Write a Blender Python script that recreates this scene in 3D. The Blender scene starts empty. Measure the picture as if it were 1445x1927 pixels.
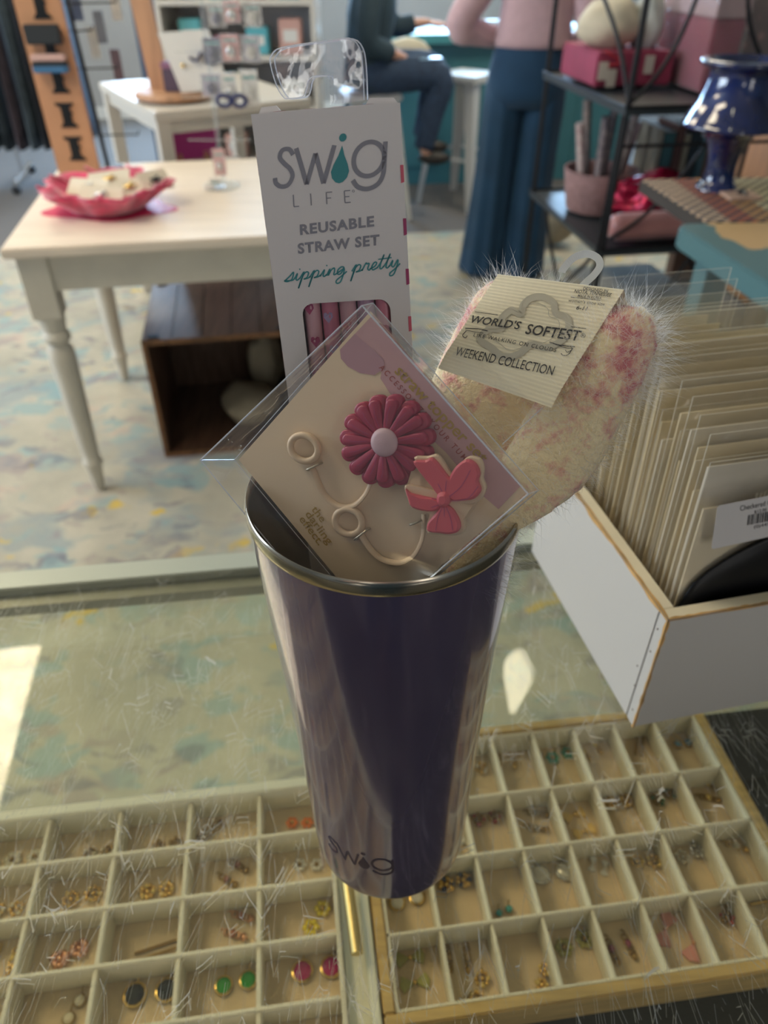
import bpy, bmesh, math, random
from mathutils import Vector as V, Matrix, noise as mnoise
R = math.radians
S = bpy.context.scene
COL = S.collection
random.seed(7)

# ---------------------------------------------------------------- camera
FPX, PITCH, CAMH = 1400.0, R(37.7), 1.42
cam_d = bpy.data.cameras.new('camera'); cam = bpy.data.objects.new('camera', cam_d); COL.objects.link(cam)
cam.location = (0, 0, CAMH); cam.rotation_euler = (R(90) - PITCH, 0, 0)
cam_d.sensor_fit = 'VERTICAL'; cam_d.sensor_height = 36.0; cam_d.lens = FPX * 36.0 / 1927.0
cam_d.clip_start = 0.01; cam_d.clip_end = 60
cam_d.dof.use_dof = True; cam_d.dof.focus_distance = 0.27; cam_d.dof.aperture_fstop = 11.0
S.camera = cam

# ---------------------------------------------------------------- exposure, world, lights
S.view_settings.view_transform = 'Standard'; S.view_settings.look = 'None'
S.view_settings.gamma = 1.0; S.view_settings.exposure = 0.22; S.view_settings.use_curve_mapping = False
W = bpy.data.worlds.new('world'); S.world = W; W.use_nodes = True
W.node_tree.nodes['Background'].inputs[0].default_value = (0.62, 0.78, 1.0, 1)
W.node_tree.nodes['Background'].inputs[1].default_value = 0.7
try:
    S.cycles.max_bounces = 14; S.cycles.transparent_max_bounces = 48; S.cycles.glossy_bounces = 5
    S.cycles.diffuse_bounces = 4; S.cycles.sample_clamp_indirect = 6.0; S.cycles.caustics_reflective = False
except Exception: pass
PANEL_EMIT = 12.0
def area(name, loc, rot, sx, sy, power, color):
    d = bpy.data.lights.new(name, 'AREA'); d.shape = 'RECTANGLE'; d.size = sx; d.size_y = sy; d.energy = power; d.color = color
    o = bpy.data.objects.new(name, d); COL.objects.link(o); o.location = loc; o.rotation_euler = rot; return o
# daylight coming in through the shop windows of the far wall and the side wall
RA = R(8.0)                                             # the room is turned 8 degrees to the camera
def room(u, v, z=0.0): return V((u*math.cos(RA) - v*math.sin(RA), u*math.sin(RA) + v*math.cos(RA), z))
area('window_daylight', room(0.9, 8.35, 1.95), (R(90), 0, RA + math.pi), 4.6, 1.5, 400, (0.42, 0.68, 1.0)).rotation_euler = (R(-90), 0, RA)
area('back_window_daylight', room(-0.95, -2.3, 1.5), (R(90), 0, RA), 0.55, 1.9, 10, (1.0, 0.93, 0.84))
area('back_window_daylight', room(1.0, -2.3, 1.5), (R(90), 0, RA), 0.55, 1.9, 10, (1.0, 0.93, 0.84))

area('side_window_daylight', room(-4.1, 2.6, 1.75), (0, R(-90), RA), 1.3, 2.6, 110, (0.70, 0.84, 1.0))

# ---------------------------------------------------------------- pixel helpers (used once, to measure the photograph into metres)
CF = V((0, math.cos(PITCH), -math.sin(PITCH))); CU = V((0, math.sin(PITCH), math.cos(PITCH))); CR = V((1, 0, 0)); CC = V((0, 0, CAMH))
def ray(x, y): return CF + CR*((x-722.5)/FPX) + CU*((963.5-y)/FPX)
def P(x, y, z): d = ray(x, y); return CC + d*((z-CAMH)/d.z)
def PY(x, y, Y): d = ray(x, y); return CC + d*(Y/d.y)
def PD(x, y, k): return CC + ray(x, y)*k
class Plane:
    def __init__(s, o, a, b):
        s.o, s.a, s.b = V(o), V(a).normalized(), V(b).normalized(); s.n = s.a.cross(s.b).normalized()
        if s.n.dot(CC - s.o) < 0: s.n = -s.n
    def px(s, x, y, lift=0.0):
        d = ray(x, y); t = (s.o - CC).dot(s.n)/d.dot(s.n); return CC + d*t + s.n*lift

# ---------------------------------------------------------------- materials
def mat(name, col, rough=0.6, metal=0.0, var=0.0, vscale=30.0, bump=0.0, bscale=120.0, col2=None, sheen=0.0, coat=0.0, spec=0.5, emit=None, estr=0.0, sub=0.0, stretch=(1,1,1), trans=0.0):
    m = bpy.data.materials.new(name); m.use_nodes = True; nt = m.node_tree; b = nt.nodes['Principled BSDF']
    b.inputs['Base Color'].default_value = (*col, 1); b.inputs['Roughness'].default_value = rough; b.inputs['Metallic'].default_value = metal
    b.inputs['Specular IOR Level'].default_value = spec
    if coat: b.inputs['Coat Weight'].default_value = coat; b.inputs['Coat Roughness'].default_value = 0.05
    if sheen: b.inputs['Sheen Weight'].default_value = sheen
    if trans: b.inputs['Transmission Weight'].default_value = trans
    if sub: b.inputs['Subsurface Weight'].default_value = sub; b.inputs['Subsurface Radius'].default_value = (0.004, 0.002, 0.001)
    if emit: b.inputs['Emission Color'].default_value = (*emit, 1); b.inputs['Emission Strength'].default_value = estr
    tc = nt.nodes.new('ShaderNodeTexCoord'); mp = nt.nodes.new('ShaderNodeMapping'); mp.inputs['Scale'].default_value = stretch
    nt.links.new(tc.outputs['Object'], mp.inputs['Vector'])
    if var or col2:
        n = nt.nodes.new('ShaderNodeTexNoise'); n.inputs['Scale'].default_value = vscale; n.inputs['Detail'].default_value = 5
        nt.links.new(mp.outputs[0], n.inputs['Vector'])
        r = nt.nodes.new('ShaderNodeValToRGB'); r.color_ramp.elements[0].position = 0.35; r.color_ramp.elements[1].position = 0.65
        c2 = col2 if col2 else tuple(min(1, c*(1+var)) for c in col); c1 = col if col2 else tuple(c*(1-var) for c in col)
        r.color_ramp.elements[0].color = (*c1, 1); r.color_ramp.elements[1].color = (*c2, 1)
        nt.links.new(n.outputs[0], r.inputs[0]); nt.links.new(r.outputs[0], b.inputs['Base Color'])
    if bump:
        n = nt.nodes.new('ShaderNodeTexNoise'); n.inputs['Scale'].default_value = bscale; n.inputs['Detail'].default_value = 4
        nt.links.new(mp.outputs[0], n.inputs['Vector'])
        bp = nt.nodes.new('ShaderNodeBump'); bp.inputs['Strength'].default_value = bump; bp.inputs['Distance'].default_value = 0.002
        nt.links.new(n.outputs[0], bp.inputs['Height']); nt.links.new(bp.outputs[0], b.inputs['Normal'])
    return m
def film(name, tint=(1,1,1), f0=0.04, rough=0.03, dust_haze=0.0, dcol=(0.8,0.8,0.8), bump=0.0, bscale=20.0, scratches=False, boost=1.0):
    """thin clear sheet: lets light straight through, mirrors by angle, a little dust and painted haze on it"""
    m = bpy.data.materials.new(name); m.use_nodes = True; nt = m.node_tree; nt.nodes.clear(); N = nt.nodes.new; L = nt.links.new
    out = N('ShaderNodeOutputMaterial'); tr = N('ShaderNodeBsdfTransparent'); tr.inputs[0].default_value = (*tint, 1)
    gl = N('ShaderNodeBsdfGlossy'); gl.inputs['Roughness'].default_value = rough; gl.inputs[0].default_value = (1,1,1,1)
    lw = N('ShaderNodeLayerWeight'); lw.inputs[0].default_value = 0.5
    pw = N('ShaderNodeMath'); pw.operation = 'POWER'; pw.inputs[1].default_value = 5.0; L(lw.outputs['Facing'], pw.inputs[0])
    ml = N('ShaderNodeMath'); ml.operation = 'MULTIPLY_ADD'; ml.inputs[1].default_value = (1-f0)*boost; ml.inputs[2].default_value = f0; L(pw.outputs[0], ml.inputs[0])
    ml.use_clamp = True
    mx = N('ShaderNodeMixShader'); L(ml.outputs[0], mx.inputs[0]); L(tr.outputs[0], mx.inputs[1]); L(gl.outputs[0], mx.inputs[2])
    if bump:
        tc = N('ShaderNodeTexCoord'); n = N('ShaderNodeTexNoise'); n.inputs['Scale'].default_value = bscale; n.inputs['Detail'].default_value = 1.5; L(tc.outputs['Object'], n.inputs['Vector'])
        bp = N('ShaderNodeBump'); bp.inputs['Strength'].default_value = bump; bp.inputs['Distance'].default_value = 0.01; L(n.outputs[0], bp.inputs['Height'])
        L(bp.outputs[0], gl.inputs['Normal'])
    last = mx
    if dust_haze or scratches:
        df = N('ShaderNodeBsdfDiffuse'); df.inputs[0].default_value = (*dcol, 1)
        m2 = N('ShaderNodeMixShader'); m2.inputs[0].default_value = dust_haze; L(mx.outputs[0], m2.inputs[1]); L(df.outputs[0], m2.inputs[2]); last = m2
        if scratches:
            tc = N('ShaderNodeTexCoord'); acc = None
            for i, (ang, sc, th) in enumerate(((12, 70, .0040), (71, 92, .0045), (128, 64, .0036), (97, 108, .0050), (40, 98, .0046), (155, 118, .0052))):
                mp = N('ShaderNodeMapping'); mp.inputs['Rotation'].default_value = (0, 0, R(ang)); mp.inputs['Scale'].default_value = (sc*1.0, sc*0.22, 1); mp.inputs['Location'].default_value = (i*3.7, i*1.3, i*5.1)
                L(tc.outputs['Object'], mp.inputs['Vector'])
                n0 = N('ShaderNodeTexNoise'); n0.inputs['Scale'].default_value = 1.2; n0.inputs['Detail'].default_value = 1; L(mp.outputs[0], n0.inputs['Vector'])
                va = N('ShaderNodeVectorMath'); va.operation = 'MULTIPLY_ADD'; va.inputs[1].default_value = (0.04,)*3; L(n0.outputs['Color'], va.inputs[0]); L(mp.outputs[0], va.inputs[2])
                vo = N('ShaderNodeTexVoronoi'); vo.feature = 'DISTANCE_TO_EDGE'; vo.inputs['Scale'].default_value = 1.0; L(va.outputs[0], vo.inputs['Vector'])
                lt = N('ShaderNodeMath'); lt.operation = 'LESS_THAN'; lt.inputs[1].default_value = th; L(vo.outputs['Distance'], lt.inputs[0])
                n1 = N('ShaderNodeTexNoise'); n1.inputs['Scale'].default_value = 14 + 3*i; n1.inputs['Detail'].default_value = 2; L(tc.outputs['Object'], n1.inputs['Vector'])
                g = N('ShaderNodeMath'); g.operation = 'GREATER_THAN'; g.inputs[1].default_value = 0.56; L(n1.outputs[0], g.inputs[0])
                mu = N('ShaderNodeMath'); mu.operation = 'MULTIPLY'; L(lt.outputs[0], mu.inputs[0]); L(g.outputs[0], mu.inputs[1])
                if acc is None: acc = mu
                else:
                    ad = N('ShaderNodeMath'); ad.operation = 'MAXIMUM'; L(acc.outputs[0], ad.inputs[0]); L(mu.outputs[0], ad.inputs[1]); acc = ad
            sx = N('ShaderNodeSeparateXYZ'); L(tc.outputs['Object'], sx.inputs[0])        # wear is where things slide: towards the clerk's side
            mr = N('ShaderNodeMapRange'); mr.inputs[1].default_value = 0.40; mr.inputs[2].default_value = 0.20; mr.inputs[3].default_value = 0.02; mr.inputs[4].default_value = 0.5; L(sx.outputs['Y'], mr.inputs[0])
            mm = N('ShaderNodeMath'); mm.operation = 'MULTIPLY'; L(acc.outputs[0], mm.inputs[0]); L(mr.outputs[0], mm.inputs[1])
            d2 = N('ShaderNodeBsdfDiffuse'); d2.inputs[0].default_value = (0.85, 0.85, 0.80, 1)
            m3 = N('ShaderNodeMixShader'); L(mm.outputs[0], m3.inputs[0]); L(m2.outputs[0], m3.inputs[1]); L(d2.outputs[0], m3.inputs[2]); last = m3
    L(last.outputs[0], out.inputs[0]); return m
def emat(name, col, s):
    m = bpy.data.materials.new(name); m.use_nodes = True; nt = m.node_tree; nt.nodes.clear()
    e = nt.nodes.new('ShaderNodeEmission'); e.inputs[0].default_value = (*col, 1); e.inputs[1].default_value = s
    o = nt.nodes.new('ShaderNodeOutputMaterial'); nt.links.new(e.outputs[0], o.inputs[0]); return m

# ---------------------------------------------------------------- object helpers
OFF = {}
def tag(o, label=None, cat=None, group=None, kind=None):
    if label: o['label'] = label
    if cat: o['category'] = cat
    if group: o['group'] = group
    if kind: o['kind'] = kind
    return o
def thing(name, label, cat, loc=(0,0,0), group=None):
    o = bpy.data.objects.new(name, None); o.empty_display_size = 0.02; COL.objects.link(o); o.location = loc
    OFF[o] = V(loc); return tag(o, label, cat, group)
def obj(name, bm, m, parent=None, smooth=False, label=None, mats=None):
    """bm is in world coordinates"""
    me = bpy.data.meshes.new(name)
    off = OFF.get(parent, V((0,0,0))) if parent else V((0,0,0))
    if parent: bmesh.ops.translate(bm, verts=bm.verts, vec=-off)
    if smooth:
        for f in bm.faces: f.smooth = True
    bm.normal_update(); bm.to_mesh(me); bm.free()
    for x in (mats or [m]): me.materials.append(x)
    o = bpy.data.objects.new(name, me); COL.objects.link(o)
    if parent: o.parent = parent
    OFF[o] = off
    if label: o['label'] = label
    if smooth and smooth != 'all':
        try:
            me.set_sharp_from_angle(angle=R(42))
        except Exception: pass
    return o
def solo(name, bm, m, label, cat, group=None, smooth=False, mats=None):
    """a thing that is one mesh, with its origin near its base"""
    xs = [v.co.copy() for v in bm.verts]; c = sum(xs, V())/max(1, len(xs)); z = min(v.z for v in xs); base = V((c.x, c.y, z))
    bmesh.ops.translate(bm, verts=bm.verts, vec=-base)
    o = obj(name, bm, m, None, smooth, mats=mats); o.location = base; return tag(o, label, cat, group)
def struct(name, bm, m, parent=None, smooth=False):
    o = obj(name, bm, m, parent, smooth)
    if not parent: o['kind'] = 'structure'
    return o
def NB(): return bmesh.new()
def add_quad(bm, *p):
    vs = [bm.verts.new(V(q)) for q in p]; return bm.faces.new(vs)
def add_hexa(bm, lo, hi):
    """lo, hi: four corners each, same order"""
    a = [bm.verts.new(V(q)) for q in lo]; b = [bm.verts.new(V(q)) for q in hi]
    fs = [bm.faces.new(a[::-1]), bm.faces.new(b)]
    for i in range(4): fs.append(bm.faces.new((a[i], a[(i+1)%4], b[(i+1)%4], b[i])))
    return a + b
def add_box(bm, o, ax, ay, az, bev=0.0):
    """a corner and three edge vectors"""
    o, ax, ay, az = V(o), V(ax), V(ay), V(az)
    if bev:
        t = bmesh.new(); add_hexa(t, (o, o+ax, o+ax+ay, o+ay), (o+az, o+ax+az, o+ax+ay+az, o+ay+az))
        bmesh.ops.recalc_face_normals(t, faces=t.faces)
        bmesh.ops.bevel(t, geom=list(t.edges), offset=bev, segments=2, affect='EDGES', clamp_overlap=True); merge(bm, t)
    else:
        add_hexa(bm, (o, o+ax, o+ax+ay, o+ay), (o+az, o+ax+az, o+ax+ay+az, o+ay+az))
def merge(bm, t, M=None):
    me = bpy.data.meshes.new('tmp'); t.to_mesh(me); t.free()
    if M is not None: me.transform(M)
    bm.from_mesh(me); bpy.data.meshes.remove(me)
def cbox(bm, c, sx, sy, sz, rz=0.0, bev=0.0):
    """centre of base, sizes, turn about z"""
    ex = V((math.cos(rz), math.sin(rz), 0)); ey = V((-math.sin(rz), math.cos(rz), 0)); c = V(c)
    add_box(bm, c - ex*sx/2 - ey*sy/2, ex*sx, ey*sy, V((0,0,sz)), bev)
def frame_at(d):
    d = d.normalized(); a = V((0,0,1)) if abs(d.z) < 0.95 else V((1,0,0)); x = a.cross(d).normalized(); return x, d.cross(x).normalized()
def tube(bm, pts, r, seg=8, closed=False, cap=True, flat=1.0):
    pts = [V(p) for p in pts]; n = len(pts); rs = r if isinstance(r, (list, tuple)) else [r]*n; rings = []; px = None
    for i, p in enumerate(pts):
        if closed: d = (pts[(i+1)%n] - pts[i-1])
        else: d = pts[min(i+1, n-1)] - pts[max(i-1, 0)]
        if d.length < 1e-9: d = V((0,0,1))
        d.normalize()
        if px is None: x, y = frame_at(d)
        else:
            x = (px - d*px.dot(d))
            if x.length < 1e-6: x, y = frame_at(d)
            x.normalize(); y = d.cross(x)
        px = x
        rings.append([bm.verts.new(p + x*rs[i]*math.cos(2*math.pi*k/seg) + y*rs[i]*flat*math.sin(2*math.pi*k/seg)) for k in range(seg)])
    m = n if closed else n-1
    for i in range(m):
        a, b = rings[i], rings[(i+1)%n]
        for k in range(seg): bm.faces.new((a[k], a[(k+1)%seg], b[(k+1)%seg], b[k]))
    if cap and not closed: bm.faces.new(rings[0][::-1]); bm.faces.new(rings[-1])
def lathe(bm, c, prof, seg=48, ax=None, wob=None, cap0=True, cap1=False):
    """prof: (radius, height) up the axis"""
    c = V(c); z = V(ax).normalized() if ax is not None else V((0,0,1)); x, y = frame_at(z) if ax is not None else (V((1,0,0)), V((0,1,0)))
    rings = []
    for (r, h) in prof:
        ring = []
        for k in range(seg):
            a = 2*math.pi*k/seg; rr = r*(wob(a, h) if wob else 1.0)
            ring.append(bm.verts.new(c + z*h + (x*math.cos(a) + y*math.sin(a))*rr))
        rings.append(ring)
    for a, b in zip(rings, rings[1:]):
        for k in range(seg): bm.faces.new((a[k], a[(k+1)%seg], b[(k+1)%seg], b[k]))
    if cap0: bm.faces.new(rings[0][::-1])
    if cap1: bm.faces.new(rings[-1])
def ball(bm, c, r, sx=1, sy=1, sz=1, sub=2, M=None):
    t = bmesh.new(); bmesh.ops.create_icosphere(t, subdivisions=sub, radius=r)
    for v in t.verts: v.co = V((v.co.x*sx, v.co.y*sy, v.co.z*sz))
    if M is not None: t.transform(M.to_4x4())
    bmesh.ops.translate(t, verts=t.verts, vec=V(c)); merge(bm, t)
def loft(bm, rings, cap=True):
    """rings: lists of points of equal count"""
    rr = [[bm.verts.new(V(p)) for p in r] for r in rings]; n = len(rr[0])
    for a, b in zip(rr, rr[1:]):
        for k in range(n): bm.faces.new((a[k], a[(k+1)%n], b[(k+1)%n], b[k]))
    if cap: bm.faces.new(rr[0][::-1]); bm.faces.new(rr[-1])
def oval(c, ex, ey, rx, ry, n=20, p=2.0, ph=0.0):
    out = []
    for k in range(n):
        a = 2*math.pi*k/n + ph; ca, sa = math.cos(a), math.sin(a)
        out.append(V(c) + V(ex)*rx*math.copysign(abs(ca)**(2/p), ca) + V(ey)*ry*math.copysign(abs(sa)**(2/p), sa))
    return out
def plate(bm, pts, n, th):
    """closed outline extruded along n"""
    a = [bm.verts.new(V(p)) for p in pts]; b = [bm.verts.new(V(p) + V(n)*th) for p in pts]; k = len(a)
    bm.faces.new(a[::-1]); bm.faces.new(b)
    for i in range(k): bm.faces.new((a[i], a[(i+1)%k], b[(i+1)%k], b[i]))
def smooth_pts(pts, n=6, closed=False):
    pts = [V(p) for p in pts]; out = []; m = len(pts)
    g = (lambda i: pts[i % m]) if closed else (lambda i: pts[max(0, min(m-1, i))])
    for i in range(m if closed else m-1):
        a, b, c, d = g(i-1), g(i), g(i+1), g(i+2)
        for k in range(n):
            t = k/n; out.append(0.5*((2*b) + (c-a)*t + (2*a-5*b+4*c-d)*t*t + (3*b-a-3*c+d)*t**3))
    if not closed: out.append(pts[-1])
    return out
def stroke(bm, pts, w, mapf, closed=False, sm=6):
    """flat pen stroke; pts 2-D, mapf puts a 2-D point on its surface"""
    q = smooth_pts([(p[0], p[1], 0) for p in pts], sm, closed) if sm else [V((p[0], p[1], 0)) for p in pts]
    n = len(q); ed = []
    for i in range(n):
        d = (q[(i+1) % n] - q[i-1]) if closed else (q[min(i+1, n-1)] - q[max(i-1, 0)])
        if d.length < 1e-9: d = V((1, 0, 0))
        d.normalize(); nn = V((-d.y, d.x, 0))*w/2
        ed.append((bm.verts.new(mapf(q[i].x+nn.x, q[i].y+nn.y)), bm.verts.new(mapf(q[i].x-nn.x, q[i].y-nn.y))))
    for i in range(n if closed else n-1):
        a, b = ed[i], ed[(i+1) % n]; bm.faces.new((a[0], a[1], b[1], b[0]))
def textmesh(body, space=1.0, off=0.0, shear=0.0):
    cu = bpy.data.curves.new('t', 'FONT'); cu.body = body; cu.space_character = space; cu.offset = off; cu.shear = shear; cu.resolution_u = 3
    o = bpy.data.objects.new('t', cu); COL.objects.link(o); dg = bpy.context.evaluated_depsgraph_get(); dg.update()
    me = bpy.data.meshes.new_from_object(o.evaluated_get(dg)); bpy.data.objects.remove(o); bpy.data.curves.remove(cu); return me
def textfit(bm, body, p0, p1, top, lift, space=1.0, off=0.0, shear=0.0, xh=False, serif=0.0):
    """text whose baseline runs p0 -> p1 and whose capitals reach the point top above p0 (3-D points)"""
    me = textmesh(body, space, off, shear); xs = [v.co.x for v in me.vertices]; x0, x1 = min(xs), max(xs)
    cap = 0.5 if xh else 0.72
    p0, p1, top = V(p0), V(p1), V(top); ex = (p1-p0)/(x1-x0); ey = (top-p0)/cap
    for v in me.vertices: v.co = p0 + ex*(v.co.x-x0) + ey*v.co.y + V(lift)
    bm.from_mesh(me); bpy.data.meshes.remove(me)
def skin(verts, edges, radii, sub=2, root=0):
    me = bpy.data.meshes.new('sk'); me.from_pydata([tuple(v) for v in verts], edges, []); o = bpy.data.objects.new('sk', me); COL.objects.link(o)
    mo = o.modifiers.new('s', 'SKIN'); mo.use_smooth_shade = True; mo.branch_smoothing = 0.6
    for i, sv in enumerate(me.skin_vertices[0].data):
        r = radii[i]; sv.radius = (r, r) if not isinstance(r, tuple) else r; sv.use_root = (i == root)
    o.modifiers.new('d', 'SUBSURF').levels = sub
    dg = bpy.context.evaluated_depsgraph_get(); dg.update(); r = bpy.data.meshes.new_from_object(o.evaluated_get(dg)); bpy.data.objects.remove(o)
    bm = bmesh.new(); bm.from_mesh(r); bpy.data.meshes.remove(r); return bm
def copy_tree(o, parent=None):
    c = o.copy(); COL.objects.link(c)
    if parent: c.parent = parent
    for ch in list(o.children): copy_tree(ch, c)
    return c
# ================================================================ SETTING
GZ = 1.017                                              # top of the display-case glass
m_wall = mat('wall_paint', (0.36, 0.35, 0.34), 0.8, var=0.05, vscale=3)
m_ceil = mat('ceiling_tile', (0.66, 0.62, 0.52), 0.9, var=0.05, vscale=60, bump=0.3)
m_carpet = mat('grey_carpet', (0.15, 0.14, 0.135), 0.95, var=0.15, vscale=90, bump=0.6, bscale=400)
m_trim = mat('trim_white', (0.7, 0.69, 0.66), 0.5)
m_winframe = mat('window_frame_dark', (0.05, 0.05, 0.05), 0.4)
m_clear = film('window_glass', (1, 1, 1), 0.05)
m_dark = mat('near_black', (0.012, 0.012, 0.014), 0.5)

def rbox(bm, u0, u1, v0, v1, z0, z1):
    o = room(u0, v0, z0); add_box(bm, o, room(u1, v0, z0)-o, room(u0, v1, z0)-o, V((0, 0, z1-z0)))
U0, U1, V0, V1, ZC = -4.2, 4.6, -2.4, 8.5, 2.75
b = NB(); rbox(b, U0-.1, U1+.1, V0-.1, V1+.1, -0.1, 0.0); struct('floor', b, m_carpet)
b = NB(); rbox(b, U0-.1, U1+.1, V0-.1, V1+.1, ZC, ZC+.1); struct('ceiling', b, m_ceil)
b = NB(); rbox(b, U0-.1, U0, V0, 1.25, 0, ZC); rbox(b, U0-.1, U0, 3.95, V1, 0, ZC); rbox(b, U0-.1, U0, 1.25, 3.95, 0, 1.08); rbox(b, U0-.1, U0, 1.25, 3.95, 2.42, ZC); struct('wall_left', b, m_wall)
b = NB()
for q in ((1.25, 1.30, 1.08, 2.42), (3.90, 3.95, 1.08, 2.42), (1.30, 3.90, 1.08, 1.13), (1.30, 3.90, 2.37, 2.42)): rbox(b, U0-.09, U0-.04, q[0], q[1], q[2], q[3])
w5 = struct('window_5', b, m_winframe); b = NB(); rbox(b, U0-.068, U0-.062, 1.30, 3.90, 1.13, 2.37); obj('pane', b, m_clear, w5)
b = NB(); rbox(b, U1, U1+.1, V0, V1, 0, ZC); struct('wall_right', b, m_wall)
def wall_with_holes(name, v0, v1, holes):
    b = NB(); x = U0-.1
    for (a, c, z0, z1) in sorted(holes):
        rbox(b, x, a, v0, v1, 0, ZC)
        if z0 > 0: rbox(b, a, c, v0, v1, 0, z0)
        rbox(b, a, c, v0, v1, z1, ZC); x = c
    rbox(b, x, U1+.1, v0, v1, 0, ZC); return struct(name, b, m_wall)
FW = [(-1.5, 0.9, 1.15, 2.7), (1.0, 3.3, 1.15, 2.7)]
wall_with_holes('wall_far', V1, V1+.1, FW)
BW = [(-1.25, -0.65, 0.5, 2.5), (0.7, 1.3, 0.5, 2.5)]
wall_with_holes('wall_back', V0-.1, V0, BW)
for i, (h, vv) in enumerate([(h, V1+.03) for h in FW] + [(h, V0-.07) for h in BW]):
    a, c, z0, z1 = h; b = NB(); t = .05
    for q in ((a, a+t, z0, z1), (c-t, c, z0, z1), (a, c, z0, z0+t), (a, c, z1-t, z1)): rbox(b, q[0], q[1], vv, vv+.05, q[2], q[3])
    w = struct('window_%d' % (i+1), b, m_winframe)
    b = NB(); rbox(b, a+t, c-t, vv+.02, vv+.026, z0+t, z1-t); obj('pane', b, m_clear, w)
b = NB(); rbox(b, U0, U0+.02, V0, V1, 0, .1); struct('baseboard_left', b, m_trim)
b = NB(); rbox(b, U1-.02, U1, V0, V1, 0, .1); struct('baseboard_right', b, m_trim)
b = NB(); rbox(b, U0, U1, V1-.02, V1, 0, .1); struct('baseboard_far', b, m_trim)

# ---- ceiling lights: recessed fluorescent panels with a prismatic cover
def m_panel():
    m = bpy.data.materials.new('lit_diffuser'); m.use_nodes = True; nt = m.node_tree; nt.nodes.clear(); N = nt.nodes.new
    tc = N('ShaderNodeTexCoord'); w = N('ShaderNodeTexNoise'); w.inputs['Scale'].default_value = 9; w.inputs['Detail'].default_value = 3; nt.links.new(tc.outputs['Object'], w.inputs['Vector'])
    mr = N('ShaderNodeMapRange'); mr.inputs[1].default_value = .3; mr.inputs[2].default_value = .7; mr.inputs[3].default_value = PANEL_EMIT*.6; mr.inputs[4].default_value = PANEL_EMIT*1.5; nt.links.new(w.outputs[0], mr.inputs[0])
    e = N('ShaderNodeEmission'); e.inputs[0].default_value = (1.0, 0.86, 0.62, 1); nt.links.new(mr.outputs[0], e.inputs[1])
    o = N('ShaderNodeOutputMaterial'); nt.links.new(e.outputs[0], o.inputs[0]); return m
m_emit = m_panel()
def refl(x, y, z):                                       # where a mirror image seen in the glass top comes from
    h = P(x, y, GZ); d = ray(x, y); t = (z-GZ)/(-d.z); return h + V((d.x, d.y, 0))*t
r1 = refl(86, 1208, ZC-.01); r2 = refl(3, 1530, ZC-.01); pe = (r2-r1).normalized(); pn = V((pe.y, -pe.x, 0))
if pn.x > 0: pn = -pn
base_c = r1 + pe*0.61 + pn*0.305
def panel(c, label, rz):
    t = thing('ceiling_light', label, 'ceiling light', (c.x, c.y, ZC-.02), 'fluorescent ceiling panels'); b = NB()
    ex = V((math.cos(rz), math.sin(rz), 0)); ey = V((-math.sin(rz), math.cos(rz), 0)); c = V((c.x, c.y, ZC-.02))
    for s in (-1, 1):
        add_box(b, c + ex*(s*.305-.012) - ey*.62, ex*.024, ey*1.24, V((0,0,.019)))
        add_box(b, c - ex*.293 + ey*(s*.61-.012), ex*.586, ey*.024, V((0,0,.019)))
    obj('light_frame', b, m_trim, t); b = NB(); add_box(b, c - ex*.292 - ey*.597 + V((0,0,.008)), ex*.584, ey*1.194, V((0,0,.006))); obj('diffuser', b, m_emit, t); return t
ra = math.atan2(pe.x, -pe.y)
panel(base_c, 'warm fluorescent ceiling panel whose reflection lies on the glass at left', ra)
e1r = V((math.cos(RA), math.sin(RA), 0)); e2r = V((-math.sin(RA), math.cos(RA), 0))
for (du, dv, lb) in ((0, 2.9, 'second fluorescent ceiling panel straight beyond the one mirrored in the glass'),
                     (0, 5.4, 'fluorescent ceiling panel farthest along the left row'), (2.9, 2.6, 'fluorescent ceiling panel above the person in navy trousers'),
                     (2.9, 5.4, 'fluorescent ceiling panel over the teal counter'), (-2.2, 1.5, 'fluorescent ceiling panel over the clothes rack')):
    panel(base_c + e1r*du + e2r*dv, lb, ra)
# hanging lamp mirrored in the glass right of the tumbler
lp = refl(975, 1275, 2.0)
t = thing('pendant_lamp', 'small tapered white pendant lamp mirrored in the glass right of the tumbler', 'lamp', (lp.x, lp.y, 1.93))
b = NB(); lathe(b, (lp.x, lp.y, 1.93), [(.028, 0), (.038, .03), (.032, .08), (.018, .14), (.008, .19)], 20, cap1=True); obj('lamp_shade', b, emat('lamp_glow', (1, .93, .7), 9), t, True)
b = NB(); tube(b, [(lp.x, lp.y, 2.12), (lp.x, lp.y, ZC)], .003, 6); obj('cord', b, m_trim, t)

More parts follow.
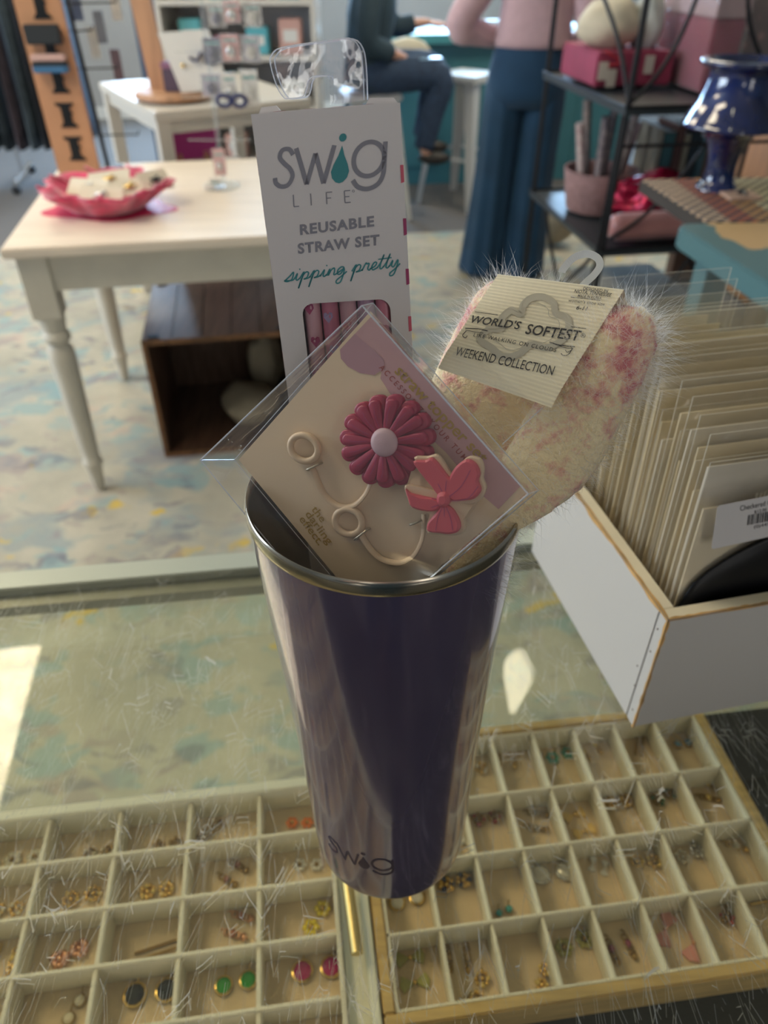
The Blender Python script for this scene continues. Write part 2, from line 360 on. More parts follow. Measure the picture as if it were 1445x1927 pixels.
# ---- rug
def m_rug():
    m = bpy.data.materials.new('distressed_rug'); m.use_nodes = True; nt = m.node_tree; N = nt.nodes.new; L = nt.links.new; bs = nt.nodes['Principled BSDF']; bs.inputs['Roughness'].default_value = .95; bs.inputs['Specular IOR Level'].default_value = .1
    tc = N('ShaderNodeTexCoord'); mp = N('ShaderNodeMapping'); mp.inputs['Rotation'].default_value = (0, 0, -RA); L(tc.outputs['Object'], mp.inputs[0])
    wn = N('ShaderNodeTexNoise'); wn.inputs['Scale'].default_value = 7; wn.inputs['Detail'].default_value = 3; L(mp.outputs[0], wn.inputs['Vector'])
    wv = N('ShaderNodeVectorMath'); wv.operation = 'MULTIPLY_ADD'; wv.inputs[1].default_value = (.16,)*3; L(wn.outputs['Color'], wv.inputs[0]); L(mp.outputs[0], wv.inputs[2])
    cur = None
    bn = N('ShaderNodeTexNoise'); bn.inputs['Scale'].default_value = 2.2; bn.inputs['Detail'].default_value = 8; bn.inputs['Roughness'].default_value = .7; L(mp.outputs[0], bn.inputs['Vector'])
    br = N('ShaderNodeValToRGB'); L(bn.outputs[0], br.inputs[0]); e = br.color_ramp.elements; e[0].position = .3; e[0].color = (.35, .33, .27, 1); e[1].position = .7; e[1].color = (.55, .51, .41, 1)
    cur = br.outputs[0]
    def layer(cur, col, sc, st, seed, lo, hi, amt, tex='n'):
        mp2 = N('ShaderNodeMapping'); mp2.inputs['Scale'].default_value = st; mp2.inputs['Location'].default_value = (seed*3.1, seed*1.7, seed); L(wv.outputs[0], mp2.inputs[0])
        if tex == 'n':
            t = N('ShaderNodeTexNoise'); t.inputs['Scale'].default_value = sc; t.inputs['Detail'].default_value = 2.5; t.inputs['Roughness'].default_value = .6; L(mp2.outputs[0], t.inputs['Vector']); o = t.outputs[0]
        else:
            t = N('ShaderNodeTexVoronoi'); t.inputs['Scale'].default_value = sc; L(mp2.outputs[0], t.inputs['Vector']); sp = N('ShaderNodeSeparateColor'); L(t.outputs['Color'], sp.inputs[0]); o = sp.outputs[0]
        mr = N('ShaderNodeMapRange'); mr.inputs[1].default_value = lo; mr.inputs[2].default_value = hi; mr.inputs[4].default_value = amt; L(o, mr.inputs[0])
        wear = N('ShaderNodeMath'); wear.operation = 'MULTIPLY'; L(mr.outputs[0], wear.inputs[0])
        wr = N('ShaderNodeMapRange'); wr.inputs[1].default_value = .36; wr.inputs[2].default_value = .50; L(bn.outputs[0], wr.inputs[0]); L(wr.outputs[0], wear.inputs[1])
        mx = N('ShaderNodeMix'); mx.data_type = 'RGBA'; L(wear.outputs[0], mx.inputs[0]); L(cur, mx.inputs[6]); mx.inputs[7].default_value = (*col, 1); return mx.outputs[2]
    cur = layer(cur, (.20, .28, .32), 3.4, (1, 1.5, 1), 1, .52, .60, .55)
    cur = layer(cur, (.22, .37, .40), 6.5, (1, 1.8, 1), 2, .56, .61, .6)
    cur = layer(cur, (.28, .21, .23), 5, (1, 1.7, 1), 3, .58, .64, .45)
    cur = layer(cur, (.62, .42, .05), 5.5, (1, 1.6, 1), 4, .67, .69, .8)
    cur = layer(cur, (.17, .17, .20), 7, (1, 2, 1), 5, .58, .64, .6)
    cur = layer(cur, (.52, .34, .28), 6, (1, 1.6, 1), 6, .62, .70, .35)
    fn = N('ShaderNodeTexNoise'); fn.inputs['Scale'].default_value = 260; fn.inputs['Detail'].default_value = 2; L(mp.outputs[0], fn.inputs['Vector'])
    fr = N('ShaderNodeMapRange'); fr.inputs[3].default_value = .75; fr.inputs[4].default_value = 1.25; L(fn.outputs[0], fr.inputs[0])
    mm = N('ShaderNodeVectorMath'); mm.operation = 'MULTIPLY'; L(cur, mm.inputs[0]); L(fr.outputs[0], mm.inputs[1]); L(mm.outputs[0], bs.inputs['Base Color'])
    bp = N('ShaderNodeBump'); bp.inputs['Strength'].default_value = .5; bp.inputs['Distance'].default_value = .004; L(fn.outputs[0], bp.inputs['Height']); L(bp.outputs[0], bs.inputs['Normal'])
    return m
b = NB(); o = room(-2.7, 0.55, 0.0); add_box(b, o, e1r*5.2, e2r*3.95, V((0,0,.012)), .004)
solo('area_rug', b, m_rug(), 'large distressed cream rug with blue and yellow motifs covering the shop floor', 'rug')
# ================================================================ DISPLAY CASE
TA = R(7.4); ta = V((math.cos(TA), math.sin(TA), 0)); tb = V((-math.sin(TA), math.cos(TA), 0))
def T(u, v, z=0.0): return ta*u + tb*v + V((0, 0, z))
def tbox(bm, u0, u1, v0, v1, z0, z1, bev=0.0): add_box(bm, T(u0, v0, z0), ta*(u1-u0), tb*(v1-v0), V((0,0,z1-z0)), bev)
m_glasstop = film('scratched_glass', (.965, .95, .87), 0.03, 0.0, dust_haze=0.006, dcol=(.72, .70, .50), scratches=True)
m_glass_side = film('case_glass', (.93, .96, .92), 0.04, 0.0, dust_haze=0.01)
m_alu = mat('pale_green_metal', (.46, .49, .41), .35, .3)
m_alu2 = mat('grey_channel', (.30, .32, .31), .4, .4)
m_blk = mat('black_velvet', (.012, .012, .012), .9, bump=.3, bscale=500)
m_body = mat('case_white', (.62, .60, .55), .5)
m_brass = mat('brass', (.62, .50, .24), .35, .8)
case = thing('display_case', 'glass topped shop display case under the tumbler and the white wooden bin', 'display case', (0.1, 0.2, 0))
b = NB(); tbox(b, -.75, .95, -.12, .470, GZ-.006, GZ); obj('glass_top', b, m_glasstop, case)
b = NB(); tbox(b, -.75, .95, .462, .467, .66, GZ-.012); obj('front_glass', b, m_glass_side, case)
b = NB(); tbox(b, -.755, .955, .456, .477, GZ-.012, GZ+.0015, .001); obj('edge_trim', b, m_alu, case)
b = NB(); tbox(b, -.755, .955, .443, .456, GZ-.016, GZ-.0065); obj('grey_channel', b, m_alu2, case)
for u in (-.75, .93):
    b = NB(); tbox(b, u, u+.02, .447, .467, .66, GZ-.017); obj('corner_post', b, m_alu, case)
b = NB(); tbox(b, -.74, .335, -.10, .362, .818, .83); tbox(b, .336, .93, -.10, .402, .818, .83); obj('black_shelf', b, m_blk, case)
b = NB(); tbox(b, .362, .378, .38, .396, .66, .817); obj('shelf_post', b, m_dark, case)
b = NB(); tbox(b, -.75, .95, -.12, .467, .0, .655); obj('case_body', b, m_body, case)
# brass rail that stops between the two trays
b = NB(); tube(b, [P(652, 1648, .868), P(672, 1795, .868)], .0042, 16)
solo('brass_rod', b, m_brass, 'short brass rod lying on the gap between the white tray and the wooden tray', 'rod', smooth=True)

# ---------------------------------------------------------------- trays
TZ = .86
m_felt = mat('white_felt', (.80, .76, .64), .95, bump=.4, bscale=700)
m_felt2 = mat('cream_lining', (.74, .60, .42), .9, var=.05, vscale=60, bump=.2, bscale=400)
m_traywhite = mat('tray_white', (.84, .84, .74), .4)
m_pine = mat('pine_wood', (.60, .42, .17), .5, var=.16, vscale=14, stretch=(1, 12, 12), bump=.1)
tr = thing('jewellery_tray', 'white compartment tray of earrings at the lower left of the case', 'tray', tuple(T(-.2, .2, .831)), )
b = NB()
tbox(b, -.405, .022, .3545, .3635, .8305, TZ+.003, .001); tbox(b, -.405, .022, .06, .069, .8305, TZ, .001)
tbox(b, .0005, .022, .0692, .3543, .8305, TZ-.010, .001); obj('tray_frame', b, m_traywhite, tr)
b = NB(); tbox(b, .016, .022, .0692, .3543, .8505, TZ, .001); obj('tray_rim', b, m_traywhite, tr)
b = NB()
WU = [-.0579-.0555*k for k in range(7)]; WV = [.3170, .2770, .2375, .1970, .1575, .118]
for u in WU: tbox(b, u-.0018, u+.0018, .0692, .3543, .834, TZ-.001, .0007)
tbox(b, -.0035, .0003, .0692, .3543, .834, TZ, .0007)
for v in WV: tbox(b, -.404, -.0036, v-.0016, v+.0016, .834, TZ, .0007)
obj('divider', b, m_felt, tr)
b = NB(); tbox(b, -.404, .0003, .0692, .3543, .8306, .8338); obj('tray_lining', b, m_felt2, tr)

tr = thing('jewellery_tray', 'pine framed compartment tray of earrings at the lower right of the case', 'tray', tuple(T(.18, .28, .831)))
RU = [.033+.0375*k for k in range(9)]; RV = [.384, .3290, .2810, .2315, .1838]
b = NB(); w = .0095
tbox(b, RU[0]-w, RU[-1]+w, RV[0]+.0015, RV[0]+w, .8305, TZ+.002, .0012); tbox(b, RU[0]-w, RU[-1]+w, RV[-1]-w, RV[-1]-.0015, .8305, TZ+.002, .0012)
tbox(b, RU[0]-w, RU[0]-.0015, RV[-1]-.0014, RV[0]+.0014, .8305, TZ+.002, .0012); tbox(b, RU[-1]+.0015, RU[-1]+w, RV[-1]-.0014, RV[0]+.0014, .8305, TZ+.002, .0012)
obj('tray_frame', b, m_pine, tr)
b = NB()
for u in RU[1:-1]: tbox(b, u-.0013, u+.0013, RV[-1], RV[0], .834, TZ-.001, .0006)
for u in (RU[0], RU[-1]): tbox(b, u-.0013, u+.0013, RV[-1], RV[0], .834, TZ, .0006)
for v in RV: tbox(b, RU[0]-.0013, RU[-1]+.0013, v-.0013, v+.0013, .834, TZ, .0006)
obj('divider', b, m_felt, tr)
b = NB(); tbox(b, RU[0], RU[-1], RV[-1], RV[0], .8306, .8338); obj('tray_lining', b, m_felt2, tr)

# ---------------------------------------------------------------- earrings, one pair to a cell
m_gold = mat('gold', (.80, .56, .20), .25, 1.0); m_dgold = mat('antique_gold', (.42, .28, .11), .35, 1.0); m_silver = mat('silver', (.75, .74, .72), .2, 1.0); m_rose = mat('rose_gold', (.75, .42, .27), .3, 1.0)
GM = {}
def gem(n, c, r=.12, coat=.6): 
    if n not in GM: GM[n] = mat('gem_'+n, c, r, 0.0, coat=coat)
    return GM[n]
ZB = .8342
def e_drop(root, c, ang, gm, metal, r=.0042):
    for s in (-1, 1):
        d = V((math.cos(ang), math.sin(ang), 0))*s*r*1.35; p = c + d
        b = NB(); lathe(b, p, [(r*.5, 0), (r*1.02, .0004), (r*1.05, .0016), (r*.9, .002)], 18, cap1=True)
        tube(b, [p+V((0, r*1.0, .0012)), p+V((0, r*1.5, .002)), p+V((.0005, r*1.9, .0035))], .0004, 6)
        o = obj('earring', b, metal, root, True)
        b = NB(); lathe(b, p + V((0,0,.0018)), [(r*.88, 0), (r*.8, .0012), (r*.5, .0022)], 10, cap1=True); obj('gem', b, gm, o)
def e_cluster(root, c, ang, gm, metal, n=7, r=.0014, spread=.006):
    rr = random.Random(int(c.x*1e5)+int(c.y*1e5))
    for s in (-1, 1):
        p = c + V((math.cos(ang), math.sin(ang), 0))*s*spread*.95; b = NB(); g = NB()
        tube(b, [p + V((math.cos(a)*spread*.55, math.sin(a)*spread*.55, .0012)) for a in [i*math.pi/6 for i in range(12)]], .0006, 6, closed=True)
        for i in range(n):
            a = i*2*math.pi/n; q = p + V((math.cos(a)*spread*.62, math.sin(a)*spread*.62, .0016+rr.random()*.0012)); ball(b if i % 3 else g, q, r*(.8+.5*rr.random()), sub=1)
        ball(b, p + V((0,0,.002)), r*1.2, sub=1)
        o = obj('earring', b, metal, root, 'all'); obj('gem', g, gm, o, 'all')
def e_flower(root, c, ang, gm, metal, r=.0045, pet=6):
    for s in (-1, 1):
        p = c + V((math.cos(ang), math.sin(ang), 0))*s*r*1.15; g = NB()
        for i in range(pet):
            a = 2*math.pi*i/pet; ball(g, p + V((math.cos(a)*r*.6, math.sin(a)*r*.6, .0016)), r*.42, 1, 1, .5, 1)
        o = obj('earring', g, gm, root, 'all'); b = NB(); ball(b, p + V((0,0,.0026)), r*.28, sub=1); tube(b, [p, p+V((0,0,-.0001+.0005))], r*.2, 8); obj('flower_centre', b, metal, o, 'all')
def e_dangle(root, c, ang, gm, metal, L=.013):
    for s in (-1, 1):
        x = V((math.cos(ang), math.sin(ang), 0)); y = V((-x.y, x.x, 0)); p = c + x*s*.0055; b = NB()
        tube(b, [p + y*(L*.5+.0035) + V((0,0,.001)), p + y*(L*.5+.002) + x*.0016 + V((0,0,.001)), p + y*L*.5 + V((0,0,.001))], .0005, 6)
        for k in range(4): tube(b, smooth_pts([p + y*(L*.42-k*L*.24) + x*.0018*math.cos(a) + y*.0018*math.sin(a) + V((0,0,.0012)) for a in [i*math.pi/4 for i in range(8)]], 2, True), .0005, 6, closed=True)
        ball(b, p - y*L*.45 + V((0,0,.0018)), .0022, 1, 1.2, .6, 1)
        o = obj('earring', b, metal, root, 'all'); g = NB(); ball(g, p + y*L*.1 + V((0,0,.0024)), .0021, 1, 1.4, .6, 1); obj('gem', g, gm, o, 'all')
def e_bow(root, c, ang, gm, metal, s_=.0075):
    for s in (-1, 1):
        x = V((math.cos(ang), math.sin(ang), 0)); y = V((-x.y, x.x, 0)); p = c + y*s*s_*.75; g = NB()
        for q in (-1, 1): plate(g, [p, p + x*q*s_*.8 + y*s_*.5, p + x*q*s_ + y*0, p + x*q*s_*.8 - y*s_*.5], V((0,0,1)), .0016)
        o = obj('earring', g, gm, root); b = NB(); ball(b, p + V((0,0,.002)), .0014, sub=1); obj('knot', b, metal, o, 'all')
def e_bar(root, c, ang, gm, metal, L=.02):
    x = V((math.cos(ang), math.sin(ang), 0)); y = V((-x.y, x.x, 0))
    for s in (-1, 1):
        b = NB(); tube(b, [c + y*s*.0022 - x*L/2 + V((0,0,.001)), c + y*s*.0022 + x*L/2 + V((0,0,.001))], .0009, 8); o = obj('earring', b, metal, root, True)
        g = NB(); ball(g, c + y*s*.0022 + x*L/2 + V((0,0,.0016)), .0015, sub=1); obj('gem', g, gm, o, 'all')
WR = ['back row', 'second row from the back', 'third row from the back', 'front row in view']
EAR = [
 # x, y, builder, gem, metal, look, row, cell, tray
 (564, 1549, e_flower, ('orange', (.9, .22, .02)), m_gold, 'bright orange flower stud earrings', 'white tray, back row, cell beside the tumbler', 0, {}),
 (393, 1566, e_bar, ('brown', (.18, .08, .04)), m_dgold, 'thin brown bar earrings', 'white tray, back row, second cell left of the tumbler', 40, {}),
 (315, 1592, e_cluster, ('amber', (.4, .25, .08)), m_dgold, 'antique gold beaded cluster earrings', 'white tray, back row, third cell left of the tumbler', 10, {}),
 (186, 1606, e_cluster, ('cream', (.75, .7, .55)), m_dgold, 'cream and dull gold cluster earrings', 'white tray, back row, fourth cell left of the tumbler', 5, {}),
 (45, 1616, e_flower, ('ivory', (.75, .72, .6)), m_dgold, 'ivory flower earrings with dark middles', 'white tray, back row at the left picture edge', 8, {'r': .0062}),
 (580, 1628, e_flower, ('white', (.8, .78, .75)), m_dgold, 'white flower stud earrings with dark centres', 'white tray, second row, cell beside the tumbler', 0, {'r': .0048}),
 (440, 1644, e_dangle, ('rose', (.35, .14, .12)), m_dgold, 'long dark rose chain dangle earrings', 'white tray, second row, second cell left of the tumbler', 60, {}),
 (296, 1677, e_cluster, ('goldbead', (.8, .6, .2)), m_gold, 'shiny gold ball cluster earrings', 'white tray, second row, third cell left of the tumbler', 8, {'n': 9, 'r': .0017}),
 (155, 1688, e_cluster, ('goldbead', (.8, .6, .2)), m_gold, 'gold ring earrings ringed with beads', 'white tray, second row, fourth cell left of tumbler', 15, {'n': 8, 'spread': .007}),
 (14, 1712, e_cluster, ('cream', (.7, .7, .5)), m_gold, 'pale gold bead earrings', 'white tray, second row at the left picture edge', 5, {}),
 (596, 1728, e_flower, ('yellow', (.85, .68, .03)), m_gold, 'lemon yellow flower stud earrings', 'white tray, third row, cell against the right rim', 60, {'r': .0056}),
 (450, 1742, e_dangle, ('brick', (.4, .15, .10)), m_rose, 'brick red beaded dangle earrings', 'white tray, third row, second cell from the right rim', 75, {}),
 (296, 1788, e_bar, ('goldbead', (.8, .6, .2)), m_dgold, 'slim gold bar earrings', 'white tray, third row, third cell from the right rim', 18, {'L': .026}),
 (132, 1796, e_cluster, ('pink', (.7, .4, .35)), m_rose, 'rose gold petal cluster earrings', 'white tray, third row, fourth cell from the right rim', 30, {'n': 10, 'r': .002}),
 (6, 1808, e_dangle, ('goldbead', (.8, .6, .2)), m_gold, 'gold dangle earrings', 'white tray, third row at the left picture edge', 0, {}),
 (596, 1824, e_drop, ('magenta', (.5, .01, .16)), m_gold, 'magenta round gem earrings in gold settings', 'white tray, front row, against the right rim', 8, {'r': .0062}),
 (444, 1850, e_drop, ('green', (.02, .35, .03)), m_gold, 'emerald green gem earrings in gold settings', 'white tray, front row, second cell from right', 12, {'r': .0052}),
 (284, 1868, e_drop, ('black', (.01, .015, .025)), m_gold, 'black oval gem earrings in gold settings', 'white tray, front row, third cell from right', 8, {'r': .0066}),
 (140, 1900, e_drop, ('cream', (.7, .66, .6)), m_dgold, 'small cream gem earrings', 'white tray, front row, fourth cell from the right rim', 70, {'r': .0035}),
 # right tray
 (893, 1452, e_cluster, ('pearl', (.8, .78, .72)), m_gold, 'pearl and gold spray earrings', 'pine tray, back row, cell just right of the tumbler', 20, {}),
 (952, 1430, e_dangle, ('amber', (.45, .3, .1)), m_gold, 'gold chain dangle earrings', 'pine tray, back row, second cell right of the tumbler', 0, {}),
 (1054, 1422, e_flower, ('turquoise', (.10, .42, .38)), m_dgold, 'turquoise flower earrings', 'pine tray, back row, third cell right of the tumbler', 20, {'r': .0056}),
 (1110, 1412, e_dangle, ('goldbead', (.8, .6, .2)), m_gold, 'gold twist dangle earrings', 'pine tray, back row below the corner of the white bin', 30, {}),
 (1203, 1400, e_bar, ('amber', (.5, .35, .1)), m_dgold, 'dull gold bar earrings', 'pine tray, back row, second cell from its right end', 70, {}),
 (1284, 1400, e_drop, ('blue', (.06, .22, .42)), m_dgold, 'tiny blue stone earrings', 'pine tray, back row, cell at its right end', 10, {'r': .003}),
 (864, 1592, e_drop, ('crystal', (.8, .8, .8)), m_silver, 'clear crystal stud earrings', 'pine tray, beside the tumbler', 60, {'r': .003}),
 (915, 1541, e_cluster, ('red', (.45, .06, .06)), m_dgold, 'red and grey stone cluster earrings', 'pine tray, second row, nearest the tumbler', 10, {'n': 8}),
 (1012, 1545, e_dangle, ('grey', (.35, .33, .32)), m_dgold, 'grey stone dangle earrings', 'pine tray, second row, two cells beyond the tumbler', 80, {}),
 (1090, 1549, e_bow, ('goldleaf', (.85, .6, .22)), m_gold, 'bright shiny gold bow earrings', 'pine tray, second row, brightest pair in the tray', 20, {'s_': .0085}),
 (1164, 1510, e_cluster, ('amber', (.5, .33, .1)), m_gold, 'round gold filigree earrings', 'pine tray, right of the bright gold bows', 10, {'n': 10, 'r': .0018}),
 (1248, 1500, e_cluster, ('darkgreen', (.04, .16, .08)), m_dgold, 'dark green and gold cluster earrings', 'pine tray, second row, second cell from its right end', 30, {}),
 (1335, 1490, e_dangle, ('goldbead', (.8, .6, .2)), m_dgold, 'dull gold leaf dangle earrings', 'pine tray, second row, cell at its right end', 75, {}),
 (766, 1694, e_drop, ('pearl', (.75, .75, .78)), m_gold, 'blue white pearl earrings on gold', 'pine tray, under the tumbler foot', 15, {'r': .0048}),
 (856, 1662, e_cluster, ('navy', (.05, .07, .16)), m_gold, 'navy, red and gold stone cluster earrings', 'pine tray, beside the tumbler foot', 15, {'n': 9, 'r': .0018}),
 (948, 1716, e_drop, ('teal', (.05, .38, .42)), m_dgold, 'tiny teal stone stud earrings', 'pine tray, third row, one cell past the navy pair', 20, {'r': .0026}),
 (1040, 1643, e_drop, ('silverpearl', (.72, .72, .70)), m_silver, 'large silver pearl earrings', 'pine tray, third row, left of the silver hearts', 8, {'r': .006}),
 (1126, 1630, e_bow, ('crystal', (.8, .8, .8)), m_silver, 'silver heart shaped bow earrings', 'pine tray, third row, just right of the silver pearls', 70, {'s_': .0052}),
 (1214, 1622, e_cluster, ('goldbead', (.8, .6, .2)), m_gold, 'small gold flower cluster earrings', 'pine tray, third row, third cell from its right end', 0, {}),
 (1297, 1608, e_cluster, ('pearl', (.75, .73, .7)), m_silver, 'silver and pearl cluster earrings', 'pine tray, third row, second cell from its right end', 20, {}),
 (1387, 1580, e_dangle, ('cream', (.7, .6, .4)), m_gold, 'gold and cream dangle earrings', 'pine tray, third row, cell at its right end', 70, {}),
 (776, 1826, e_bow, ('olive', (.40, .40, .12)), m_gold, 'olive green bow earrings on gold', 'pine tray, front row, first cell on the left', 10, {'s_': .009}),
 (862, 1806, e_dangle, ('amber', (.4, .25, .1)), m_dgold, 'dull gold droplet earrings', 'pine tray, front row, back of second cell', 0, {}),
 (902, 1862, e_cluster, ('goldbead', (.8, .6, .2)), m_gold, 'bright gold dangling flower earrings', 'pine tray, front row, front of second cell', 70, {'n': 8}),
 (1022, 1840, e_cluster, ('goldbead', (.8, .6, .2)), m_gold, 'gold little flower stud earrings', 'pine tray, front row, third cell from the left', 70, {'spread': .0045}),
 (1080, 1776, e_flower, ('moss', (.38, .36, .10)), m_dgold, 'moss green flower earrings', 'pine tray, front row, fourth cell from the left', 20, {'r': .006}),
 (1168, 1786, e_dangle, ('plum', (.30, .06, .13)), m_dgold, 'plum red chain earrings', 'pine tray, front row, fifth cell from the left', 15, {}),
 (1278, 1762, e_bow, ('blush', (.72, .33, .33)), m_rose, 'large blush pink bow earrings', 'pine tray, front row, sixth cell from the left', 60, {'s_': .011}),
 (1366, 1712, e_cluster, ('red', (.45, .06, .06)), m_dgold, 'small red and gold cluster earrings', 'pine tray, front row, seventh cell from the left', 70, {}),
 (1436, 1690, e_bar, ('darkgreen', (.04, .16, .08)), m_gold, 'gold bar earrings', 'pine tray, front row, at the right picture edge', 10, {}),
]
for (x, y, fn, (gn, gc), metal, look, where, ang, kw) in EAR:
    c = P(x, y, ZB+.001); c.z = ZB
    t = thing('earrings', look + ', ' + where, 'earrings', tuple(c), 'earrings in the trays of the display case')
    fn(t, V((0, 0, 0)) + c, R(ang), gem(gn, gc), metal, **kw)
    t.scale = (1.22, 1.22, 1.15)
# ================================================================ TUMBLER
CX, CY = .0035, .2252; CT = .0036; HS = 1.024
def cupx(h): return V((CX - CT*h/.235, CY, GZ + h*HS))
def m_cupmat():
    m = bpy.data.materials.new('iridescent_purple'); m.use_nodes = True; nt = m.node_tree; b = nt.nodes['Principled BSDF']
    b.inputs['Metallic'].default_value = .55; b.inputs['Roughness'].default_value = .17; b.inputs['Coat Weight'].default_value = .7; b.inputs['Coat Roughness'].default_value = .04
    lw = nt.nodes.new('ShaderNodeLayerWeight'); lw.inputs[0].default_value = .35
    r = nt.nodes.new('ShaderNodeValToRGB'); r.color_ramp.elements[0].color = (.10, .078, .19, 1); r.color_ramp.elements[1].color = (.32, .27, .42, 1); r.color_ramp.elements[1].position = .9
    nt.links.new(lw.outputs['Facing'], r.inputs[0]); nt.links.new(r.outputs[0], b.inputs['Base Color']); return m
m_cup = m_cupmat(); m_steel = mat('brushed_steel', (.50, .45, .36), .22, 1.0)
CPROF = [(0.0, .0), (.034, .0), (.0385, .0010), (.0405, .0035), (.0412, .008), (.0422, .03), (.0430, .06), (.0441, .09), (.0455, .12), (.0471, .15), (.0487, .18), (.0500, .205), (.0513, .2282)]
tum = thing('insulated_tumbler', 'glossy purple insulated tumbler with a steel rim standing on the glass counter', 'tumbler', (CX, CY, GZ))
def cup_lathe(prof, seg=96, cap0=False):
    b = NB(); rings = []
    for (r, h) in prof:
        c = cupx(h); rings.append([c + V((math.cos(2*math.pi*k/seg)*r, math.sin(2*math.pi*k/seg)*r, 0)) for k in range(seg)])
    loft(b, rings, cap=False); return b
q = smooth_pts([(r, h, 0) for r, h in CPROF[3:]], 4)
b = cup_lathe([(.0001, .0)] + CPROF[1:3] + [(v.x, v.y) for v in q]); obj('cup_body', b, m_cup, tum, True)
b = cup_lathe([(.0513, .2282), (.0516, .2285), (.0518, .230), (.0518, .2325), (.0516, .2338), (.0510, .2345), (.0501, .2335), (.0498, .230)]); obj('steel_rim', b, m_steel, tum, True)
b = cup_lathe([(.0498, .2301), (.0494, .22), (.0480, .19), (.045, .13), (.041, .07), (.036, .02), (.0001, .016)]); obj('steel_lining', b, m_steel, tum, True)
# mark near the foot of the tumbler
def cupr(h):
    for (r0, h0), (r1_, h1) in zip(CPROF[2:], CPROF[3:]):
        if h0 <= h <= h1: return r0 + (r1_-r0)*(h-h0)/(h1-h0)
    return .04
def cupmap(x, y):                                       # x along the wall in metres from a start angle, y up
    h = .0345 + y; a = R(-137) + x/.042; c = cupx(h); r = cupr(h) + .00015; return c + V((math.cos(a)*r, math.sin(a)*r, 0))
def swig_logo(bm_grey, bm_teal, mapf, sc=1.0, w=1.0):
    """lettering drawn in units of the photographed box print: 0..9 wide"""
    f = lambda x, y: mapf(x*sc, y*sc)
    stroke(bm_grey, [(1.35, 2.5), (1.0, 2.95), (.45, 2.9), (.3, 2.35), (.7, 1.85), (1.2, 1.4), (1.45, .8), (1.15, .15), (.6, .05), (.15, .35), (.05, .75)], .34*w, f)
    for p, r_ in (((1.55, 3.0), (2.65, .1)), ((2.65, .1), (3.15, 2.5)), ((3.15, 2.5), (4.0, .1)), ((4.0, .1), (4.62, 3.05))):
        stroke(bm_grey, [p, r_], .36*w, f, sm=0)
    tri = [(5.25, 3.0)]; N_ = 22
    pts = [(5.25, 3.0), (5.5, 2.2), (5.82, 1.5), (5.98, .95), (5.85, .45), (5.55, .12), (5.25, .03), (4.95, .12), (4.65, .45), (4.52, .95), (4.68, 1.5), (5.0, 2.2)]
    bm_teal.faces.new([bm_teal.verts.new(f(x, y)) for x, y in pts])
    bm_teal.faces.new([bm_teal.verts.new(f(5.25 + .3*math.cos(a), 3.62 + .32*math.sin(a))) for a in [2*math.pi*k/18 for k in range(18)]])
    stroke(bm_grey, [(7.5 + 1.22*math.cos(a), 1.80 + 1.34*math.sin(a)) for a in [2*math.pi*k/16 for k in range(16)]], .36*w, f, closed=True)
    stroke(bm_grey, [(8.72, 3.1), (8.75, 1.8), (8.75, .6), (8.4, -.2), (7.6, -.55), (6.8, -.35), (6.35, .2)], .36*w, f)
m_mark = mat('dark_etching', (.10, .075, .11), .5, .5)
b = NB(); swig_logo(b, b, cupmap, .0041, .85); obj('etched_logo', b, m_mark, tum, label='dark swig lettering on purple paint')
# ================================================================ STRAW SET BOX
m_cardw = mat('white_card', (.72, .69, .70), .55, spec=.3); m_ink_g = mat('grey_ink', (.25, .25, .30), .6); m_ink_t = mat('teal_ink', (.045, .26, .29), .6); m_magenta = mat('magenta_ink', (.36, .05, .15), .6); m_pinkink = mat('pink_ink', (.62, .12, .18), .6)
m_clearpl = film('clear_plastic', (.97, .98, 1.0), 0.06, 0.06, dust_haze=.04, dcol=(.8, .85, .95), bump=.25, bscale=90)
m_edge = film('plastic_edge', (.9, .93, 1.0), 0.35, 0.1, dust_haze=.45, dcol=(.9, .93, 1.0))
sTL, sTR = V((-.0429, .2681, 1.3748)), V((.0050, .2671, 1.3783))
sBL3, sBR3 = V((-.0388, .2554, 1.3057)), V((.0091, .2545, 1.3092))
sa = (sTR - sTL); sw = sa.length; sa = sa/sw; sd = ((sBL3 - sTL) + (sBR3 - sTR)).normalized(); sd = (sd - sa*sd.dot(sa)).normalized(); sn = sa.cross(sd).normalized()
if sn.y < 0: sn = -sn                                    # towards the back
SP = Plane(sTL, sa, sd); SH = .214; SDP = .0105
box = thing('straw_set_box', 'tall white carton of reusable straws with grey and teal lettering standing in the tumbler', 'carton', tuple(sTL + sa*sw/2 + sd*SH))
fr = SP.px
# front panel with its window cut out
wa0, wa1, wd0, wd1 = .0115, .0375, 0.0, 0.0
wt = (fr(575, 572) - sTL).dot(sd); wb = SH - .02; t = .0005
WL = (fr(575, 640) - sTL).dot(sa); WR_ = (fr(735, 590) - sTL).dot(sa)
def sb(bm, a0, a1, d0, d1, n0, n1, bev=0): add_box(bm, sTL + sa*a0 + sd*d0 + sn*n0, sa*(a1-a0), sd*(d1-d0), sn*(n1-n0), bev)
b = NB(); rad = .004; pts_o = [(0, 0), (sw, 0), (sw, SH), (0, SH)]
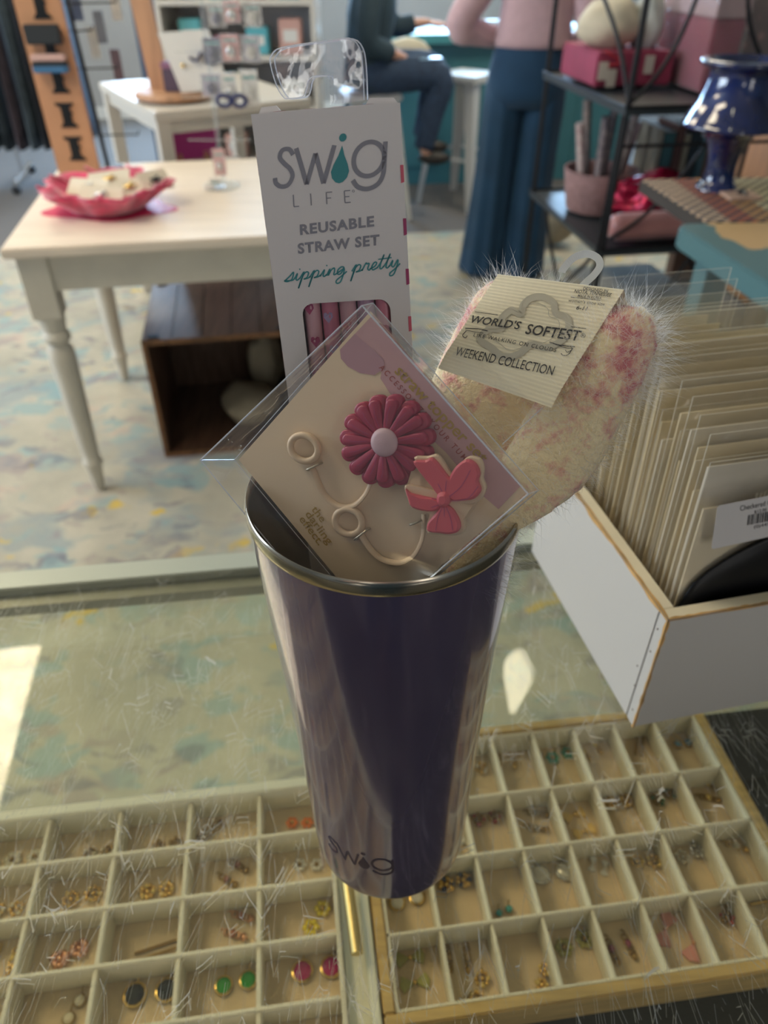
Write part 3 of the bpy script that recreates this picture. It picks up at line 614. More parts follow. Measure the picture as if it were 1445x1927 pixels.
# front as a ring: outer rectangle and rounded window, quads between
win = []
for (cx_, cy_, a0_) in ((WR_-rad, wt+rad, -90), (WR_-rad, wb-rad, 0), (WL+rad, wb-rad, 90), (WL+rad, wt+rad, 180)):
    for k in range(6): a_ = R(a0_ + k*18); win.append((cx_ + rad*math.cos(a_), cy_ + rad*math.sin(a_)))
def outp(p):
    cx_, cy_ = (WL+WR_)/2, (wt+wb)/2; dx, dy = p[0]-cx_, p[1]-cy_; s_ = 1e9
    if dx > 0: s_ = min(s_, (sw-cx_)/dx)
    if dx < 0: s_ = min(s_, -cx_/dx)
    if dy > 0: s_ = min(s_, (SH-cy_)/dy)
    if dy < 0: s_ = min(s_, -cy_/dy)
    return (cx_+dx*s_, cy_+dy*s_)
# split the front into four plain strips plus the rounded corner fillers
def s2(p, n=0.0): return sTL + sa*p[0] + sd*p[1] + sn*n
sb(b, 0, sw, 0, wt, 0, t); sb(b, 0, sw, wb, SH, 0, t); sb(b, 0, WL, wt, wb, 0, t); sb(b, WR_, sw, wt, wb, 0, t)
for (qx, qy, cx_, cy_, a0_) in ((WR_, wt, WR_-rad, wt+rad, -90), (WR_, wb, WR_-rad, wb-rad, 0), (WL, wb, WL+rad, wb-rad, 90), (WL, wt, WL+rad, wt+rad, 180)):
    arc = [(cx_ + rad*math.cos(R(a0_+k*15)), cy_ + rad*math.sin(R(a0_+k*15))) for k in range(7)]
    plate(b, [s2(p) for p in arc + [(qx, qy)]], sn, t)
obj('front_panel', b, m_cardw, box)
b = NB(); sb(b, 0, t, 0, SH, t, SDP); sb(b, sw-t, sw, 0, SH, t, SDP); sb(b, t, sw-t, 0, SH, SDP-t, SDP); sb(b, t, sw-t, SH-t, SH, t, SDP-t)
sb(b, t, sw-t, .0002, .0002+t, t, SDP-t); obj('carton_side', b, m_cardw, box)
b = NB(); plate(b, [s2(p, SDP*.92) for p in ((.0005, .0002), (sw-.0005, .0002), (sw-.002, -.0018), (sw-.010, -.0022), (sw-.0115, -.0004), (.0085, -.0004), (.007, -.0022), (.002, -.0020))], sn, t); obj('tuck_flap', b, m_cardw, box)
# heart pattern down both edges and along the top
def heart_obj(polys, m, lb_):
    b = NB()
    for q in polys: b.faces.new([b.verts.new(p) for p in q])
    bmesh.ops.remove_doubles(b, verts=b.verts, dist=.0002); obj('printed_heart', b, m, box, label=lb_)
for i in range(11):
    d0 = .012 + i*.0165
    for side in (0, 1):
        mm_, ll_ = ((m_magenta, 'dark magenta printed heart'), (m_pinkink, 'pink printed heart'))[(i+side) % 3 == 1]
        x0 = -.0002 if side == 0 else sw + .0002; dd = d0 + side*.006
        if side: heart_obj([(s2((sw-.0009, dd), -.0002), s2((x0, dd), -.0002), s2((x0, dd+.0052), -.0002), s2((sw-.0009, dd+.0055), -.0002))], mm_, ll_)
        else: heart_obj([(s2((x0, dd), .0008), s2((x0, dd+.006), .0008), s2((x0, dd+.0085), .0045), s2((x0, dd+.0025), .0060))], mm_, ll_)
for i in range(4):
    a0 = .009 + i*.0095
    heart_obj([[s2((a0 + .0022*math.cos(a_), -.0003), .0015 + .0035*abs(math.sin(a_))) for a_ in [math.pi*k/8 for k in range(9)]]], m_magenta if i % 2 else m_pinkink, 'printed heart on the top flap')
# lettering
lift = -sn*.00025
def smap(x, y): return SP.px(x, y, .00022)
b = NB(); g = NB()
ox, oy = 515.0, 353.0; ux = V((205/8.75, -12.5/8.75)); uy = V((2.0, -23.5))   # pixel vectors of the print measured in the photograph
def lmap(x, y): return smap(ox + ux.x*x + uy.x*y*1.0, oy + ux.y*x + uy.y*y*1.02 - 0)
swig_logo(b, g, lmap, 1.0, 1.0)
obj('brand_lettering', b, m_ink_g, box); obj('water_drop_mark', g, m_ink_t, box)
b = NB()
for ch, xx in (('L', 552), ('I', 584), ('F', 614), ('E', 648)):
    yb = 389 - (xx-552)*.078
    hh = 22.5
    def sl(*pp):
        for p_, q_ in zip(pp, pp[1:]): stroke(b, [p_, q_], 1.9, smap, sm=0)
    if ch == 'L': sl((xx, yb-hh), (xx+1.2, yb), (xx+11, yb-1))
    if ch == 'I': sl((xx+.5, yb-hh), (xx+2, yb))
    if ch == 'F': sl((xx+11, yb-hh-.5), (xx, yb-hh+.5), (xx+1.3, yb)); sl((xx+.8, yb-hh/2), (xx+9, yb-hh/2-.6))
    if ch == 'E': sl((xx+11, yb-hh-.7), (xx, yb-hh+.2), (xx+1.3, yb), (xx+12, yb-1)); sl((xx+.8, yb-hh/2), (xx+9.5, yb-hh/2-.6))
stroke(b, [(665+2*math.cos(a_), 359.5+2*math.sin(a_)) for a_ in [2*math.pi*k/8 for k in range(8)]], 1.1, smap, closed=True, sm=3)
obj('brand_lettering', b, m_ink_g, box)
def TX(bm, body, x0, y0, x1, y1, xt, yt, mapf, **k):
    textfit(bm, body, mapf(x0, y0), mapf(x1, y1), mapf(xt, yt), V((0,0,0)), **k)
b = NB(); TX(b, 'REUSABLE', 565, 441.5, 704, 425, 564, 422.5, smap, off=.034, space=1.12); TX(b, 'STRAW SET', 561, 477, 714, 460, 560, 458, smap, off=.034, space=1.12)
obj('printed_title', b, m_ink_g, box)
# handwriting
HW = {'s': ([(0, .05), (.25, .35), (.42, .62), (.45, .35), (.4, .08), (.15, 0), (.0, .1)], .5),
 'i': ([(0, .05), (.18, .5), (.17, .12), (.25, .0), (.38, .12)], .38),
 'p': ([(0, .1), (.18, .55), (.12, -.1), (.06, -.6), (.14, .2), (.3, .5), (.46, .42), (.42, .1), (.25, .02), (.5, .05), (.62, .15)], .6),
 'n': ([(0, .05), (.12, .5), (.1, .02), (.2, .38), (.36, .52), (.42, .3), (.42, .05), (.56, .08)], .55),
 'g': ([(.4, .42), (.22, .52), (.06, .32), (.1, .05), (.28, .05), (.42, .4), (.44, -.1), (.36, -.55), (.16, -.6), (.12, -.38), (.4, -.1), (.62, .15)], .62),
 'r': ([(0, .05), (.14, .55), (.2, .48), (.34, .5), (.32, .15), (.42, .02), (.5, .12)], .48),
 'e': ([(0, .12), (.24, .25), (.3, .48), (.16, .52), (.06, .25), (.16, .0), (.4, .12)], .4),
 't': ([(0, .12), (.16, .5), (.24, 1.0), (.16, .5), (.16, .08), (.26, .0), (.36, .14)], .36),
 'y': ([(0, .1), (.12, .5), (.12, .12), (.26, .04), (.42, .5), (.44, 0), (.36, -.5), (.18, -.6), (.12, -.4), (.4, -.1), (.6, .2)], .62), ' ': (None, .30)}
def hand(bm, word, x0, y0, ux_, uy_, w, mapf):
    x = 0.0; cur = []
    for ch in word:
        pts, adv = HW[ch]
        if pts is None:
            if cur: stroke(bm, cur, w, mapf, sm=4)
            cur = []
        else: cur += [(x0 + ux_[0]*(x+p[0]+p[1]*.14) + uy_[0]*p[1], y0 + ux_[1]*(x+p[0]) + uy_[1]*p[1]) for p in pts]
        if ch in 'i':
            dx, dy = x0 + ux_[0]*(x+.34) + uy_[0]*.75, y0 + ux_[1]*(x+.3) + uy_[1]*.75
            stroke(bm, [(dx, dy), (dx+w*.8, dy-w*.2)], w*1.1, mapf, sm=0)
        if ch == 't':
            dx, dy = x0 + ux_[0]*(x+.08), y0 + ux_[1]*(x+.08) + uy_[1]*.68
            stroke(bm, [(dx, dy), (dx+ux_[0]*.42, dy+ux_[1]*.42)], w*.8, mapf, sm=0)
        x += adv
    if cur: stroke(bm, cur, w, mapf, sm=4)
b = NB(); hand(b, 'sipping pretty', 535, 530.5, (32.2, -4.4), (1.5, -27), 2.5, smap); obj('script_lettering', b, m_ink_t, box)
# straws behind the window
m_strawp = [mat('lilac_straw', (.42, .26, .40), .35), mat('pink_straw', (.60, .20, .30), .35), mat('pale_pink_straw', (.66, .38, .44), .35)]
for i in range(5):
    a_ = WL + .0030 + i*.0066; b = NB(); tube(b, [s2((a_, wt-.012), .0045), s2((a_, SH-.008), .0045)], .0031, 16)
    st = obj('straw', b, m_strawp[(2, 1, 2, 0, 1)[i]], box, True, label=('pale pink straw', 'rose pink straw', 'pale pink straw at the middle', 'lilac straw', 'rose straw at the right')[i])
    g = NB()
    for k in range(5):
        cc = s2((a_ + (.0004 if k % 2 else -.0006), wt + .002 + k*.012 + i*.0035), .00115); hx = [(0, .0022), (-.0019, 0), (-.0017, -.0014), (-.0007, -.0018), (0, -.0010), (.0007, -.0018), (.0017, -.0014), (.0019, 0)]
        g.faces.new([g.verts.new(cc + sa*p[0]*(1 if abs(p[0]) < .0015 else .9) + sd*p[1] + sn*(p[0]**2)*90) for p in hx])
    obj('printed_heart', g, (m_magenta, m_pinkink, mat('lilac_ink', (.40, .30, .52), .5))[(i*2) % 3], st)
b = NB(); add_quad(b, s2((WL-.001, wt-.001), .0008), s2((WR_+.001, wt-.001), .0008), s2((WR_+.001, wb+.001), .0008), s2((WL-.001, wb+.001), .0008)); obj('window_film', b, film('window_cellophane', (.98,.98,.98), .03, .04, dust_haze=.02), box)
# clear hanging tab with its hook slot: two layers
def hangtab(off, shift):
    pts = [(682, 186), (679, 120), (672, 84), (652, 66), (600, 72), (522, 84), (502, 98), (499, 116), (512, 160), (524, 180), (533, 184), (562, 180), (570, 166), (573, 150), (582, 141), (606, 139), (614, 146), (616, 196)]
    q = [SP.px(x + shift[0], y + shift[1]) + sn*off for x, y in pts]; return q
b = NB(); e = NB()
for off, sh in ((SDP-.001, (0, 0)), (SDP+.0022, (6, 1))):
    q = hangtab(0, (0, 0)); q = [p + sn*(off) + sa*sh[0]*.00017 for p in q]
    # keep the outline where the photograph has it although it now stands farther back
    q = [CC + (p - CC)*(1.0 + .0) for p in q]; b.faces.new([b.verts.new(p) for p in q])
    tube(e, smooth_pts(q, 3)[: -3], .00022, 5)
bmesh.ops.triangulate(b, faces=b.faces[:]); tab = obj('hang_tab', b, m_clearpl, box, label='clear plastic hanging tab'); obj('tab_edge', e, m_edge, tab)
# ================================================================ STRAW TOPPER PACKAGE
m_pcard = mat('cream_pink_card', (.76, .60, .42), .6, spec=.25); m_ppink = mat('blush_print', (.55, .33, .34), .6, spec=.25); m_pdark = mat('dusty_rose_print', (.46, .27, .31), .6, spec=.25)
m_foil = mat('gold_foil', (.42, .27, .06), .4, .1); m_foil2 = mat('copper_foil', (.34, .07, .06), .4, .1)
m_box = film('clear_box', (.99, .985, .98), 0.05, 0.03, dust_haze=.035, dcol=(.9, .85, .85), bump=.12, bscale=60)  # pinkish diffuse share paints the sleeve's highlights and haze into its colour
KS = .975
def tk(v): return CC + (V(v) - CC)*KS
tL, tT, tR_, tB = tk((-.0564, .2407, 1.2596)), tk((-.0047, .2443, 1.3183)), tk((.0474, .1995, 1.2739)), tk((-.0043, .1960, 1.2153))
TP = Plane(tL, tT - tL, tB - tL); tn = TP.n           # tn points to the viewer
pa = (tT - tL); pb = (tB - tL); pw = pa.length; ph_ = pb.length; pa = pa/pw; pb = (pb - pa*pb.dot(pa)).normalized()
pk = thing('straw_topper_package', 'clear square box with a pink flower and a bow straw topper leaning in the tumbler', 'package', tuple(tB))
def tp(x, y, l=0.0): return TP.px(x, y, l)
def th(x, y, h):                                          # point on the card under the feature that stands h above it
    d = ray(x, y); t_ = (tL + tn*h - CC).dot(tn)/d.dot(tn); return CC + d*t_ - tn*h
def q2(a_, b_, n_=0.0): return tL + pa*a_ + pb*b_ + tn*n_
b = NB(); add_box(b, q2(0, 0, -.0006), pa*pw, pb*ph_, tn*.0006); obj('backing_card', b, m_pcard, pk)
# printed rose areas
def clip(poly):
    return poly
b = NB()
# pink field: right-hand band along the T-R edge with a scalloped inner edge
edge = [(702, 592), (982, 912), (938, 958), (905, 930), (872, 890), (838, 850), (800, 815), (762, 770), (735, 742), (716, 712), (718, 700), (690, 690), (668, 672), (655, 652), (657, 640)]
b.faces.new([b.verts.new(tp(x, y, .00012)) for x, y in edge]); bmesh.ops.triangulate(b, faces=b.faces[:]); obj('printed_rose_field', b, m_ppink, pk)
b = NB(); b.faces.new([b.verts.new(tp(x, y, .0002)) for x, y in [(640, 658), (668, 628), (700, 655), (722, 676), (724, 692), (705, 706), (678, 702), (655, 690), (642, 675)]]); bmesh.ops.triangulate(b, faces=b.faces[:]); obj('printed_scallop', b, m_pdark, pk)
b = NB(); textfit(b, 'straw topper set', tp(742, 700, .0003), tp(906, 872, .0003), tp(758, 685, .0003), V(), off=.015); obj('foil_title', b, m_foil, pk)
b = NB(); textfit(b, 'ACCESSORIZE YOUR TUMBLER', tp(713, 692, .0003), tp(905, 902, .0003), tp(721, 685, .0003), V(), space=1.55, off=.01); obj('foil_line', b, m_foil2, pk)
b = NB()
for i, w_ in enumerate(('the', 'darling', 'effect.')):
    x0, y0 = (586 - i*11.5, 958 + i*9.5); ln = (32, 72, 62)[i]
    textfit(b, w_, tp(x0, y0, .0003), tp(x0 + ln*.60, y0 + ln*.80, .0003), tp(x0 + 14*.80, y0 - 14*.60, .0003), V(), off=.01)
obj('foil_brand', b, m_foil, pk)
# clear sleeve: outer box, deeper than the card towards the viewer
D = .0135; m0, m1 = -.0030, .0030                       # card sits a little inside
oa0, oa1, ob0, ob1 = -.0022, pw + .0022, -.0016, ph_ + .002
corn = [(oa0, ob0), (oa1, ob0), (oa1, ob1), (oa0, ob1)]
sh_a, sh_b = .0008, -.0045                               # the box leans out of square with the card
Fc = [q2(x + sh_a - (.0030 if i in (0, 3) else 0), y + (sh_b, .0030, -.0012, -.001)[i], D) for i, (x, y) in enumerate(corn)]; Bc = [q2(x, y, -.0012) for x, y in corn]
b = NB(); add_quad(b, *Fc); add_quad(b, *Bc)
for i in range(4): add_quad(b, Fc[i], Fc[(i+1) % 4], Bc[(i+1) % 4], Bc[i])
bmesh.ops.subdivide_edges(b, edges=b.edges[:], cuts=3, use_grid_fill=True)
slv = obj('clear_sleeve', b, m_box, pk)
b = NB()
for i in range(4):
    tube(b, [Fc[i], Fc[(i+1) % 4]], .00028, 6); tube(b, [Bc[i], Bc[(i+1) % 4]], .00016, 6); tube(b, [Fc[i], Bc[i]], .00022, 6)
obj('fold_edge', b, m_edge, slv)
# a loose crumpled flap of the sleeve at the right and a curled tape at the left
b = NB()
fp = [tp(805, 655, .006), tp(830, 700, .012), tp(905, 690, .004), tp(1030, 765, -.002), tp(945, 835, .013), tp(880, 760, .0135)]
def flap(pts, par):
    e = NB(); tube(e, pts, .00016, 5, closed=False); return obj('crease', e, m_edge, par)
flap([PD(945, 836, .2392), PD(1020, 768, .252)], slv); 
b = NB(); add_quad(b, PD(815, 695, .2455), PD(868, 652, .262), PD(1022, 768, .252), PD(945, 836, .2395)); obj('loose_flap', b, m_box, slv)
# daisy
m_petal = mat('raspberry_rubber', (.37, .025, .07), .42, spec=.5, sub=.0); m_pet2 = mat('pale_rose_rubber', (.62, .42, .46), .5)
dc = th(722, 832, .006); ux = (tp(738, 832) - tp(698, 832)); ux = ux/40.0; uy = (tp(718, 812) - tp(718, 852)); uy = uy/40.0    # metres per pixel on the card
def dpt(x, y, z): return dc + ux*x + uy*y + tn*z
dz = topper = obj('daisy_topper', (lambda bb: (lathe(bb, dc + tn*.0008, [(.0085, 0), (.0085, .0040)], 28, ax=tn, cap1=True), bb)[1])(NB()), m_petal, pk, True, label='raspberry daisy topper')
rr = random.Random(5)
def petal(bm, ang, r0, r1, w, z0, z1, seg=16, droop=.25):
    c, s = math.cos(ang), math.sin(ang); rows = []
    for i in range(seg+1):
        t_ = 1-(1-i/seg)**1.7; rad_ = r0 + (r1-r0)*t_; ww = w*(0.34 + .66*math.sin(min(1, t_*1.25)*math.pi/2))*(1 if t_ < .78 else math.sqrt(max(.004, 1-((t_-.78)/.22)**2)))
        hh = z0 + (z1-z0)*(math.sin(math.pi*min(1, t_*1.0)*.62)) - (max(0, t_-.8)*droop*(z1-z0)*3)
        ring = []
        for k in range(9):
            u = k/8*2-1; prof_ = (1-abs(u)**2.6); groove = -.10*math.exp(-((abs(u)-.55)/.12)**2)
            ring.append(dpt(rad_*c - u*ww*s, rad_*s + u*ww*c, hh*(.45 + .55*prof_ + groove*1.2)))
        for u in (1, -1): ring.append(dpt(rad_*c - u*ww*s, rad_*s + u*ww*c, .0012 if t_ > .1 else .0012))
        rows.append(ring)
    loft(bm, rows)
def petal_pts(ang, r0, r1, w):
    c, s_ = math.cos(ang), math.sin(ang); out = []
    side = [(r0, w*.42), (r0+(r1-r0)*.35, w*.72), (r0+(r1-r0)*.62, w*.95), (r1-w*.85, w)]
    tip = [(r1-w*.85 + w*.85*math.sin(a), w*math.cos(a)) for a in [math.pi*k/8 for k in range(1, 8)]]
    for (x, y) in side + tip + [(x, -y) for x, y in side[::-1]]: out.append((x*c - y*s_, x*s_ + y*c))
    return out
def raisedp(bm, pts, z0, z1, inset):
    c = V((sum(p[0] for p in pts)/len(pts), sum(p[1] for p in pts)/len(pts), 0)); rr_ = []
    for (z, k) in ((z0, 0), (z1-inset*.9, 0), (z1-inset*.3, .35), (z1, 1.0)):
        ring_ = []
        for p in pts:
            q = V((p[0], p[1], 0)); d_ = (c-q); d_ = d_.normalized() if d_.length > 1e-6 else d_; q = q + d_*k*inset*22000*.2; ring_.append(bm.verts.new(dpt(q.x, q.y, z)))
        rr_.append(ring_)
    n = len(pts)
    for a_, b_ in zip(rr_, rr_[1:]):
        for k in range(n): bm.faces.new((a_[k], a_[(k+1) % n], b_[(k+1) % n], b_[k]))
    bm.faces.new(rr_[-1])
for k in range(15):
    b = NB(); raisedp(b, petal_pts(2*math.pi*(k+.25)/15, 14, 87, 15.5), .0016, .0050, .0007); obj('petal', b, m_petal, dz, 'all')
for k in range(15):
    an = 2*math.pi*(k+.25+.10*math.sin(k*2.1))/15; b = NB(); raisedp(b, petal_pts(an, 14, 76 + rr.random()*4, 10.8), .0048, .0068, .0008)
    o_ = obj('petal', b, m_petal, dz, 'all'); b = NB(); stroke(b, [(30*math.cos(an), 30*math.sin(an)), (52*math.cos(an+.04), 52*math.sin(an+.04)), (66*math.cos(an), 66*math.sin(an))], 1.1, lambda x, y: dpt(x, y, .00685)); obj('petal_groove', b, m_magenta, o_)
b = NB(); cc = dpt(3, 0, .0060); lathe(b, cc, [(.0046, 0), (.0049, .0010), (.0046, .0018), (.0030, .0024), (.0001, .0026)], 32, ax=tn)
x_, y_ = frame_at(tn)
for k in range(70):
    a_ = k*2.39996; r_ = .00051*math.sqrt(k); ball(b, cc + (x_*math.cos(a_) + y_*math.sin(a_))*r_ + tn*(.00255 - .0006*(r_/.0043)**2*1.3), .00020, sub=1)
obj('flower_centre', b, m_pet2, dz, 'all', label='pale pink dotted centre')
# bow
m_bow = mat('coral_rubber', (.66, .10, .13), .42); m_cream = mat('cream_silicone', (.72, .54, .36), .45, sub=.0)
bl = [ [(833, 938), (812, 915), (790, 888), (778, 868), (800, 866), (815, 862), (838, 890), (852, 912)],
       [(838, 925), (845, 900), (858, 878), (878, 864), (895, 872), (903, 890), (900, 905), (905, 922), (893, 938), (870, 942), (850, 942)],
       [(826, 942), (800, 935), (772, 928), (763, 920), (768, 938), (776, 955), (805, 962), (826, 958)],
       [(832, 950), (818, 968), (805, 985), (806, 1000), (828, 1003), (845, 1005), (862, 1000), (866, 985), (855, 962), (842, 950)]]
allp = [(776, 862), (800, 860), (818, 856), (830, 868), (852, 900), (866, 872), (880, 860), (900, 864), (908, 882), (906, 900), (912, 920), (902, 942), (885, 950), (860, 950), (868, 970), (874, 990), (868, 1006), (848, 1010), (826, 1008), (803, 1006), (800, 990), (806, 970), (800, 966), (772, 958), (764, 940), (758, 920), (764, 914), (796, 920), (820, 925), (795, 895)]
bw_c = tp(836, 935)
def raised(bm, pts, z0, z1, inset=.0006, sm=3):
    q = smooth_pts([th(x, y, .0095) for x, y in pts], sm, True); c = sum(q, V())/len(q); lo = [p + tn*z0 for p in q]; mid = [p + tn*(z1-inset) for p in q]; hi = [p + (c-p).normalized()*inset + tn*z1 for p in q]
    rr_ = [[bm.verts.new(p) for p in r_] for r_ in (lo, mid, hi)]; n = len(q)
    for a_, b_ in zip(rr_, rr_[1:]):
        for k in range(n): bm.faces.new((a_[k], a_[(k+1) % n], b_[(k+1) % n], b_[k]))
    f = bm.faces.new(rr_[2]); f2 = bm.faces.new(rr_[0][::-1]); bmesh.ops.triangulate(bm, faces=[f, f2])
b = NB(); raised(b, allp, .0065, .0085); bow = obj('bow_topper', b, m_cream, pk, label='coral bow topper on cream silicone')
for L_ in bl:
    b = NB(); raised(b, L_, .0085, .0105, .0008); obj('bow_loop', b, m_bow, bow)
b = NB(); raised(b, [(826, 928), (840, 925), (848, 934), (846, 948), (834, 954), (824, 944)], .0085, .0118, .0012); obj('bow_knot', b, m_bow, bow)
b = NB()
for l_ in ([(845, 935), (868, 915), (885, 885)], [(848, 943), (880, 938), (900, 915)], [(832, 955), (824, 975), (820, 998)], [(840, 955), (848, 975), (852, 998)], [(836, 955), (836, 972)], [(826, 950), (812, 955)], [(824, 940), (812, 938)], [(832, 925), (824, 910)], [(838, 924), (840, 905)]):
    stroke(b, l_, 1.3, lambda x, y: th(x, y, .0105) + tn*.01062)
obj('printed_crease', b, m_magenta, bow)
# the cream tube behind the bow
b = NB(); tube(b, [tp(850, 930, .0045), tp(892, 958, .0045)], .0042, 24); obj('tube_cap', b, m_cream, bow, True)
# silicone cords and rings
def band(pts, r, fl=.6): 
    bb = NB(); tube(bb, smooth_pts(pts, 6), r, 10, flat=fl); return bb
def ring(cx_, cy_, rx, ry, ang, w_, par, nm='silicone_ring'):
    bb = NB(); pts = []
    for k in range(28):
        a_ = 2*math.pi*k/28; x, y = rx*math.cos(a_), ry*math.sin(a_); pts.append(tp(cx_ + x*math.cos(ang) - y*math.sin(ang), cy_ + x*math.sin(ang) + y*math.cos(ang), .0018))
    tube(bb, pts, w_, 10, closed=True, flat=1.0); return obj(nm, bb, m_cream, par, True)
ring(577, 842, 27, 23, R(35), .0013, dz); ring(660, 980, 26, 23, R(30), .0013, bow)
obj('silicone_cord', band([tp(x, y, .0016) for x, y in ((590, 876), (600, 900), (615, 930), (640, 950), (668, 950), (690, 930), (702, 905), (712, 880))], .0013), m_cream, dz, True)
obj('silicone_cord', band([tp(x, y, .0016) for x, y in ((682, 1004), (700, 1030), (722, 1050), (755, 1057), (780, 1045), (795, 1020), (800, 995), (800, 965))], .0013), m_cream, bow, True)
m_tie = mat('twist_tie', (.42, .36, .26), .35, .4)
for (x0, y0, x1, y1) in ((583, 884, 606, 871), (672, 1014, 696, 994), (776, 986, 796, 976)):
    bb = NB(); tube(bb, smooth_pts([tp(x0, y0, .0001), tp(x0+1, y0-2, .0028), tp((x0+x1)/2, (y0+y1)/2, .0034), tp(x1-1, y1+1, .0028), tp(x1, y1, .0001)], 4), .00042, 8); obj('twist_tie', bb, m_tie, pk, True)
# ================================================================ SOCKS
def m_sock():
    m = bpy.data.materials.new('fluffy_sock_yarn'); m.use_nodes = True; nt = m.node_tree; N = nt.nodes.new; L = nt.links.new; bs = nt.nodes['Principled BSDF']; bs.inputs['Roughness'].default_value = .95; bs.inputs['Sheen Weight'].default_value = .4
    tc = N('ShaderNodeTexCoord'); sp = N('ShaderNodeSeparateXYZ'); L(tc.outputs['Object'], sp.inputs[0])
    n1 = N('ShaderNodeTexNoise'); n1.inputs['Scale'].default_value = 420; n1.inputs['Detail'].default_value = 4; L(tc.outputs['Object'], n1.inputs['Vector'])
    n2 = N('ShaderNodeTexNoise'); n2.inputs['Scale'].default_value = 120; n2.inputs['Detail'].default_value = 2; L(tc.outputs['Object'], n2.inputs['Vector'])
    # marled yarn: pink flecks denser towards the cuff (a knitted-in band, not a shade)
    mr = N('ShaderNodeMapRange'); mr.inputs[1].default_value = .042; mr.inputs[2].default_value = .066; mr.inputs[3].default_value = -.14; mr.inputs[4].default_value = .07; L(sp.outputs['Z'], mr.inputs[0])
    ad = N('ShaderNodeMath'); ad.operation = 'ADD'; L(n2.outputs[0], ad.inputs[0]); L(mr.outputs[0], ad.inputs[1])
    ad2 = N('ShaderNodeMath'); ad2.operation = 'MULTIPLY_ADD'; ad2.inputs[1].default_value = .60; L(n1.outputs[0], ad2.inputs[0]); L(ad.outputs[0], ad2.inputs[2])
    r = N('ShaderNodeValToRGB'); L(ad2.outputs[0], r.inputs[0]); e = r.color_ramp.elements; e[0].position = .68; e[0].color = (.92, .78, .50, 1); e[1].position = 1.0; e[1].color = (.62, .20, .22, 1)
    q = r.color_ramp.elements.new(.84); q.color = (.82, .50, .38, 1); L(r.outputs[0], bs.inputs['Base Color'])
    b = N('ShaderNodeBump'); b.inputs['Strength'].default_value = .9; b.inputs['Distance'].default_value = .002; L(n1.outputs[0], b.inputs['Height']); L(b.outputs[0], bs.inputs['Normal']); return m
m_sk = m_sock()
def fibre(name, col, k=.5):
    m = bpy.data.materials.new(name); m.use_nodes = True; nt = m.node_tree; nt.nodes.clear(); N = nt.nodes.new; d = N('ShaderNodeBsdfDiffuse'); t_ = N('ShaderNodeBsdfTranslucent'); d.inputs[0].default_value = t_.inputs[0].default_value = (*col, 1)
    x = N('ShaderNodeMixShader'); x.inputs[0].default_value = k; o = N('ShaderNodeOutputMaterial'); nt.links.new(d.outputs[0], x.inputs[1]); nt.links.new(t_.outputs[0], x.inputs[2]); nt.links.new(x.outputs[0], o.inputs[0]); return m
m_fuzz = fibre('white_mohair', (.95, .93, .90), .6); m_fuzzc = fibre('cream_mohair', (.95, .82, .58), .5)
m_sc = mat('ribbed_cream_card', (.88, .80, .60), .7, spec=.3)
sr = PD(930, 1010, .285)
sk = thing('socks', 'pair of fluffy cream and pink socks with a paper band standing in the tumbler', 'socks', tuple(sr))
def slab(pts, wds, ths, wdir, p=2.4, n=28, sm=3):
    """tapered flattened body: centre points, half widths, half thicknesses"""
    C = smooth_pts(pts, sm); m = len(C); Wd = [wds[min(len(wds)-1, int(i/sm))] + (wds[min(len(wds)-1, int(i/sm)+1)] - wds[min(len(wds)-1, int(i/sm))])*((i % sm)/sm) for i in range(m)]
    Th = [ths[min(len(ths)-1, int(i/sm))] + (ths[min(len(ths)-1, int(i/sm)+1)] - ths[min(len(ths)-1, int(i/sm))])*((i % sm)/sm) for i in range(m)]
    rings = []
    for i in range(m):
        d = (C[min(i+1, m-1)] - C[max(i-1, 0)]).normalized(); w_ = (wdir - d*wdir.dot(d)).normalized(); t_ = d.cross(w_).normalized()
        rings.append([q for q in oval(C[i], w_, t_, Wd[i], Th[i], n, p)])
    b = NB(); loft(b, rings); bmesh.ops.subdivide_edges(b, edges=b.edges[:], cuts=1, use_grid_fill=True)
    for v in b.verts:
        nn = mnoise.noise(v.co*90)*.0016 + mnoise.noise(v.co*260)*.0009; v.co += V((nn, nn*.6, nn))
    for v in b.verts:                                     # squeezed inside the mouth of the tumbler
        c_ = cupx(.23); d_ = V((v.co.x-c_.x, v.co.y-c_.y, 0)); zt = c_.z + .012; lim = .0490 + max(0, v.co.z-c_.z)*1.6
        if v.co.z < zt and d_.length > lim: d_ = d_.normalized()*lim; v.co.x, v.co.y = c_.x + d_.x, c_.y + d_.y
    return b
wd = (PD(1174, 545, .285) - PD(937, 516, .30)).normalized()
# back and middle sock: broad flat pad behind the band
pad = slab([PD(868, 1120, .300), PD(862, 1050, .297), PD(880, 960, .293), PD(918, 840, .291), (PD(968, 710, .291)), PD(1018, 600, .290), PD(1040, 560, .290)],
           [.016, .021, .0265, .031, .0305, .028, .020], [.008, .009, .011, .0125, .0125, .011, .006], wd)
sk1 = obj('sock', pad, m_sk, sk, 'all', label='broad flat sock behind the band')
# folded leg that bulges at the right of the band
rol = slab([PD(890, 1100, .280), PD(925, 1030, .276), PD(990, 938, .272), PD(1060, 825, .268), PD(1122, 710, .262), PD(1168, 628, .260), PD(1182, 598, .261)],
           [.011, .013, .0150, .0155, .0150, .0135, .0085], [.009, .011, .012, .013, .0125, .0115, .007], wd, 2.2)
sk2 = obj('sock', rol, m_sk, sk, 'all', label='rolled sock bulging at the right of the band')
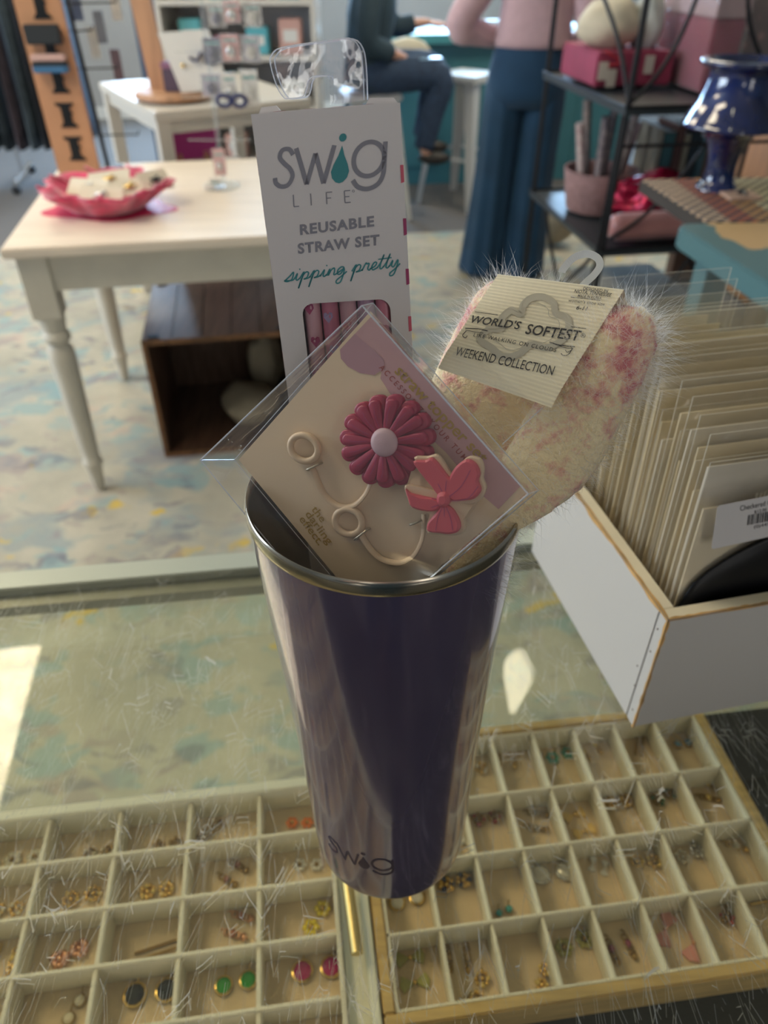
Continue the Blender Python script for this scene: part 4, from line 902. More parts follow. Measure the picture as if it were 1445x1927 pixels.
# paper band: front, folded top, right end
cTL, cTR, cBR, cBL = PD(937, 516, .2735), PD(1174, 545, .2520), PD(1036, 764, .2500), PD(822, 690, .2700)
SC = Plane(cTL, cTR - cTL, cBL - cTL); q4 = [SC.px(x, y) for x, y in ((937, 516), (1174, 545), (1036, 764), (822, 690))]
sc_n = SC.n
def scard(x, y, l=0.0): return SC.px(x, y, l)
b = NB()
NV, NU = 130, 2; top, bot = (q4[0], q4[1]), (q4[3], q4[2]); gr = []
for i in range(NV+1):
    t_ = i/NV; z = .00022*math.sin(t_*2*math.pi*32); cur = -.0012*max(0, t_-.85)/.15
    gr.append([b.verts.new(top[0].lerp(bot[0], t_) + sc_n*(z+cur)), b.verts.new(top[1].lerp(bot[1], t_) + sc_n*(z+cur))])
for a_, c_ in zip(gr, gr[1:]): b.faces.new((a_[0], a_[1], c_[1], c_[0]))
# folded over the top to the back
bk = -sc_n*.016
tb_ = [b.verts.new(p + bk + (top[0]-bot[0]).normalized()*.001) for p in top]; b.faces.new((gr[0][0], tb_[0], tb_[1], gr[0][1]))
bb_ = [b.verts.new(top[k].lerp(bot[k], .8) + bk*1.2) for k in (0, 1)]; b.faces.new((tb_[0], bb_[0], bb_[1], tb_[1]))
band_o = obj('paper_band', b, m_sc, sk, 'all', label='ribbed cream paper band')
m_ptie = mat('band_pink_edge', (.50, .28, .30), .6)
ink = mat('black_ink', (.03, .028, .03), .6); m_cl = mat('grey_beige_print', (.52, .48, .38), .7)
LI = .00045
def sm_(x, y): return scard(x, y, LI)
def smc(x, y): return scard(x, y, LI*.75)
b = NB()
cl = [(985, 575), (1000, 562), (1022, 560), (1042, 572), (1046, 590), (1066, 598), (1070, 616), (1058, 640), (1030, 655), (1000, 650), (975, 668), (948, 672), (925, 655), (905, 640), (918, 622), (945, 618), (945, 600), (962, 585), (980, 592)]
stroke(b, cl, 13, smc, closed=True); stroke(b, [(x*.78 + 990*.22, y*.78 + 615*.22) for x, y in cl], 1.2, smc, closed=True); stroke(b, [(x*1.10 - 990*.10, y*1.10 - 615*.10) for x, y in cl], 1.2, smc, closed=True)
obj('printed_cloud', b, m_cl, sk)
b = NB()
def ST(body, x0, y0, x1, y1, xt, yt, **k): textfit(b, body, sm_(x0, y0), sm_(x1, y1), sm_(xt, yt), V(), **k)
ST("WORLD'S", 884, 608, 977, 621, 890, 594, off=.012, shear=.1); ST('SOFTEST', 988, 629, 1090, 643, 994, 610, off=.012, shear=.1)
ST('®', 1092, 636, 1101, 637.5, 1094, 628)
ST('LIKE WALKING ON CLOUDS', 891, 634, 1046, 664, 894, 627, space=1.25)
ST('WEEKEND COLLECTION', 857, 670, 1041, 708, 862, 653, shear=.15)
ST('DESIGNED IN', 1097, 546.5, 1143, 552, 1099, 541, off=.01); ST('NIOTA, TENNESSEE', 1080, 552, 1149, 560, 1083, 545.5, off=.01); ST('MADE IN KOREA', 1087, 560, 1131, 565, 1089, 555, off=.01)
ST("women's shoe size", 1069, 569, 1137, 577, 1071, 563); ST('6-11', 1084, 583.5, 1105, 586, 1086, 576, off=.015, shear=.2)
for pts, w_ in (([(894, 588), (937, 594)], 1.2), ([(1074, 616), (1103, 620)], 1.2), ([(1074, 560.5), (1130, 566.5)], 1.0),
                ([(876, 619), (900, 620), (918, 624)], 1.6), ([(876, 622), (895, 626), (910, 628)], 1.0), ([(878, 624), (871, 632), (876, 637), (880, 633)], 1.4),
                ([(1034, 645), (1055, 651), (1082, 654)], 1.8), ([(1045, 649), (1065, 656), (1078, 656)], 1.2), ([(1078, 656), (1070, 668), (1060, 670), (1056, 666)], 1.5), ([(1076, 660), (1068, 664), (1064, 660)], 1.2)):
    stroke(b, pts, w_, sm_, sm=4)
obj('band_lettering', b, ink, sk)
# white plastic hook
b = NB(); hk = [(1094, 540), (1104, 530), (1117, 518), (1128, 502), (1126, 488), (1112, 479), (1094, 479), (1076, 488), (1060, 506), (1057, 513)]
hp = smooth_pts([PD(x, y, .2655) for x, y in hk], 5); hn = (CC - hp[0]).normalized()
rg = []
for i, p in enumerate(hp):
    d = (hp[min(i+1, len(hp)-1)] - hp[max(i-1, 0)]).normalized(); s_ = d.cross(hn).normalized(); rg.append([p + s_*.00125 + hn*.0009, p - s_*.00125 + hn*.0009, p - s_*.00125 - hn*.0009, p + s_*.00125 - hn*.0009])
loft(b, rg); obj('plastic_hook', b, mat('white_plastic', (.78, .80, .82), .35), sk, label='white plastic hanging hook')
# mohair: thousands of fine hairs rooted in the two socks
def fuzz(src, count, lmin, lmax, wdt, seed, par, zmin=None):
    rr_ = random.Random(seed); me = src.data; off_ = OFF[src]; polys = me.polygons; fb = NB(); areas = []; tot = 0
    for p in polys: tot += p.area if (zmin is None or p.center.z + off_.z > zmin) else 0; areas.append(tot)
    import bisect
    for _ in range(count):
        p = polys[min(len(polys)-1, bisect.bisect(areas, rr_.random()*tot))]; vs = [me.vertices[i].co for i in p.vertices]; w_ = [rr_.random()+.01 for _ in vs]; sw_ = sum(w_)
        o_ = sum((v*(k/sw_) for v, k in zip(vs, w_)), V()) + off_; nn = p.normal
        d = (nn + V((rr_.uniform(-1, 1), rr_.uniform(-1, 1), rr_.uniform(-.8, 1.1)))*.75).normalized(); ln = lmin + (lmax-lmin)*rr_.random()**2.2
        s_ = d.cross(V((rr_.uniform(-1, 1), rr_.uniform(-1, 1), rr_.uniform(-1, 1)))).normalized()*wdt/2; cv = V((rr_.uniform(-1, 1), rr_.uniform(-1, 1), rr_.uniform(-1, 1)))*ln*.45
        p0, p1, p2 = o_, o_ + d*ln*.5 + cv*.25, o_ + d*ln + cv
        a0, a1 = fb.verts.new(p0+s_), fb.verts.new(p0-s_); b0, b1 = fb.verts.new(p1+s_*.8), fb.verts.new(p1-s_*.8); c0 = fb.verts.new(p2)
        fb.faces.new((a0, a1, b1, b0)); fb.faces.new((b0, b1, c0))
    o = obj('fuzz', fb, m_fuzzc if seed % 2 else m_fuzz, par); o['kind'] = 'stuff'; return o
fuzz(sk1, 6000, .0012, .0045, .00010, 11, sk1); fuzz(sk2, 6000, .0012, .0045, .00010, 13, sk2)
fuzz(sk1, 4500, .003, .012, .00008, 12, sk1); fuzz(sk2, 4500, .003, .012, .00008, 14, sk2)
fuzz(sk1, 1800, .005, .012, .00008, 16, sk1, 1.290); fuzz(sk2, 2000, .007, .016, .00008, 18, sk2, 1.292)
# ================================================================ WHITE WOODEN BIN AND ITS PACKETS
b1 = V((.9768, .2142, 0)).normalized(); b2 = V((-b1.y, b1.x, 0)); BO = V((.160, .294, GZ + .0005))
def Bx(u, v, z=0.0): return BO + b1*u + b2*v + V((0, 0, z))
def bbox(bm, u0, u1, v0, v1, z0, z1, bev=0.0): add_box(bm, Bx(u0, v0, z0), b1*(u1-u0), b2*(v1-v0), V((0,0,z1-z0)), bev)
BW_, BD, BH, bt = .34, .178, .098, .009
def m_binmat(name, col):
    m = bpy.data.materials.new(name); m.use_nodes = True; nt = m.node_tree; N = nt.nodes.new; L = nt.links.new; bs = nt.nodes['Principled BSDF']; bs.inputs['Roughness'].default_value = .6
    tc = N('ShaderNodeTexCoord'); n = N('ShaderNodeTexNoise'); n.inputs['Scale'].default_value = 40; n.inputs['Detail'].default_value = 5; L(tc.outputs['Object'], n.inputs['Vector'])
    r = N('ShaderNodeValToRGB'); e = r.color_ramp.elements; e[0].position = .74; e[0].color = (*col, 1); e[1].position = .77; e[1].color = (.16, .13, .12, 1); L(n.outputs[0], r.inputs[0]); L(r.outputs[0], bs.inputs['Base Color']); return m
m_bin = m_binmat('scuffed_white_paint', (.60, .575, .54)); m_raw = mat('worn_raw_wood', (.62, .36, .12), .7, var=.3, vscale=60); m_rimp = mat('cream_rim_paint', (.80, .70, .50), .55, var=.06, vscale=25)
bin_ = thing('wooden_bin', 'open white painted wooden bin with worn brown edges full of clear packets', 'bin', tuple(Bx(BW_/2, BD/2)))
b = NB(); bbox(b, 0, BW_, 0, bt, 0, BH, .0008); obj('front_board', b, m_bin, bin_)
b = NB(); bbox(b, 0, bt, bt+.0001, BD, 0, BH, .0008); obj('side_board', b, m_bin, bin_)
b = NB(); bbox(b, BW_-bt, BW_, bt+.0001, BD, 0, BH, .0008); obj('side_board', b, m_bin, bin_)
b = NB(); bbox(b, bt+.0001, BW_-bt-.0001, BD-bt, BD, 0, BH, .0008); obj('back_board', b, m_bin, bin_)
b = NB(); bbox(b, bt+.0001, BW_-bt-.0001, bt+.0001, BD-bt-.0001, .0005, .006); obj('bin_bottom', b, m_raw, bin_)
b = NB(); z = BH
for (u0, u1, v0, v1) in ((.0008, BW_-.0008, .0008, bt-.0006), (.0008, bt-.0006, bt-.0006, BD-.001), (BW_-bt+.0006, BW_-.0008, bt-.0006, BD-.001), (bt, BW_-bt, BD-bt+.0006, BD-.001)): bbox(b, u0, u1, v0, v1, z-.0002, z+.0006, .0003)
obj('painted_rim', b, m_rimp, bin_, label='cream painted rim')
# worn strips where the paint has rubbed off the edges
b = NB(); rr = random.Random(4)
def worn(p0, p1, n_, wmax):
    pts = []; k = 26
    for i in range(k+1):
        t_ = i/k; p = V(p0).lerp(V(p1), t_); w_ = wmax*(.25 + .75*abs(mnoise.noise(V((t_*9, wmax*1000, 3.1)))*2)); pts.append((p + n_*.00035, w_))
    return pts
def worn_strip(p0, p1, nout, dirw, wmax):
    pts = worn(p0, p1, nout, wmax); a_ = [b.verts.new(p) for p, w_ in pts]; c_ = [b.verts.new(p + dirw*w_) for p, w_ in pts]
    for i in range(len(a_)-1): b.faces.new((a_[i], a_[i+1], c_[i+1], c_[i]))
zz = V((0,0,1))
worn_strip(Bx(0, 0, BH+.0004), Bx(0, BD, BH+.0004), -b1, -zz, .0045); worn_strip(Bx(0, 0, BH+.0004), Bx(BW_, 0, BH+.0004), -b2, -zz, .0016)
worn_strip(Bx(0, 0, BH), Bx(0, 0, 0), -b1, b2, .0022); worn_strip(Bx(0, 0, BH), Bx(0, 0, 0), -b2, b1, .0020)
worn_strip(Bx(0, 0, BH+.0004), Bx(0, BD, BH+.0004), zz, b1, .0022); worn_strip(Bx(0, 0, BH+.0004), Bx(BW_*.2, 0, BH+.0004), zz, b2, .0022)
obj('worn_edge', b, m_raw, bin_, label='bare brown wood along worn edges')
b = NB()
for (u, v, z_) in ((0, .006, .085), (0, .006, .066), (0, .010, .030), (0, .005, .012), (0, .013, .045)): lathe(b, Bx(u-.00005, v, z_), [(.0006, 0), (.0006, .0003)], 8, ax=-b1, cap1=True)
obj('nail_head', b, mat('rusty_nail', (.15, .08, .05), .6, .4), bin_, label='small rusty nail heads')
# ---- packets
m_sleeve = film('packet_film', (.95, .935, .90), 0.05, 0.08, dust_haze=.10, dcol=(.85, .80, .68), bump=.5, bscale=45)
m_sleeve2 = film('packet_film_clear', (.96, .96, .96), 0.05, 0.05, dust_haze=.05, dcol=(.85, .85, .85), bump=.5, bscale=35)
m_pcream = mat('packet_card', (.80, .69, .48), .7, var=.04, vscale=12); m_pwhite = mat('packet_white', (.76, .71, .62), .6, var=.05, vscale=30, bump=.4, bscale=60)
m_mask = mat('black_satin', (.006, .006, .007), .42, spec=.3, bump=.5, bscale=25); m_lab = mat('white_label', (.70, .67, .66), .5)
rr = random.Random(21)
def sheet(u0, u1, v, z0, z1, lean, bow, nu=10, nz=8, seed=0, amp=.0012):
    bm = NB(); g = []
    for j in range(nz+1):
        row = []
        for i in range(nu+1):
            s_, t_ = i/nu, j/nz; n_ = mnoise.noise(V((s_*3 + seed, t_*3, seed*.7)))*amp
            row.append(bm.verts.new(Bx(u0 + (u1-u0)*s_, v + lean*t_ + bow*math.sin(math.pi*s_)*math.sin(math.pi*min(1, t_*1.2)) + n_, z0 + (z1-z0)*t_)))
        g.append(row)
    for a_, c_ in zip(g, g[1:]):
        for i in range(nu): bm.faces.new((a_[i], a_[i+1], c_[i+1], c_[i]))
    return bm
def seam(par, u0, u1, v, z1, lean, z0=.008):
    bm = NB(); tube(bm, [Bx(u0, v, z0), Bx(u0, v+lean, z1), Bx(u1, v+lean, z1), Bx(u1, v, z0)], .00022, 5); return obj('sealed_edge', bm, m_edge2, par)
m_edge2 = film('film_edge', (.95, .94, .9), 0.12, 0.1, dust_haze=.55, dcol=(.95, .9, .78))
NPK = 21
for k in range(NPK):
    v = .0165 + k*.00718; u0 = .011 + rr.uniform(0, .006) - (.0 if k else 0); wdt = .150 + rr.uniform(-.004, .01); hgt = .192 + rr.uniform(-.014, .014) + .0016*k; lean = .006
    if k == 0: u0, wdt, hgt = .0115, .185, .190
    if k >= NPK-3: wdt = .082 + .004*k/10; hgt = .224 + .005*(k-NPK+3)
    where = ('front packet with a black satin piece and a white price label in the white bin' if k == 0 else
             ('packet directly behind the black satin one in the white bin' if k == 1 else
              ('tallest clear packet at the far end of the white bin' if k == NPK-1 else 'clear packet with a cream card, sheet %s back from the front in the white bin' % ('two three four five six seven eight nine ten eleven twelve thirteen fourteen fifteen sixteen seventeen eighteen nineteen twenty'.split()[k-1]))))
    t = thing('clear_packet', where, 'packet', tuple(Bx(u0 + wdt/2, v, .0075)), 'clear packets in the white bin')
    obj('sleeve', sheet(u0, u0+wdt, v-.0022, .0078, hgt, lean, -.0012, seed=k), m_sleeve2 if k in (0, NPK-1, NPK-2) else m_sleeve, t, 'all')
    seam(t, u0, u0+wdt, v-.0022, hgt, lean)
    ch = hgt - (.022 if k not in (NPK-1, NPK-2, 0) else .032); cm = m_pcream if k % 3 != 1 else m_pwhite
    bm = NB(); add_box(bm, Bx(u0+.006, v, .009), b1*(wdt-.012), b2*.0008, V((0, 0, ch-.009)) + b2*lean*(ch/hgt)); obj('backing_card', bm, cm, t)
    # soft folded item that puffs the lower corner
    bm = NB(); c = Bx(u0 + .030 + rr.uniform(-.006, .004), v-.0005, .052)
    ball(bm, c, 1, .024, .0024, .034, 3, Matrix.Rotation(math.atan2(b1.y, b1.x), 3, 'Z'))
    for q in bm.verts: q.co += b2*mnoise.noise(q.co*120)*.0010
    if k: obj('folded_fabric', bm, m_pwhite, t, 'all')
    else: bm.free()
    if k == 0:
        # black satin piece: broad crescent lying behind the film
        bm = NB(); rows = []
        for j in range(25):
            s_ = j/24; u_ = u0 + .004 + s_*.17; top_ = .062*math.sqrt(max(0, 1-((1-s_*1.6))**2)) if s_ < .6 else .062
            rows.append([Bx(u_, v+.0001, .082), Bx(u_, v-.0024, .082+(top_)*.4 + .001), Bx(u_, v-.0018 + .0005*math.sin(s_*20), .0825+top_*.8+.001), Bx(u_, v+.0004, .0828+top_+.001), Bx(u_, v+.0010, .082+top_*.5)])
        loft(bm, rows); bmesh.ops.subdivide_edges(bm, edges=bm.edges[:], cuts=2, use_grid_fill=True)
        obj('satin_piece', bm, m_mask, t, 'all', label='black satin piece')
        # zip strip and price label
        bm = NB()
        for i in range(60): add_box(bm, Bx(u0 + .034 + i*.0024, v-.0023+lean*.86, .160), b1*.0008, -b2*.0003, V((0, 0, .006)))
        obj('zip_strip', bm, m_edge2, t)
        LP = Plane(Bx(u0+.05, v-.0048, .1), b1, V((0, 0, 1)) + b2*(lean/.19)); lpx = lambda x, y, l=0: LP.px(x, y, l)
        cor = [(1350, 952), (1500, 922), (1500, 998), (1338, 1034)]; pts = []
        for i in range(4):
            p_, a_, c_ = V((*cor[i], 0)), V((*cor[i-1], 0)), V((*cor[(i+1) % 4], 0)); d1, d2 = (a_-p_).normalized()*6, (c_-p_).normalized()*6
            for s_ in range(4): w_ = s_/3; pts.append(p_ + d1*(1-w_)**2 + d2*w_**2)
        bm = NB(); plate(bm, [lpx(p.x, p.y) for p in pts], LP.n, .0001); lab = obj('price_label', bm, m_lab, t, label='white price label with barcode')
        bm = NB(); tf = lambda s_, x0, y0, x1, y1, xt, yt, **kw: textfit(bm, s_, lpx(x0, y0, .0003), lpx(x1, y1, .0003), lpx(xt, yt, .0003), V(), **kw)
        tf('Checkered C', 1392, 961, 1450, 949, 1392, 951); tf('$12.00', 1419, 966, 1442, 961, 1419, 960); tf('(0)4451', 1418, 994, 1452, 987, 1418, 988)
        x = 1406.0; r3 = random.Random(2)
        while x < 1480:
            w_ = r3.choice((.8, 1.2, 2.0, 2.6)); sk_ = -.19
            add_quad(bm, lpx(x+1.2, 969+(x-1406)*sk_, .0003), lpx(x+1.2+w_, 969+(x+w_-1406)*sk_, .0003), lpx(x-1+w_, 988+(x+w_-1406)*sk_, .0003), lpx(x-1, 988+(x-1406)*sk_, .0003)); x += w_ + r3.choice((.8, 1.3, 2))
        obj('label_print', bm, ink, lab)
# second column of packets, at the right picture edge
for k in range(9):
    v = .046 + k*.0135; u0 = .205; t = thing('clear_packet', 'clear packet in the right hand row of the bin, %s from its front' % ('first second third fourth fifth sixth seventh eighth ninth'.split()[k]), 'packet', tuple(Bx(u0+.06, v, .0075)), 'clear packets in the right hand row of the bin')
    h_ = .188 + .004*k; obj('sleeve', sheet(u0, u0+.120, v-.002, .0078, h_, .008, -.001, seed=k+40), m_sleeve2, t, 'all'); seam(t, u0, u0+.12, v-.002, h_, .008)
    bm = NB(); add_box(bm, Bx(u0+.006, v, .009), b1*.108, b2*.0008, V((0, 0, h_-.035)) + b2*.006); obj('backing_card', bm, m_pcream, t)
# ================================================================ LEFT SIDE: table, crate and displays
m_tabletop = mat('scrubbed_cream_top', (.76, .66, .56), .45, var=.05, vscale=4, stretch=(1, 6, 1)); m_tablew = mat('chalky_white_paint', (.60, .56, .48), .6, var=.04, vscale=12)
la = V((math.cos(R(9.6)), math.sin(R(9.6)), 0)); lb = V((-la.y, la.x, 0)); LO = V((-.965, 1.875, 0))
def LT(u, v, z=0.0): return LO + la*u + lb*v + V((0, 0, z))
def lbox(bm, u0, u1, v0, v1, z0, z1, bev=0.0): add_box(bm, LT(u0, v0, z0), la*(u1-u0), lb*(v1-v0), V((0,0,z1-z0)), bev)
TW, TD, TH = .95, .88, .80
tbl = thing('farmhouse_table', 'cream topped farmhouse table with turned white legs on the rug at left', 'table', tuple(LT(TW/2, TD/2, .012)))
b = NB(); lbox(b, 0, TW, 0, TD, TH-.026, TH, .004); obj('tabletop', b, m_tabletop, tbl)
b = NB(); lbox(b, .09, TW-.09, .035, .055, TH-.125, TH-.027); obj('apron', b, m_tablew, tbl)
b = NB(); lbox(b, .09, TW-.09, TD-.055, TD-.035, TH-.125, TH-.027); obj('apron', b, m_tablew, tbl)
for u in (.032, TW-.052): b = NB(); lbox(b, u, u+.02, .09, TD-.09, TH-.125, TH-.027); obj('apron', b, m_tablew, tbl)
for (u, v) in ((.062, .060), (TW-.062, .060), (.062, TD-.060), (TW-.062, TD-.060)):
    b = NB(); s_ = .038; lbox(b, u-s_, u+s_, v-s_, v+s_, TH-.20, TH-.0265, .003)
    pr = [(.011, .0125), (.018, .03), (.020, .06), (.024, .10), (.031, .115), (.028, .128), (.024, .135), (.026, .16), (.030, .26), (.034, .38), (.037, .47), (.036, .50), (.029, .512), (.027, .520), (.037, .530), (.038, .545), (.030, .556), (.034, .575), (.037, .600)]
    lathe(b, LT(u, v, 0), pr, 28, cap1=True); obj('leg', b, m_tablew, tbl, True)
# crate under the table
m_cr = mat('dark_walnut_boards', (.085, .045, .03), .38, col2=(.15, .085, .06), vscale=9, stretch=(9, .8, 1), bump=.2, bscale=60); m_cre = mat('worn_crate_edge', (.20, .09, .035), .6, var=.3, vscale=30)
m_brk = mat('crate_bracket', (.03, .045, .06), .4, .6)
co = V((-.748, 2.13, .0125)); 
def CQ(u, v, z=0.0): return co + la*u + lb*v + V((0,0,z))
def cb(bm, u0, u1, v0, v1, z0, z1, bev=0.0): add_box(bm, CQ(u0, v0, z0), la*(u1-u0), lb*(v1-v0), V((0,0,z1-z0)), bev)
crt = thing('wooden_crate', 'dark stained wooden crate lying on its side beneath the cream table', 'crate', tuple(CQ(.22, .25)))
CWd, CDp, CHt = .46, .50, .425
b = NB()
for k in range(5): cb(b, k*CWd/5 + .001, (k+1)*CWd/5 - .001, .0, CDp, CHt-.014, CHt, .002)
obj('top_board', b, m_cr, crt)
b = NB(); cb(b, 0, .015, 0, CDp, .0145, CHt-.0145); obj('side_board', b, m_cr, crt); b = NB(); cb(b, CWd-.015, CWd, 0, CDp, .0145, CHt-.0145); obj('side_board', b, m_cr, crt)
b = NB(); cb(b, 0, CWd, 0, CDp, 0, .014); obj('bottom_board', b, m_cr, crt); b = NB(); cb(b, .0155, CWd-.0155, CDp-.012, CDp, .0145, CHt-.0145); obj('back_board', b, m_cr, crt)
b = NB(); cb(b, 0, .016, -.004, -.0002, .016, CHt-.016); cb(b, CWd-.016, CWd, -.004, -.0002, .016, CHt-.016); cb(b, 0, CWd, -.004, -.0002, 0, .0155); cb(b, 0, CWd, -.004, -.0002, CHt-.0155, CHt); obj('worn_rim', b, m_cre, crt, label='rubbed brown front edges')
for (u, v) in ((.018, .012), (CWd-.04, .012), (.018, CDp-.04), (CWd-.04, CDp-.04)): b = NB(); cb(b, u, u+.035, v, v+.022, CHt+.0002, CHt+.005, .001); obj('corner_bracket', b, m_brk, crt)
m_cloth = mat('cream_canvas', (.42, .36, .27), .85, var=.1, vscale=14, bump=.5, bscale=30)
def lump(bm, c, sx, sy, sz, seed, rz=0, amp=.12, sub=3, sharp=0):
    t_ = bmesh.new(); bmesh.ops.create_icosphere(t_, subdivisions=sub, radius=1.0)
    for v in t_.verts:
        n_ = 1 + mnoise.noise(v.co*1.6 + V((seed*3.1, seed, 0)))*amp*2 + mnoise.noise(v.co*4 + V((seed, 0, seed)))*amp
        v.co = V((v.co.x*sx*n_, v.co.y*sy*n_, max(-1, v.co.z*n_)*sz))
    bmesh.ops.rotate(t_, verts=t_.verts, matrix=Matrix.Rotation(rz, 3, 'Z')); bmesh.ops.translate(t_, verts=t_.verts, vec=V(c)); merge(bm, t_)
b = NB(); lump(b, CQ(.30, .20, .075), .10, .13, .058, 3, .2); solo('folded_bag', b, m_cloth, 'cream canvas bag lying on the floor of the dark crate', 'bag', smooth='all')
b = NB(); lump(b, CQ(.37, .38, .135), .065, .06, .115, 6, .5); solo('folded_bag', b, m_cloth, 'taller beige bag standing at the back of the dark crate', 'bag', smooth='all')

# tulle basket with jewellery cards
m_tulle = mat('hot_pink_tulle', (.62, .03, .12), .55, var=.3, vscale=30, sheen=.6); m_tulle2 = film('pink_mesh', (.95, .35, .45), .04, .3, dust_haze=.55, dcol=(.80, .06, .20))
bc = P(207, 392, TH + .001); bc.z = TH + .0008
nest = thing('tulle_basket', 'hot pink tulle basket heaped with small cards on the cream table', 'basket', tuple(bc))
b = NB(); rr = random.Random(8)
wob = lambda a, h: 1 + (h/.07)*(.10*math.sin(5*a+.6) + .07*math.sin(11*a)) 
lathe(b, bc, [(.0, .0), (.085, .0), (.105, .008), (.135, .035), (.165, .060), (.172, .070), (.168, .0705), (.155, .058), (.12, .03), (.02, .012)], 72, wob=wob, cap0=False); obj('tulle_bowl', b, m_tulle, nest, 'all')
b = NB()
for i in range(9):
    a = 2*math.pi*i/9 + .3; tube(b, smooth_pts([bc + V((math.cos(a+k*.16)*r_, math.sin(a+k*.16)*r_, h_)) for k, (r_, h_) in enumerate(((.09, .012), (.128, .034), (.158, .062), (.178, .078)))], 3), .004, 5)
obj('tulle_fold', b, m_tulle, nest, 'all')
b = NB(); rim_p = []
for k in range(60):
    a = 2*math.pi*k/60; r_ = .135*(1+.10*math.sin(5*a+2.2)) ; rim_p.append(bc + V((math.cos(a)*r_*1.35, math.sin(a)*r_*.85, .0006 + .0006*math.sin(9*a)**2)))
b.faces.new([b.verts.new(p) for p in rim_p]); bmesh.ops.triangulate(b, faces=b.faces[:]); bmesh.ops.solidify(b, geom=b.faces[:], thickness=.0005); obj('tulle_skirt', b, m_tulle2, nest, label='sheer pink tulle spread flat on the table')
m_jc = mat('ivory_jewellery_card', (.74, .68, .56), .5); m_bg = film('clear_bag_film', (.97, .97, .97), .06, .05, dust_haze=.1, dcol=(.9, .9, .88), bump=.5, bscale=60)
cards = [((165, 352), -12, 'wide ivory card at the left of the tulle basket'), ((205, 338), 8, 'ivory card at the back of the tulle basket'), ((243, 352), 25, 'ivory card with a gold brooch in the middle of the tulle basket'), ((292, 340), 42, 'tilted white card with a black brooch at the right of the tulle basket'), ((190, 366), 0, 'ivory card low at the front of the tulle basket')]
for i, ((x, y), az, lb_) in enumerate(cards):
    c = PY(x, y, bc.y + (.02, .07, .01, .03, -.045)[i]); c.z = max(c.z, TH+.05); t = thing('jewellery_card', lb_, 'card', tuple(c), 'cards in the tulle basket')
    ex = V((math.cos(R(az)), math.sin(R(az)), .12*math.sin(i))); ez = (V((-math.sin(R(az))*.7, math.cos(R(az))*.7, .55 + .1*(i % 2)))).normalized()
    n_ = ex.cross(ez).normalized(); wC, hC = (.060 if i != 3 else .045), (.055 if i != 3 else .065)
    bb = NB(); add_box(bb, c - ex*wC - ez*hC*.5, ex*wC*2, ez*hC, n_*.0012); obj('card', bb, m_jc, t)
    bb = NB(); ball(bb, c + n_*.004, .013, 1, 1, .5, 2); 
    for k in range(6): ball(bb, c + n_*.004 + ex*.018*math.cos(k) + ez*.010*math.sin(k*1.7), .004, sub=1)
    obj('brooch', bb, (m_silver, m_gold, m_gold, m_dark, m_silver)[i], t, 'all')

# tan spinner board with black iron cut-outs
m_tan = mat('tan_board', (.50, .26, .14), .65, var=.06, vscale=8); m_iron = mat('black_iron', (.015, .017, .02), .45, .5)
sc_ = P(150, 326, TH); sc_.z = TH + .0008
sp = thing('display_board', 'tall tan wooden display board with black cutouts standing on the cream table', 'display board', tuple(sc_))
rx = V((math.cos(R(4)), math.sin(R(4)), 0)); ry = V((-rx.y, rx.x, 0)); up = V((-.02, 0.012, 1)).normalized()
b = NB(); add_box(b, sc_ - rx*.068, rx*.136, ry*.012, up*.62, .002); obj('board', b, m_tan, sp)
for k in range(6):
    z0 = .075 + k*.097; c = sc_ + up*z0 - ry*.0035; bb = NB()
    pts = [(-.033, .036), (.033, .036), (.033, .028), (.018, .024), (.018, .010), (.026, .004), (.018, -.002), (.018, -.022), (.030, -.030), (.034, -.038), (-.030, -.038), (-.024, -.030), (-.016, -.022), (-.016, .024), (-.030, .028)]
    plate(bb, [c + rx*(x*.86 + .004) + up*y*.95 for x, y in pts], ry, .003); obj('iron_bracket', bb, m_iron, sp)
# things clipped on the board: black boxy tool with white print, pink and blue bands
for (dz_, hh, col, dep) in ((.395, .05, (.02, .025, .03), .03), (.352, .018, (.62, .42, .38), .03), (.322, .022, (.05, .17, .34), .035), (.338, .012, (.02, .03, .04), .037)):
    bb = NB(); add_box(bb, sc_ - rx*.050 + up*(dz_-.03) - ry*(dep+.008), rx*.100, ry*dep, up*hh, .003); obj('banded_box', bb, mat('band_%d' % int(dz_*1000), col, .5), sp)
# black wire stand beside it
wc = P(204, 316, TH); wc.z = TH + .0008
ws = thing('wire_stand', 'black wire display stand with side arms behind the tan board', 'display stand', tuple(wc))
b = NB(); lathe(b, wc, [(.05, 0), (.05, .006)], 24, cap1=True); tube(b, [wc, wc + V((-.028, .01, .62))], .007, 10); obj('pole', b, m_iron, ws, True)
for k, (h_, ln_) in enumerate(((.10, .13), (.29, .11), (.39, .06), (.46, .15), (.55, .12))):
    p0 = wc + V((-.028*h_/.62, .01*h_/.62, h_)); bb = NB(); tube(bb, [p0, p0 + rx*ln_ + V((0, -.02, .004)), p0 + rx*ln_ + V((.004, -.02, .016))], .0028, 8); tube(bb, [p0, p0 - rx*.17 + V((0, .03, .004))], .0022, 6); obj('arm', bb, m_iron, ws, True)
rr = random.Random(5)
for k in range(5):
    h_ = (.50, .40, .44, .34, .50)[k]; p0 = wc + V((-.02 + .03*k, .03, h_)); bb = NB(); add_box(bb, p0, rx*.03, ry*.004, V((0, 0, -.085)), .001)
    solo('hanging_trinket', bb, mat('trinket_%d' % k, ((.10, .13, .20), (.45, .45, .42), (.16, .18, .22), (.12, .08, .10), (.55, .52, .48))[k], .4), 'small %s packet hanging on the black wire stand, %s' % (('navy', 'grey', 'slate', 'plum', 'ivory')[k], ('leftmost', 'second from left', 'middle', 'second from right', 'rightmost')[k]), 'packet', 'trinkets hanging on the wire stand')

